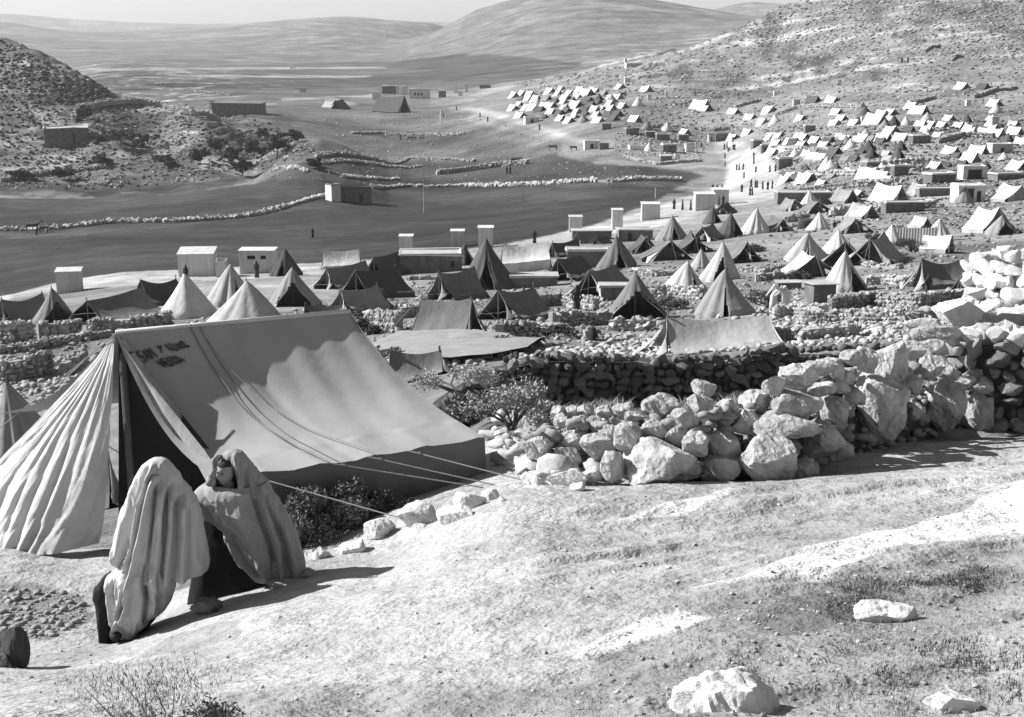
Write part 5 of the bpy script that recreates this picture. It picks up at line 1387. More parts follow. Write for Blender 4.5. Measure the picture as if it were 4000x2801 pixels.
T('b', 2780, 872, 1.5, 2.6, 'dark', 'dark pointed tent, upper row, left of the road mouth', door=-60, open_=20, seed=42, ymin=120)
T('r', 2828, 835, 3.50, 2.80, 1.8, 60, 'dark', 'dark ridge tent in the upper row just below the road', open_end=0, seed=43, ymin=130)
T('b', 2950, 912, 1.7, 2.7, 'white', 'bright bell tent with a rolled hem, between two dark tents in the upper row', door=60, seed=44, ymin=105, sq=.9)
T('b', 2845, 925, 1.4, 2.4, 'dark', 'very dark cone tent left of the bright bell tent with rolled hem', door=-50, open_=24, seed=45, ymin=100)
T('r', 2898, 1025, 3.00, 2.60, 1.9, 95, 'mid', 'open shelter with a table-like wall inside, its gable facing the camera', open_end=0, opening=.98, seed=46, ymin=80)
T('b', 2808, 1095, 1.6, 2.9, 'pale', 'tall pale bell tent with a black triangular door, centre of three peaked tents', door=-92, open_=20, seed=47, ymin=65)
T('b', 2665, 1145, 1.9, 2.4, 'pale', 'pale bell tent with a curved sunlit left side, left of the tall pale bell tent', door=-60, open_=8, seed=48, ymin=60, lean=(.3, 0))
T('b', 2735, 1052, 1.0, 1.9, 'pale', 'narrow pointed tent tucked behind two pale bell tents', door=-60, seed=49, ymin=75)
T('b', 2485, 1245, 1.75, 2.6, 'mid', 'grey tent with a wide black opening and one white flap swept left', door=-88, open_=56, seed=50, ymin=45, flap_tone='white')
T('b', 2830, 1232, 1.75, 2.7, 'grey', 'tall grey bell tent with one bright white side, behind the long ridge tent', door=-98, open_=6, seed=51, ymin=45, flap_tone='white')
T('r', 2800, 1352, 5.20, 4.80, 1.55, 6, 'pale', 'long light grey ridge tent directly behind the dark stone wall', open_end=0, seed=52, ymin=28, end_out=(.7, .2), end_tone='pale', he=.1)
T('r', 2350, 1150, 3.75, 3.12, 1.7, 60, 'mid', 'low ridge tent with a long white flap to the left, above a mud wall', open_end=0, opening=.9, seed=53, ymin=60, end_out=(1.6, .2), end_tone='white')
T('b', 3150, 1015, 1.95, 2.5, 'pale', 'broad pale tent with two skirts hanging from one peak, right half of the camp', door=-95, open_=4, seed=54, ymin=75, sq=.8)
T('r', 3155, 1082, 2.60, 4.76, 2.0, 100, 'pale', 'tent with a large black triangular mouth framed by a bright left roof', open_end=0, opening=.95, seed=55, ymin=60)
T('b', 3295, 1138, 1.45, 2.7, 'pale', 'pleated bell tent with a small black door at its right foot, beside the mud cube', door=-55, open_=26, seed=56, ymin=50)
T('r', 3305, 1035, 3.00, 3.90, 1.9, 70, 'grey', 'grey ridge tent with a bright rolled left edge, behind the pleated bell tent', open_end=0, opening=.9, seed=57, ymin=65, end_out=(.7, .2))
T('b', 3268, 985, 1.6, 2.2, 'white', 'small white bell tent farther back between two larger pale tents', door=60, seed=58, ymin=90)
T('r', 3420, 1030, 3.75, 4.08, 2.1, 60, 'grey', 'light round-backed tent sagging to the right, beside the dark bush', seed=59, ymin=65, end_out=(.5, .7), end_tone='pale')
T('b', 3478, 955, 1.3, 2.2, 'white', 'bright pointed tent at the left end of the pale cloth screen', door=60, seed=60, ymin=90)
T('b', 3662, 938, 1.7, 2.5, 'pale', 'bell tent with one glaring white side, at the right end of the cloth screen', door=-80, seed=61, ymin=90)
T('r', 3658, 985, 2.40, 2.60, 1.5, 145, 'white', 'glaring white slanting canvas in front of the cloth screen', open_end=0, seed=62, ymin=75)
T('r', 3595, 892, 2.80, 3.08, 1.9, 115, 'pale', 'ridge tent with a bright left roof above the cloth screen', open_end=0, seed=63, ymin=100)
T('r', 3855, 905, 3.20, 4.68, 2.6, 110, 'pale', 'big tent at the right with a bright left roof and a black mouth', open_end=0, opening=.6, seed=64, ymin=90, end_tone='grey')
T('b', 3910, 915, 1.6, 2.0, 'grey', 'grey tent with a black triangular opening in front of the big right-hand tent', door=-80, open_=40, seed=65, ymin=85)
T('r', 3322, 908, 3.00, 4.80, 1.9, 95, 'grey', 'grey ridge tent with a person crouching at its left, right of centre', open_end=0, seed=66, ymin=90, end_out=(.8, .9), end_tone='pale')
T('b', 3195, 898, 1.6, 2.4, 'pale', 'small bell tent beside a dark barrel, right of the road', door=-50, seed=67, ymin=100)
T('r', 3365, 855, 3.20, 2.80, 1.9, 120, 'pale', 'ridge tent with a bright slanting left roof before the mud enclosure', open_end=0, seed=68, ymin=110)
T('r', 3035, 905, 2.60, 2.80, 1.8, 110, 'mid', 'ridge tent with a white roll at its foot, in the row below the road', open_end=0, seed=69, ymin=110)
T('r', 3085, 822, 3.20, 4.48, 2.0, 105, 'grey', 'ridge tent with a bright left roof and dark gable, next to the road mouth', open_end=0, opening=.8, seed=70, ymin=130, end_out=(.8, .4), end_tone='white')
T('b', 3163, 798, 2.2, 3.0, 'pale', 'striped bell tent standing before a flat mud building, right of the road', door=-80, seed=71, ymin=140)
T('r', 3180, 832, 3.40, 5.10, 2.2, 100, 'mid', 'dark-mouthed ridge tent below the striped bell tent', open_end=0, opening=.9, seed=72, ymin=125, end_out=(.8, .4), end_tone='white')
T('r', 3215, 800, 3.75, 3.00, 2.0, 60, 'dark', 'dark rolled ridge tent right of the striped bell tent', open_end=0, seed=73, ymin=135)
T('r', 3298, 792, 3.40, 3.00, 2.2, 115, 'grey', 'ridge tent with a dark right side in the upper right row', open_end=0, seed=74, ymin=135)
T('r', 3355, 772, 3.20, 3.64, 1.9, 100, 'pale', 'ridge tent with a light flap dropping right, in front of a pale hut', open_end=0, seed=75, ymin=140)
T('r', 3470, 785, 4.60, 3.00, 2.4, 120, 'white', 'long bright slanting tent right of the white stained wall', open_end=0, seed=76, ymin=135)
T('r', 3590, 762, 3.40, 3.00, 2.2, 120, 'pale', 'pale ridge tent left of the framed white house', open_end=0, seed=77, ymin=140)
T('b', 3762, 792, 1.7, 3.1, 'grey', 'striped pointed tent inside the framed white house', door=-90, seed=78, ymin=130)
T('r', 3950, 782, 4.20, 5.20, 2.6, 110, 'pale', 'large ridge tent at the right edge with a bright left roof and grey gable', seed=79, ymin=130, end_tone='grey', open_end=None)
T('r', 3672, 1122, 3.00, 2.60, 2.0, 10, 'mid', 'grey ridge tent with dark stains on its roof, left of the pale block wall', open_end=0, seed=80, ymin=45, end_out=(.7, .2), end_tone='pale', opening=.7)
T('r', 3768, 1158, 2.75, 2.20, 1.7, 60, 'pale', 'canvas flap over a black triangular opening, touching the pale block wall', open_end=0, opening=.98, seed=81, ymin=40)

# pale sheet spread above the dark wall
def sheet2():
    cs = [(1452, 1352, 35.5), (1560, 1300, 38.5), (1740, 1292, 39.3), (1900, 1305, 38.5), (2120, 1328, 37.0), (2060, 1370, 34.8), (1930, 1398, 33.4), (1760, 1415, 32.6), (1600, 1412, 32.6), (1500, 1400, 33.2)]
    pts = [G(c[0], c[1] + 12, 27) + Vector((0, 0, .22)) for c in cs]; c = sum(pts, Vector()) / len(pts); mb = MB(); n_ = len(pts)
    rings = []
    for k in range(9):
        t = k / 8
        for i in range(n_ * 4):
            a = pts[(i // 4) % n_].lerp(pts[(i // 4 + 1) % n_], (i % 4) / 4)
            p = c.lerp(a, t); p.z += .10 * (1 - t * t) + .025 * float(fbm(p.x * 1.5, p.y * 1.5, 3, 3))
            rings.append(p - c)
    mb.grid([rings[k * n_ * 4 + i] for i in range(n_ * 4) for k in range(9)], n_ * 4, 9, closed=True)
    o = empty('tarpaulin', c, 0, 'big pale sheet stretched flat behind the large tent, above the dark stone wall', 'tarpaulin')
    mb.obj('sheet', TENT['grey'], o, True)
    for i in range(0, n_, 2):
        q = pts[i].lerp(c, .06); m_ = MB(); g0 = Hf(q.x, q.y); m_.tube((q.x - c.x, q.y - c.y, g0 - .2 - c.z), (q.x - c.x, q.y - c.y, q.z - c.z - .02), .04, .04, 6); m_.obj('post', M['wood'], o)
sheet2()
T('r', 1625, 1475, 1.35, 1.30, 0.75, 4, 'mid', 'top of a small grey tent between the large tent and the dark wall', seed=82, ymin=21, guys=False, he=.1)
T('b', 75, 1800, 1.35, 2.5, 'grey', 'small pleated bell tent at the left edge, beside the large tent\'s front flap', door=60, seed=83, ymin=36, folds=16)
T('r', 60, 1745, 5.00, 2.60, 1.35, 14, 'mid', 'low grey tent with a pale ridge rope, cut by the left edge', seed=84, ymin=21, he=.1, loc=Vector((P(-60, 1745, 27).x, 27.0, Hf(P(-60, 1745, 27).x, 27.0))))

# huts and houses of the near rows
def HS(px, py, w, d, h, head, label, **k): return house(px, py, w, d, h, head, label, **k)
def boards(px, py, w, d, h, head, label, roof='white', windows=(), ymin=90, open_top=False, slope=.25):
    g = G(px, py, ymin); o = empty('white_hut', g, math.radians(head), label, 'hut', 'white huts along the road')
    n_ = 0
    for (x0, x1, y0, y1, ax) in ((-w/2, w/2, -d/2, -d/2 + .05, 0), (-w/2, w/2, d/2 - .05, d/2, 0), (-w/2, -w/2 + .05, -d/2, d/2, 1), (w/2 - .05, w/2, -d/2, d/2, 1)):
        L_ = (x1 - x0) if ax == 0 else (y1 - y0); k = max(4, int(L_ / .28)); front = ax == 0 and y0 < 0
        for i in range(k):
            u0 = L_ * i / k; u1 = L_ * (i + 1) / k - .012; off = RNG.uniform(0, .02)
            mb = MB(); hh = h + slope * (0 if ax == 0 and y0 < 0 else (1 if ax == 0 else (i / k)))
            if ax == 0:
                segs = [(-.8, hh)]
                for (a, b, z0, z1) in windows:
                    if front and a < x0 + (u0 + u1) / 2 < b: segs = [(-.8, z0), (z1, hh)]
                for (za, zb_) in segs: mb.box(x0 + u0, x0 + u1, y0 - off, y1, za, zb_)
            else: mb.box(x0 - off if x0 < 0 else x0, x1 + (off if x0 > 0 else 0), y0 + u0, y0 + u1, -.8, hh)
            mb.obj('plank', M['planks'], o)
    if not open_top:
        mb = MB(); mb.add([(-w/2 - .1, -d/2 - .1, h + .02), (w/2 + .1, -d/2 - .1, h + .02), (w/2 + .1, d/2 + .1, h + slope + .04), (-w/2 - .1, d/2 + .1, h + slope + .04), (-w/2 - .1, -d/2 - .1, h + .1), (w/2 + .1, -d/2 - .1, h + .1), (w/2 + .1, d/2 + .1, h + slope + .12), (-w/2 - .1, d/2 + .1, h + slope + .12)],
                             [(0, 3, 2, 1), (4, 5, 6, 7), (0, 1, 5, 4), (1, 2, 6, 5), (2, 3, 7, 6), (3, 0, 4, 7)])
        mb.obj('roof', TENT[roof], o)
    for (a, b, z0, z1) in windows:
        mb = MB(); mb.box(a, b, -d / 2 + .25, -d / 2 + .28, z0 - .05, z1 + .05); mb.obj('window', M['shade'], o)  # dark panel standing for the unlit inside of the hut
    return o
boards(275, 1140, 2.3, 1.9, 2.1, 12, 'small white board hut alone on the road at the far left', ymin=110, slope=.1)
boards(775, 1078, 3.6, 2.6, 2.45, 4, 'white board hut with a glaring flat roof, largest of the huts on the left road', ymin=115, slope=.35)
boards(868, 1082, 1.0, 1.6, 1.75, 4, 'narrow white annex against the right side of the hut with the glaring roof', ymin=115, open_top=True, slope=.1)
boards(1012, 1068, 3.7, 2.0, 2.55, 0, 'white hut with two dark windows high in its wall, behind the pointed tents', windows=((-.9, -.2, 1.7, 2.1), (.35, 1.05, 1.7, 2.1)), ymin=120, slope=.05)
boards(1588, 995, 1.6, 1.5, 2.3, 0, 'white box hut at the left end of the mud house roof', ymin=140, slope=.05)
boards(1788, 965, 1.6, 1.5, 2.0, 0, 'white box hut behind the right end of the mud house roof', ymin=150, slope=.05)
boards(1898, 968, 1.7, 1.6, 2.4, 0, 'white domed box hut behind the tall dark pointed tent', ymin=150, slope=.05)
boards(2248, 905, 1.7, 1.6, 2.0, 0, 'white box hut at the left end of the long flat mud house', ymin=165, slope=.05)
boards(2410, 895, 1.4, 1.4, 2.6, 0, 'tall narrow white hut between two flat mud houses', ymin=160, slope=.05)
boards(2540, 858, 2.6, 1.8, 2.3, 0, 'white hut with a bright left corner, on the road left of the walled yard', ymin=180, slope=.1)
boards(2750, 820, 2.9, 2.0, 2.4, 0, 'white hut with a glaring flat roof beside the three people, near the road mouth', ymin=190, slope=.1)
boards(2812, 795, 2.4, 2.0, 2.2, 0, 'plain pale hut with three people before it, by the road', ymin=200, slope=.1)
HS(1685, 1062, 235, 150, 78, 3, 'long mud house with a curved pale roof, at the centre left of the camp', windows=((75, 90, 30, 55),), ymin=85, pix=True, parapet=.05)
HS(2085, 1122, 180, 80, 50, 2, 'low mud wall house beneath the bright rectangular canvas roof', ymin=72, parapet=0, pix=True)
HS(2310, 932, 150, 80, 34, 0, 'long flat mud house with a pale roof, in the row along the road', ymin=135, pix=True, parapet=0)
HS(2478, 940, 130, 70, 46, 3, 'flat mud house with a dark doorway right of the long one', doors=((-30, -14, 34),), ymin=120, pix=True, parapet=.05)
HS(2300, 1042, 170, 80, 70, 0, 'square mud house with dark stained front and a pale roof edge', doors=((-70, -54, 45),), ymin=85, pix=True, parapet=.05)
HS(2405, 1168, 120, 70, 56, 0, 'low mud house with a rounded pale roof, before the bell tent with the black slit', ymin=58, parapet=0, pix=True)
HS(3200, 1182, 95, 80, 84, 16, 'mud cube hut standing before the pleated bell tent', ymin=48, parapet=0, slab=.04, pix=True)
HS(3080, 1130, 90, 50, 32, 0, 'low mud box left of the mud cube hut', ymin=52, parapet=0, slab=.04, pix=True)
HS(3135, 785, 205, 60, 36, 0, 'long flat mud building behind the striped bell tent', ymin=150, pix=True, parapet=.05)
HS(3525, 828, 150, 60, 40, 4, 'mud enclosure wall with a pale top, right of the slanting tents', ymin=120, parapet=.05, pix=True)
HS(3650, 764, 135, 50, 30, 2, 'long low mud wall house left of the framed white house', ymin=150, pix=True, parapet=.05)
HS(3778, 788, 108, 70, 68, 8, 'white house with a framed open front and a dark doorway at right', wallm='plaster', roofm='plaster', doors=((20, 38, 44), (-40, 8, 54)), ymin=140, pix=True, parapet=.05)
HS(3680, 905, .4, .4, .2, 0, 'small stone block above the cloth screen', ymin=110, parapet=0) if False else None
# cloth screen
def screen():
    a, b_ = G(3495, 952, 85), G(3655, 952, 85); o = empty('cloth_screen', a, 0, 'long pale cloth screen stretched between two tents on the right', 'screen')
    mb = MB(); pts = []
    for i in range(60):
        u = i / 59; p = a.lerp(b_, u); 
        for j in range(4): pts.append((p.x - a.x, p.y - a.y + .018 * math.sin(u * 90), (p.z - a.z) + .1 + 1.35 * j / 3 - .06 * math.sin(math.pi * u) * j / 3))
    mb.grid(pts, 60, 4); mb.obj('cloth', TENT['pale'], o, True)
    for i in range(5):
        p = a.lerp(b_, i / 4); m_ = MB(); m_.tube((p.x - a.x, p.y - a.y + .05, p.z - a.z - .2), (p.x - a.x, p.y - a.y + .05, p.z - a.z + 1.5), .03, .03, 6); m_.obj('post', M['wood'], o)
screen()
# barrel-like dark vat
g = G(3148, 892, 100); V_, F_ = loft([(0, 0, -.1, .9, .7), (0, 0, .2, 1.0, .75), (0, 0, .8, .98, .72), (0, 0, 1.0, .8, .6), (0, 0, 1.05, .3, .2)], 20)
props(add('water_tank', mesh('water_tank', V_, F_, M['shade'], True), None, g), 'dark rounded water tank before the small bell tent right of the road', 'water tank')

# rubble walls and terraces among the tents
def RW(pix, h, sz, label, mk='lime_mid', limit=140, ymin=15, **k):
    return stone_wall('rubble_wall', path_pts(pix, ymin), h, sz, mk, label, limit=limit, group='rubble walls among the tents', ragged=.9, **k)
RW([(-20, 1345), (60, 1345), (120, 1330)], 1.0, .28, 'bright rubble wall at the left edge below the leftmost tent', mk='lime', ymin=45)
RW([(150, 1322), (230, 1322), (310, 1312)], .85, .30, 'upright stone slabs forming a low wall before the dark pointed tent', ymin=45)
RW([(345, 1300), (450, 1298), (560, 1290), (660, 1270)], .75, .28, 'low stone wall before the wide low ridge tent', ymin=45)
RW([(-20, 1385), (110, 1368), (240, 1340), (330, 1325), (430, 1315)], .35, .24, 'thin line of pale stones curving below the slab wall', mk='lime_mid', ymin=38)
RW([(0, 1500), (100, 1480), (200, 1450)], .9, .25, 'heap-like rubble wall above the small pleated bell tent', mk='lime_mid', ymin=32)
RW([(250, 1465), (330, 1420)], .6, .25, 'short rubble wall end right of the heap-like one', mk='lime_mid', ymin=32)
RW([(1380, 1420), (1480, 1420), (1560, 1400)], .5, .22, 'low shadowed stones left of the pale sheet', mk='lime_old', ymin=28)
RW([(1560, 1245), (1640, 1235)], .7, .28, 'sunny rubble beside the creased dark tent', mk='lime', ymin=45)
RW([(1440, 1290), (1560, 1300)], .9, .3, 'dark rubble pile between the bushes and the creased dark tent', mk='lime_old', ymin=40)
RW([(2080, 1200), (2200, 1190), (2330, 1215)], .8, .26, 'stone wall left of the tent with the wide black opening', ymin=50)
RW([(2150, 1270), (2280, 1268), (2380, 1268)], .7, .26, 'stone wall below the tent with the wide black opening', ymin=42)
RW([(2380, 1290), (2560, 1290)], .55, .26, 'pale stones at the foot of the wide open grey tent', mk='lime', ymin=38)
RW([(1950, 1310), (2080, 1300), (2300, 1330)], .5, .24, 'scattered stone line right of the creased dark tent', mk='lime_old', ymin=36)
RW([(2540, 1160), (2620, 1160), (2740, 1170)], .8, .26, 'stone pen wall below the left pale bell tent', ymin=52)
RW([(2480, 1070), (2560, 1080), (2650, 1075)], .5, .26, 'low stone wall below the ridge tent with pale posts', ymin=60)
RW([(2950, 1100), (3060, 1090)], .6, .26, 'low wall left of the black-mouthed tent', mk='lime_old', ymin=55)
RW([(3020, 1245), (3100, 1235), (3220, 1240)], .6, .22, 'pale heap of stones before the mud cube hut', mk='lime', ymin=38)
RW([(3240, 1215), (3400, 1195), (3600, 1205), (3790, 1180)], .7, .22, 'broad rubble wall running right below the stained grey tent', mk='lime_mid', ymin=38, limit=220)
RW([(3140, 1268), (3300, 1262), (3550, 1262), (3750, 1255)], .55, .20, 'second rubble wall just above the overgrown dark wall', mk='lime_mid', ymin=30, limit=260)
RW([(2980, 1330), (3150, 1325), (3350, 1310)], .4, .18, 'lowest pale stone line behind the dark wall', mk='lime', ymin=26, limit=200)
RW([(3380, 1115), (3450, 1110), (3540, 1118)], .6, .24, 'rubble left of the stained grey tent', mk='lime', ymin=45)
RW([(3270, 1020), (3400, 1045), (3520, 1050)], .4, .24, 'thin pale terrace edge under the light round-backed tent', mk='lime_mid', ymin=55)
RW([(1590, 1095), (1700, 1092), (1830, 1085)], .4, .3, 'low wall before the long mud house', mk='lime_old', ymin=75)
RW([(2880, 1060), (3000, 1065), (3060, 1050)], .4, .26, 'terrace wall below the open shelter', mk='lime_old', ymin=60)
# loose stones between the tents
field_of_stones('rubble', 'loose stones and clods lying all over the near camp', [([(0, 1330), (500, 1240), (1000, 1250), (1500, 1110), (2200, 1100), (2600, 1040), (3100, 1020), (3700, 940), (4000, 940), (4000, 1240), (3400, 1290), (2500, 1370), (2100, 1440), (1400, 1480), (0, 1560)], 7500)], 0, .085, 'lime_mid', 22, 130)
field_of_stones('rubble', 'pale stone litter on the bank above the dark wall', [([(2950, 1180), (3400, 1140), (3800, 1150), (3800, 1260), (3000, 1330)], 2600), ([(2100, 1380), (2450, 1300), (2750, 1380), (2500, 1400)], 500), ([(0, 1400), (330, 1400), (300, 1500), (150, 1620), (0, 1650)], 700)], 0, .07, 'lime', 22, 80)
field_of_stones('rubble', 'small stones on the bare strip behind the dark wall', [([(2050, 1390), (2600, 1330), (3550, 1270), (3550, 1330), (2600, 1390), (2100, 1440)], 1500)], 0, .07, 'lime', 23, 60)
# dark bushes between the tents
for i, (px, py, w, h, lb) in enumerate([(1480, 1265, 2.2, 1.0, 'dark bush in the hollow between the large tent and the creased dark tent'), (1560, 1235, 1.8, .8, 'smaller dark bush left of the creased dark tent'), (1420, 1310, 1.6, .7, 'dark thicket hugging the large tent\'s far corner'),
        (3560, 985, 2.4, 1.3, 'feathery dark bush before the cloth screen'), (3500, 1020, 2.2, .8, 'low bush under the light round-backed tent'), (620, 1262, 1.6, .7, 'bush between the wide low tent and the large tent\'s ridge'), (2230, 1320, 2.0, .7, 'dark bush in the rubble right of the pale sheet'),
        (2620, 1210, 2.0, .7, 'dark scrub below the left pale bell tent'), (3000, 1200, 2.2, .9, 'dark scrub around the bending white figure'), (3120, 1090, 1.8, .7, 'scrub left of the mud cube'), (1460, 1175, 2.0, .9, 'shadowy bush on the dark sagging tent'), (2950, 980, 2.2, .8, 'scrub between the upper tents'), (2060, 1340, 1.6, .6, 'low weeds by the right corner of the pale sheet'), (3420, 940, 2.0, .8, 'scrub left of the bright pointed tent')]):
    g = G(px, py, 30); shrub(g, w, h, 2200, .055, M['leafd'], lb, group='bushes among the tents', clumps=10, stems=5, seed=60 + i)
# people near the tents
PG = 'people in the camp'
far_person(1004, 1085, 'dark-robed person standing before the hut with two windows, left of the pair', ymin=100, group=PG, h=1.75)
far_person(1042, 1066, 'dark-robed person standing before the hut with two windows, right of the pair', ymin=100, group=PG, h=1.7)
far_person(728, 1098, 'dark figure by the corner of the hut with the glaring roof', ymin=100, group=PG, h=1.6)
far_person(2252, 1228, 'person in dark clothes by the stone wall left of the wide open tent', ymin=45, group=PG, h=1.55)
far_person(3068, 1222, 'white-robed figure bending over beside the dark scrub', tone='l', ymin=38, group=PG, h=1.6, bend=1.2, head=180)
far_person(3020, 1215, 'person in white bending, just left of the other bending figure', tone='l', ymin=38, group=PG, h=1.5, bend=1.2)
far_person(3622, 1155, 'dark seated figure on the rubble before the stained grey tent', ymin=40, group=PG, h=1.1)
far_person(3258, 905, 'dark figure crouching at the left of a grey ridge tent', ymin=90, group=PG, h=1.2)
far_person(2088, 950, 'lone person seen behind the bright rectangular canvas roof', ymin=130, group=PG, h=1.6)
far_person(1222, 928, 'lone dark person walking across the ploughed field', ymin=200, group=PG, h=1.7)
# ================================================================== VALLEY WALLS, FAR HOUSES, FAR CAMP
def LW(pix, h, sz, label, mk='lime_small', ymin=150, **k):
    return stone_wall('field_wall', path_pts(pix, ymin), h, sz, mk, label, cat='field wall', group='field walls in the valley', limit=k.pop('limit', 260), **k)
LW([(-40, 900), (180, 900), (420, 873), (700, 868), (900, 855), (1020, 838), (1150, 800), (1230, 775), (1290, 765)], .9, .85, 'long pale stone wall curving across the dark field to the stone house', mk='lime')
LW([(1450, 733), (1600, 727), (1800, 727), (2100, 724), (2400, 712), (2660, 706)], .9, .85, 'straight field wall running right from the stone house', mk='lime')
LW([(1705, 683), (1800, 672), (1860, 664), (1960, 650), (2060, 642)], 1.5, .8, 'dark walled bank slanting up in the middle of the field', mk='lime_old')
LW([(1230, 618), (1400, 612), (1600, 618), (1850, 632)], .8, .9, 'upper field wall below the grey slope, left of centre', mk='lime_old')
LW([(1250, 640), (1450, 640), (1650, 650)], .6, .9, 'second upper field wall close under the first', mk='lime_old')
LW([(1370, 522), (1500, 522), (1680, 530), (1810, 526)], 1.0, .9, 'dark terrace wall under the far village', mk='lime_old', ymin=300)
LW([(1060, 668), (1200, 672)], .6, .8, 'short stone line at the foot of the left hill', mk='lime', ymin=300)
LW([(1330, 690), (1560, 700)], .6, .8, 'thin stone line above the stone house', mk='lime', ymin=250)
LW([(2440, 612), (2500, 632), (2570, 645), (2740, 630)], .8, .6, 'angled pale enclosure wall at the near end of the roadside village', mk='lime', ymin=250)
LW([(290, 478), (310, 430), (360, 425), (430, 408), (540, 402), (640, 420), (760, 450), (860, 475)], 2.0, .9, 'high dark wall climbing the left hill behind the mud house', mk='lime_old', ymin=380)
LW([(0, 712), (120, 690), (260, 672), (420, 660)], 1.2, .9, 'dark terrace wall low on the left hill', mk='lime_old', ymin=330)
LW([(340, 500), (520, 545), (700, 560)], 1.0, .9, 'shadowy terrace right of the mud house on the left hill', mk='lime_old', ymin=350)
LW([(530, 332), (620, 345), (760, 358), (900, 372)], 1.0, 1.0, 'far dark terrace wall behind the left hill', mk='lime_old', ymin=500)
for i, (pp_, lb) in enumerate([([(2870, 420), (2970, 395)], 'dark terrace line on the slope above the roadside tents'), ([(3030, 452), (3120, 425), (3370, 420)], 'long dark terrace behind the first hillside tents'), ([(3800, 385), (3880, 358), (3970, 345)], 'dark terrace near the topmost tents at the right'), ([(3540, 412), (3650, 385)], 'short terrace in the middle of the hillside'),
        ([(2850, 505), (2780, 512), (2740, 508)], 'bank above the plaza'), ([(3660, 560), (3760, 532), (3880, 540)], 'pale path edge among the right-hand tents'), ([(3400, 655), (3640, 640)], 'dark terrace wall across the right-hand tents'), ([(3150, 690), (3350, 685), (3600, 665)], 'long terrace wall below the plaza tents'),
        ([(2380, 395), (2440, 368)], 'short dark wall above the far cluster'), ([(2490, 308), (2540, 300)], 'little wall near the hilltop ruin'), ([(3610, 205), (3665, 182)], 'slanting dark wall high on the right hill'), ([(3715, 240), (3750, 222)], 'small slanting wall high on the right hill'), ([(3060, 590), (3240, 600)], 'bank between the plaza and the right-hand tents'),
        ([(3100, 760), (3600, 722)], 'terrace below the white houses'), ([(3240, 845), (3420, 830), (3640, 810)], 'terrace above the cloth screen'), ([(3060, 870), (3150, 862)], 'low wall left of the water tank')]):
    stone_wall('terrace_wall', path_pts(pp_, 120), 1.1, .7, 'lime_old', lb, cat='terrace wall', group='terrace walls on the slopes', limit=60)

# the stone house in the field
HX = dict(pix=True)
house(1388, 788, 118, 60, 58, 10, 'ruined stone house in the valley field with a shaded front', wallm='mud', roofm='mud', doors=((12, 26, 34),), ymin=250, parapet=.15, name='stone_house', **HX)  # shade of the front put into the dark wall colour
house(1437, 788, 15, 15, 50, 20, 'pale pillar standing at the right end of the ruined stone house', wallm='plaster', roofm='plaster', ymin=250, parapet=0, cat='pillar', name='stone_pillar', **HX)
house(1302, 784, 40, 50, 66, 35, 'sunlit left face of the ruined stone house, a separate paler block', wallm='plaster', roofm='mud', ymin=250, parapet=.1, name='stone_house', **HX)  # sunlight on the left face put into white plaster
house(262, 562, 160, 90, 66, 20, 'flat-roofed mud house on the left hill', wallm='mud', roofm='mudpale', doors=((20, 30, 44),), windows=((-52, -45, 24, 34), (52, 58, 30, 38)), ymin=380, name='mud_house', **HX)
house(829, 428, 17, 14, 40, 0, 'bright white square post on the left hill', wallm='plaster', roofm='plaster', ymin=430, parapet=0, cat='white post', name='white_post', **HX)
house(935, 446, 190, 60, 44, -4, 'long dark building right of the bright white post', wallm='mud', roofm='mud', ymin=430, parapet=0, **HX)
house(1143, 268, 18, 16, 16, 0, 'tiny white house alone in the distant valley', wallm='plaster', roofm='plaster', ymin=900, **HX)
house(1183, 360, 22, 16, 15, 0, 'small pale house left of the far white village road', wallm='mudpale', roofm='plaster', ymin=600, **HX)
FV = 'houses of the far white village'
for (px, py, w, h, wm, wins, lb) in [
    (1470, 388, 27, 27, 'plaster', 0, 'leftmost white block of the far village'), (1524, 366, 60, 30, 'mud', 0, 'tall house with a shaded front and white edges in the far village'), (1492, 366, 6, 30, 'plaster', 0, 'white corner tower of the tall house in the far village'), (1553, 366, 9, 29, 'plaster', 0, 'white stair wall right of the tall house in the far village'), (1580, 370, 20, 32, 'plaster', 0, 'white block beside the stair wall in the far village'),
    (1640, 385, 76, 36, 'plaster', 3, 'long white house with three windows in the far village'), (1728, 380, 26, 26, 'mud', 0, 'dark low house right of the long white one'), (1782, 362, 11, 34, 'plaster', 0, 'left white gate tower of the far village'), (1822, 358, 9, 32, 'plaster', 0, 'right white gate tower of the far village'), (1799, 374, 14, 16, 'plaster', 0, 'small white cube between the gate towers'), (1895, 345, 40, 10, 'mud', 0, 'low dark shed behind the far cluster of tents')]:
    wn_ = tuple((-20 + k * 13, -13 + k * 13, 12, 22) for k in range(wins))
    house(px, py, w, 20, h, -4, lb, wallm=wm, roofm='plaster' if h > 12 else 'mud', windows=wn_, ymin=450, group=FV, parapet=.2, slab=.3, **HX)  # the shaded front has its shade put into the dark mud colour
HR = 'houses of the hillside'
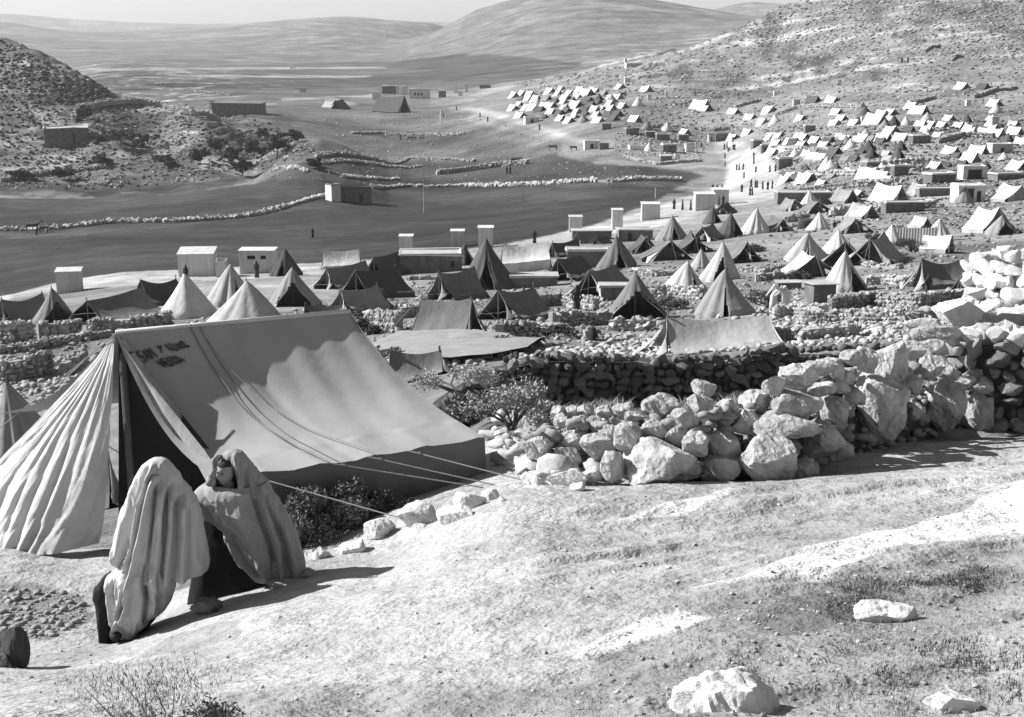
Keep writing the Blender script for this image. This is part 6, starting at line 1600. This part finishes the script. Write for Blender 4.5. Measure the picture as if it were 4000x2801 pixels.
for (px, py, w, h, wm, rm, lb, dr) in [
    (2474, 262, 62, 14, 'mudpale', 'plaster', 'white walled house on the upper slope, largest up there', 0), (2444, 254, 10, 24, 'plaster', 'plaster', 'white tower at the left of the upper slope house', 0), (2450, 322, 22, 16, 'plaster', 'plaster', 'small white cube house on the slope below the upper house', 0),
    (2602, 382, 8, 22, 'plaster', 'plaster', 'lone white upright hut above the far tents', 0), (2536, 388, 16, 16, 'plaster', 'mudpale', 'small white hut right of the far cluster', 0),
    (2076, 480, 54, 24, 'plaster', 'plaster', 'white framed shed at the lower edge of the far cluster', 1), (2310, 580, 56, 30, 'plaster', 'plaster', 'white board house at the field edge, left end of the roadside village', 1), (2358, 582, 36, 20, 'mud', 'mud', 'dark mud annex of the white board house', 0),
    (2368, 505, 34, 20, 'mud', 'mud', 'dark square hut above the white board house', 0), (2466, 525, 52, 24, 'mud', 'mudpale', 'mud house with a pale left corner, upper roadside village', 0), (2540, 535, 36, 20, 'mud', 'mudpale', 'mud cube house in the upper roadside village', 0),
    (2588, 545, 50, 20, 'mud', 'mudpale', 'dark-fronted house with pale sides, roadside village', 0), (2668, 548, 40, 20, 'mud', 'mudpale', 'dark house left of the long mud wall', 0), (2610, 594, 56, 30, 'mud', 'plaster', 'house with a small dark window above the white steps', 2), (2692, 592, 34, 30, 'plaster', 'mudpale', 'pale round-cornered house near the road mouth', 0),
    (2484, 583, 54, 13, 'plaster', 'plaster', 'low white shed at the field edge', 0), (2600, 630, 44, 22, 'mud', 'plaster', 'dark shed stepping down to the white wall', 0), (2645, 630, 20, 28, 'plaster', 'plaster', 'white stepped hut at the corner of the roadside village', 0), (2778, 552, 26, 28, 'mudpale', 'mud', 'house at the top of the road', 1), (2830, 545, 70, 22, 'mud', 'mud', 'long dark mud wall house at the top of the road', 0),
    (3062, 655, 58, 38, 'mud', 'plaster', 'dark-fronted house with a white left edge, right side of the plaza', 0), (2955, 572, 40, 24, 'mud', 'plaster', 'white-framed house at the upper right of the plaza', 0), (2985, 594, 26, 28, 'mud', 'plaster', 'white-framed hut on the right side of the road', 1), (3357, 482, 22, 22, 'mud', 'mud', 'small dark hut among the upper hillside tents', 0), (3162, 515, 40, 24, 'mud', 'plaster', 'dark cube hut left of the crowded tents', 0),
    (3590, 558, 74, 30, 'mud', 'plaster', 'dark-fronted house with a bright flat roof in the crowded tents', 0), (3905, 595, 84, 32, 'mudpale', 'plaster', 'pale house with a small doorway, right edge of the hillside', 1), (3405, 655, 62, 22, 'mud', 'plaster', 'grey house behind the glaring white tents', 0), (3512, 685, 62, 38, 'mud', 'plaster', 'grey house with a pale top, right of the glaring white tents', 0),
    (3797, 698, 96, 48, 'plaster', 'plaster', 'white-framed yard house in the right-hand tents', 3), (3668, 712, 110, 34, 'mud', 'plaster', 'dark house with a white corner below the right-hand terrace', 0), (3372, 482, 20, 20, 'mudpale', 'plaster', 'little pale hut left of the big upper tents', 0), (3882, 498, 30, 38, 'plaster', 'mudpale', 'white cube among the tents at the right edge', 0), (3780, 412, 20, 18, 'plaster', 'plaster', 'white cube alone under the topmost tents', 0), (3028, 374, 12, 16, 'plaster', 'plaster', 'lone white hut high left of the hillside tents', 0), (3110, 410, 26, 18, 'mudpale', 'mudpale', 'pale cube hut before the upper dark terrace', 0), (3930, 700, 120, 22, 'mud', 'mudpale', 'long mud wall house at the right edge', 0), (2850, 590, 10, 10, 'plaster', 'plaster', 'tiny white kiosk at the road corner', 0)]:
    dd = ((-w * .12, w * .1, h * .6),) if dr == 1 else (((-w * .32, w * .28, h * .75),) if dr == 3 else ())
    ww = ((-4, 4, h * .4, h * .65),) if dr == 2 else ()
    house(px, py, w, w * .5, h, RNG.uniform(4, 22), lb, wallm=wm, roofm=rm, doors=dd, windows=ww, ymin=185 if px > 3000 else 240, group=HR, parapet=.12, slab=.15, **HX)
# minaret-like mast and poles
def pole(px, py, h, r, label, mk='wood', ymin=200, name='pole', cat='pole', arm=True):
    g = G(px, py, ymin); o = empty(name, g, 0, label, cat); mb = MB(); mb.tube((0, 0, -.5), (0, 0, h), r, r * .7, 8); mb.obj('shaft', M[mk], o)
    if arm: m2 = MB(); m2.tube((-.7, 0, h * .93), (.7, 0, h * .93), r * .6, r * .6, 6); m2.obj('cross_arm', M[mk], o)
pole(1655, 830, 6.2, .045, 'thin pale pole in the field right of the stone house', 'plaster')
pole(2042, 790, 4.2, .12, 'thin dark post in the field, in the middle of the photo', 'wood')
pole(2560, 775, 2.0, .09, 'small white post near the field edge', 'plaster', arm=False)
pole(1722, 485, 6, .35, 'white marker post on the slope below the far village', 'plaster', arm=False)
pole(1508, 158, 20, 1.0, 'faint pale tower on the distant hill', 'mudpale', ymin=1500, name='tower', cat='tower', arm=False)

# dark woven tents in the valley
ridge_tent(1530, 437, 15, 12, 7.5, 150, 'dark', 'big black woven tent before the far white village', ymin=400, simple=True, end_tone='grey', cat='black tent', group='black tents in the valley')
ridge_tent(1325, 424, 8, 7, 4.2, 70, 'dark', 'small black triangular tent left of the big black one', ymin=450, simple=True, end_tone='black', cat='black tent', group='black tents in the valley')
ridge_tent(1292, 422, 7, 6, 3.4, 140, 'pale', 'pale tent next to the small black triangular tent', ymin=450, simple=True, cat='ridge tent', group='black tents in the valley')

# ---- far tents: (x, y, kind, tone) in photograph pixels of the tent's foot
FAR = []
def far(ox, lst, row):
    for q in lst:
        x, y = q[0], q[1]; k = q[2] if len(q) > 2 else 'r'; t = q[3] if len(q) > 3 else 'white'; sc = q[4] if len(q) > 4 else 1
        FAR.append((ox + x / 2.296, y / 2.296, k, t, sc, row))
far(2000, [(20,875),(95,860),(160,868),(215,905),(340,838),(440,812,'r','pale',.8),(480,895),(610,830),(665,860,'r','white',1.3),(740,835)], 'top row of the far cluster')
far(2000, [(10,990),(130,985),(190,985,'r','white',1.1),(290,965),(350,968,'r','pale'),(470,985,'r','pale'),(570,965,'r','white',1.25),(745,995),(880,950),(890,990),(990,970),(1130,945,'b','white'),(640,950,'r','dark'),(700,960,'r','dark')], 'middle row of the far cluster')
far(2000, [(70,1055),(350,1020),(430,1030,'r','dark'),(510,1100),(580,1020,'r','pale'),(640,1095,'b','grey'),(760,1050,'r','pale'),(770,1095),(490,1010,'r','dark'),(250,1000,'r','dark')], 'bottom row of the far cluster')
far(2000, [(1200,820),(970,795,'r','pale',.9),(1100,1090,'r','white',1.1),(1210,1160,'b','grey'),(1390,1165,'b','pale'),(1550,1205),(1690,980,'r','white',1.7),(1725,995,'r','pale'),(1985,1020),(2130,1070),(2240,1115),(2110,1205),(1980,1250),(2290,1015),(1230,1350,'b','white',.9)], 'scattered band beside the far cluster')
far(3000, [(15,1000),(60,1105,'b','white'),(290,1080),(570,920,'r','white',1.15),(610,1025),(655,1080),(590,1125),(770,1120,'r','white'),(870,1025,'b','dark'),(400,920,'r','dark',1.2)], 'upper left group of hillside tents')
far(3000, [(960,1110,'r','white',1.8),(1020,1040,'r','white',1.1),(1100,1030,'r','white',1.1),(1130,1130,'b','dark',1.2),(1290,975,'r','white',1.2),(1350,1020,'r','white',1.6),(1370,1130),(1420,1180),(1560,1140),(1620,1080),(1710,1145),(1800,1165),(1740,795,'r','white',1.1),(1930,795,'r','dark'),(2030,950,'r','white',1.2),(2040,1010,'b','white',1.1),(2010,1130,'b','white',1.3)], 'upper group of hillside tents')
far(3000, [(20,1240),(90,1235,'r','pale'),(70,1300),(190,1285),(280,1240),(320,1250,'r','white',1.1),(420,1280,'r','white',1.1),(500,1320,'r','white',1.1),(300,1330,'r','white',1.3),(40,1390,'r','white',1.3),(130,1360,'r','white'),(225,1290,'r','dark'),(345,1395,'r','pale'),(400,1420,'r','white',1.2),(475,1430,'r','white',1.1),(590,1390,'r','dark',1.4),(690,1270,'r','white',1.2),(735,1330,'b','white',1.1),(650,1300,'r','dark'),(520,1510,'b','white',1.4),(610,1535,'b','dark'),(545,1560,'r','pale',.8)], 'crowded block right of the plaza')
far(3000, [(850,1265,'r','white',1.3),(1030,1270,'r','white',1.4),(1100,1195,'r','white',1.3),(1190,1260,'r','white',1.3),(920,1420,'b','dark',1.3),(1160,1440,'b','dark',1.5),(1185,1350,'b','dark',1.2),(1060,1400,'r','pale'),(1800,1205,'r','white',1.3),(1940,1205,'r','white',1.2),(2050,1220,'r','white',1.4),(2210,1210,'r','white',1.4),(2270,1290,'r','white',1.2),(1640,1380,'r','white',1.4),(1880,1375,'r','white',1.5),(1500,1510,'r','white',1.2),(1810,1450,'r','white',1.6),(1850,1560,'r','white',1.3),(2240,1520,'r','white',1.7),(2150,1270,'b','dark')], 'middle band of hillside tents')
far(3000, [(200,1605,'r','white',1.2),(370,1605,'r','white',1.2),(890,1600,'r','white',2.0),(1010,1605,'r','white',1.5),(1050,1640,'r','white',1.5),(150,1640,'r','white',1.3),(330,1640,'r','white',1.7),(180,1760,'r','white',1.0),(480,1660,'r','pale'),(250,1610,'r','dark'),(1100,1640,'r','dark')], 'lower band of tents right of the road')
far(1875 - 0, [(q[0] * 2.296 / 1.0805, (234 + q[1] / 1.0805) * 2.296) + tuple(q[2:]) for q in [(560,255,'r','dark'),(700,290,'b','dark',1.1),(790,300,'b','white',.9),(865,315,'r','white',.8),(1060,335,'r','white',.8),(1300,345,'r','dark',.9),(1410,375,'r','dark'),(1470,350,'r','dark'),(1545,355,'b','grey'),(1590,345,'r','white',.9),(1450,400,'r','dark'),(1375,390,'r','dark'),(1640,385,'b','dark',1.3),(1480,460,'b','white',1.1),(1690,350,'r','dark')]], 'odd ones between the road and the hillside')
for (poly, n_, rn_) in (([(2010, 370), (2330, 345), (2440, 400), (2400, 480), (2150, 470), (2020, 430)], 26, 'small tents packed inside the far cluster'), ([(3000, 540), (3400, 520), (3420, 640), (3080, 620)], 12, 'gaps of the crowded block'), ([(3400, 430), (4000, 480), (4000, 560), (3450, 520)], 14, 'gaps of the right-hand hillside rows'), ([(3120, 640), (3980, 600), (3980, 660), (3150, 700)], 12, 'low row under the middle band')):
    k_, tr_ = 0, 0
    while k_ < n_ and tr_ < 4000:
        tr_ += 1; x = RNG.uniform(min(q[0] for q in poly), max(q[0] for q in poly)); y = RNG.uniform(min(q[1] for q in poly), max(q[1] for q in poly))
        if not pip(poly, np.array([x]), np.array([y]))[0] or any(abs(q[0] - x) < 26 and abs(q[1] - y) < 13 for q in FAR): continue
        FAR.append((x, y, 'r' if RNG.rand() < .8 else 'b', RNG.choice(['white', 'pale', 'grey', 'dark', 'dark']), RNG.uniform(.7, 1.0), rn_)); k_ += 1
ORD = ['first', 'second', 'third', 'fourth', 'fifth', 'sixth', 'seventh', 'eighth', 'ninth', 'tenth', 'eleventh', 'twelfth', 'thirteenth', 'fourteenth', 'fifteenth', 'sixteenth', 'seventeenth', 'eighteenth', 'nineteenth', 'twentieth', 'twenty-first', 'twenty-second', 'twenty-third', 'twenty-fourth', 'twenty-fifth', 'twenty-sixth', 'twenty-seventh']
rows = {}
for q in FAR: rows.setdefault(q[5], []).append(q)
for rname, lst in rows.items():
    lst.sort(key=lambda q: q[0])
    for i, (x, y, k, t, sc, rn) in enumerate(lst):
        tn = {'white': 'bright', 'pale': 'pale', 'dark': 'dark', 'grey': 'grey'}[t]
        lb = f'{tn} {"ridge" if k == "r" else "bell"} tent, {ORD[i]} from the left in the {rname}'
        if len(lb.split()) > 16: lb = lb.replace(' tent, ', ', ')
        ym = 215 if x < 3000 and y > 540 else (300 if x < 2900 else (180 if y < 600 else 140))
        gp = 'small tents on the far slopes'
        g = G(x, y, ym)
        kpx = F / g.y                                       # photo pixels per metre here
        if k == 'r':
            L_ = 42 * sc / kpx; h_ = 23 * sc / kpx; Wd_ = h_ * 1.7
            ridge_tent(x, y, L_, Wd_, h_, RNG.uniform(112, 134), t, lb, open_end=0 if RNG.rand() < .8 else None, seed=0, simple=True, group=gp, loc=g, he=.15, sag=.15, end_tone='mid' if t != 'dark' else 'dark', opening=.7)  # gable shade put into a darker end canvas
        else:
            h_ = 34 * sc / kpx; bell_tent(x, y, h_ * .68, h_, t, lb, door=-60, open_=25 if t == 'dark' else 0, simple=True, group=gp, loc=g)

# ---- people on the road and square
PG2 = 'people on the road and square'
pl = [(910,605,'d','leftmost of the dark pair walking side by side in the square'),(942,605,'d','right one of the dark pair walking side by side in the square'),(992,600,'d','short figure right of the dark pair in the square'),(1130,525,'d','lone dark walker in the upper middle of the square'),(1130,450,'d','figure farther up the road above the lone dark walker'),
      (1155,635,'d','striding figure in the middle of the square'),(1335,632,'d','dark figure before the dark-fronted house'),(1405,625,'d','figure at the left corner of the dark-fronted house'),(1003,712,'d','dark figure near the pole shadow below the pair'),(800,380,'d','dark figure at the left side of the upper road'),(752,340,'d','leftmost figure of the crowd at the top of the road'),(785,325,'d','second figure of the crowd at the top of the road'),
      (860,245,'d','topmost figure on the road'),(885,350,'d','rightmost figure of the crowd at the top of the road'),(865,345,'d','figure just left of the rightmost in the upper crowd'),(760,455,'d','figure alone by the left wall of the square'),(762,560,'d','figure below the one alone by the left wall'),(1095,825,'d','pale small figure left of the lower trio'),(1150,830,'d','left one of the two in the lower trio'),(1172,832,'d','second of the lower trio, close beside the first'),
      (1243,850,'d','tall dark figure in the lower trio'),(1308,855,'d','rightmost tall figure of the lower trio'),(1365,840,'d','small figure right of the lower trio'),(975,885,'d','dark figure beside the pale low wall'),(1080,930,'d','left one of the lowest pair above the pointed tents'),(1110,930,'d','right one of the lowest pair above the pointed tents'),(602,875,'d','left figure of three before the plain pale hut'),(662,875,'d','middle figure of three before the plain pale hut'),(722,872,'d','right figure of three before the plain pale hut'),
      (108,1105,'d','left figure of three by the walled yard'),(215,1115,'d','middle figure of three by the walled yard'),(320,1118,'d','right figure of three by the walled yard'),(455,325,'d','figure before the pale house at the road corner'),(235,395,'d','dark figure by the round-cornered house'),(680,1060,'d','figure left of two behind the dark ridge tents'),(735,1050,'d','figure right of two behind the dark ridge tents')]
for (x, y, t, lb) in pl:
    px, py = 2600 + x / 3.28, 480 + y / 3.28
    g = G(px, py, 150); k = F / g.y
    far_person(px, py, lb, tone=t, h=max(1.6, min(2.3, 24 / k)) * RNG.uniform(.92, 1.05), ymin=150, group=PG2, loc=g, head=RNG.uniform(0, 360))
for (x, y, lb) in ((1980, 678, 'left one of a dark pair standing in the field before the slanting bank'), (1993, 678, 'right one of a dark pair standing in the field before the slanting bank'), (1732, 458, 'tiny figure on the slope below the far village'), (1875, 458, 'dark figure at the far bend of the road'), (1905, 475, 'figure walking down the far road, just past the bend'), (2108, 508, 'figure on the road below the far cluster'), (1565, 545, 'lone dark figure on the grey slope'), (1783, 430, 'figure at the near edge of the far cluster'), (3522, 245, 'tiny upright figure high on the right hill'), (3546, 246, 'second tiny figure high on the right hill')):
    far_person(x, y, lb, h=2.0, ymin=250, group=PG2)
AG = 'grazing animals'
for (x, y, lb, hd, L_) in ((2160, 590, 'dark cow grazing at the field edge, left of two', 170, 2.4), (2240, 590, 'dark donkey at the field edge, right of two', 200, 2.0), (1600, 548, 'left goat of the little group on the grey slope', 30, 1.8), (1616, 548, 'middle goat of the little group on the grey slope', 10, 1.8), (1646, 548, 'right goat of the little group on the grey slope', 0, 1.8), (2015, 645, 'dark animal lying by the slanting bank', 0, 3.0)):
    animal(x, y, lb, L=L_, h=L_ * .75, head=hd, ymin=300, cat='farm animal', name='donkey' if 'donkey' in lb else 'goat' if 'goat' in lb else 'cow', group=AG)
animal(128, 908, 'dark loaded camel by the long pale wall at the left', L=2.4, h=1.9, head=10, ymin=200, cat='camel', grazing=False, group=AG)
animal(172, 910, 'dark donkey standing right of the loaded camel', L=1.7, h=1.4, head=5, ymin=200, cat='donkey', grazing=False, group=AG)
far_person(143, 918, 'person squatting between the camel and the donkey', h=1.3, ymin=200, group=PG2)

# ---- trees and scrub of the left hill
def tree(px, py, w, h, label, ymin=330, seed=0, mk='leafd'):
    g = G(px, py, ymin); o = empty('tree', g, 0, label, 'tree', 'trees at the foot of the left hill'); r = np.random.RandomState(seed)
    mb = MB(); mb.tube((0, 0, -.3), (.05 * w, 0, h * .35), .045 * h, .03 * h, 8); mb.obj('trunk', M['stem'], o)
    cl = np.stack([r.normal(0, .24, 14) * w, r.normal(0, .24, 14) * w, h * r.uniform(.35, .9, 14)], 1)
    for i in range(5): m2 = MB(); m2.tube((.05 * w, 0, h * .35), cl[i], .022 * h, .006 * h, 6); m2.obj('branch', M['stem'], o)
    n_ = 1500; k = r.randint(0, 14, n_); v = r.normal(size=(n_, 3)); v /= np.linalg.norm(v, axis=1)[:, None]; c = cl[k] + v * (r.rand(n_, 1) ** .5) * np.array([.17 * w, .17 * w, .15 * h])
    u = r.normal(size=(n_, 3)); u /= np.linalg.norm(u, axis=1)[:, None]; q = np.cross(u, r.normal(size=(n_, 3))); q /= np.linalg.norm(q, axis=1)[:, None]; ls = .32 * r.uniform(.5, 1.4, (n_, 1))
    V_ = np.stack([c - u * ls, c + q * ls * .6, c + u * ls, c - q * ls * .6], 1).reshape(-1, 3)
    add('crown', fast_mesh('crown', V_, np.arange(n_ * 4).reshape(-1, 4), M[mk]), o)
for i, (x, y, w, h, lb) in enumerate([(1080, 610, 8, 6.5, 'largest dark tree at the tip of the left hill'), (990, 620, 7, 5.5, 'dark tree left of the largest one at the hill tip'), (910, 640, 7, 5, 'broad dark tree below the hill slope, third from the tip'), (840, 600, 6, 4.5, 'tree higher up, left of the hill tip trees'), (945, 690, 6, 5, 'lowest tree with a bare trunk at the hill foot'), (780, 640, 6, 4.5, 'tree in the dark terrace hollow'), (470, 565, 9, 5, 'dark tree spreading right of the mud house'), (560, 575, 8, 4.5, 'second dark tree right of the mud house'),
        (400, 650, 7, 3.5, 'dark scrub tree below the mud house'), (640, 660, 8, 4, 'dark tree low on the hill, centre'), (330, 470, 5, 5, 'tree at the corner of the high wall'), (1150, 560, 5, 4, 'small tree on the hill tip facing the valley'), (1030, 545, 6, 4, 'tree just above the hill tip'), (250, 700, 7, 3, 'scrub tree at the lower left of the hill'), (90, 705, 8, 3, 'scrub tree at the left edge of the hill foot'), (1230, 660, 5, 3, 'rightmost bush-like tree at the field corner')]):
    tree(x, y, w, h, lb, seed=200 + i)
# ---- scattered rocks and scrub on the hillsides
def hill_scatter(name, label, polys, size, mk, ymin, ymax, flat=.7):
    pts, ss = [], []
    for poly, n_ in polys:
        xs = [q[0] for q in poly]; ys = [q[1] for q in poly]
        X = RNG.uniform(min(xs), max(xs), n_ * 2); Y = RNG.uniform(min(ys), max(ys), n_ * 2); m_ = pip(poly, X, Y)
        for x, y in zip(X[m_][:n_], Y[m_][:n_]):
            g_ = G(x, y, ymin)
            if g_.y < ymax: pts.append(g_); ss.append(size * g_.y / 350 * (RNG.rand() ** 3 * 1.8 + .35))
    pts = np.array(pts); ss = np.array(ss); o_ = pts[0].copy()
    return props(add(name, scatter_mesh(name, pts - o_, ss, M[mk], flat=flat), None, o_), label, None, None, 'stuff')
RH = [(2000, 330), (2500, 240), (2800, 110), (3100, 5), (4000, 5), (4000, 620), (3300, 560), (2950, 520), (2500, 480), (2100, 420)]
hill_scatter('hillside_rocks', 'pale limestone outcrops covering the right hillside', [(RH, 5200), ([(2900, 0), (4000, 0), (4000, 230), (3000, 200), (2800, 120)], 3600)], .36, 'lime_mid', 200, 900, .40)
hill_scatter('hillside_scrub', 'low dark scrub dotted over the right hillside', [(RH, 6200)], .34, 'leaf', 200, 900, .6)
LH = [(0, 150), (250, 270), (400, 330), (700, 400), (1000, 460), (1180, 530), (1250, 600), (900, 700), (400, 740), (0, 740)]
hill_scatter('hillside_scrub', 'dark scrub of the left hill', [(LH, 3800), ([(0, 150), (250, 270), (450, 350), (450, 420), (0, 400)], 900)], .38, 'leafd', 335, 620, .7)
hill_scatter('hillside_rocks', 'pale rocks of the left hill', [(LH, 3000)], .36, 'lime_mid', 335, 620, .5)
hill_scatter('field_stones', 'stones and clods in the valley fields', [([(1200, 560), (2100, 570), (2700, 650), (2600, 720), (1500, 720), (1000, 700)], 900), ([(1300, 440), (1900, 440), (2200, 560), (1700, 560), (1200, 540)], 500)], .22, 'lime_small', 250, 700)
hill_scatter('rubble', 'rubble and huts\' debris between the roadside houses and tents', [([(2400, 520), (2800, 520), (2720, 640), (2400, 600)], 900), ([(2950, 500), (4000, 460), (4000, 900), (3100, 900), (3050, 700)], 5600), ([(2000, 360), (2800, 360), (2800, 480), (2100, 470)], 1200)], .30, 'lime_mid', 120, 420)
hill_scatter('low_scrub', 'dark weeds between the far tents', [([(2950, 500), (4000, 460), (4000, 900), (3100, 900), (3050, 700)], 4200), ([(2000, 360), (2800, 360), (2900, 520), (2100, 480)], 1400), ([(1500, 1110), (2600, 1000), (3100, 900), (4000, 860), (4000, 1200), (2500, 1300), (1500, 1250)], 2600)], .40, 'leafd', 45, 420)

# ---- haze
ZT = 260
hz = MB(); hz.box(-7500, 7500, -60, 6300, -120, ZT)
hm_ = bpy.data.materials.new('haze'); hm_.use_nodes = True
hn = hm_.node_tree.nodes; hn.clear()
ho_ = hn.new('ShaderNodeOutputMaterial'); hv = hn.new('ShaderNodeVolumePrincipled')
hv.inputs['Color'].default_value = (.9, .9, .9, 1); hv.inputs['Density'].default_value = .00008; hv.inputs['Anisotropy'].default_value = .2
hm_.node_tree.links.new(hv.outputs[0], ho_.inputs['Volume'])
props(hz.obj('haze', hm_), 'thin dusty air over the valley', None, None, 'stuff')
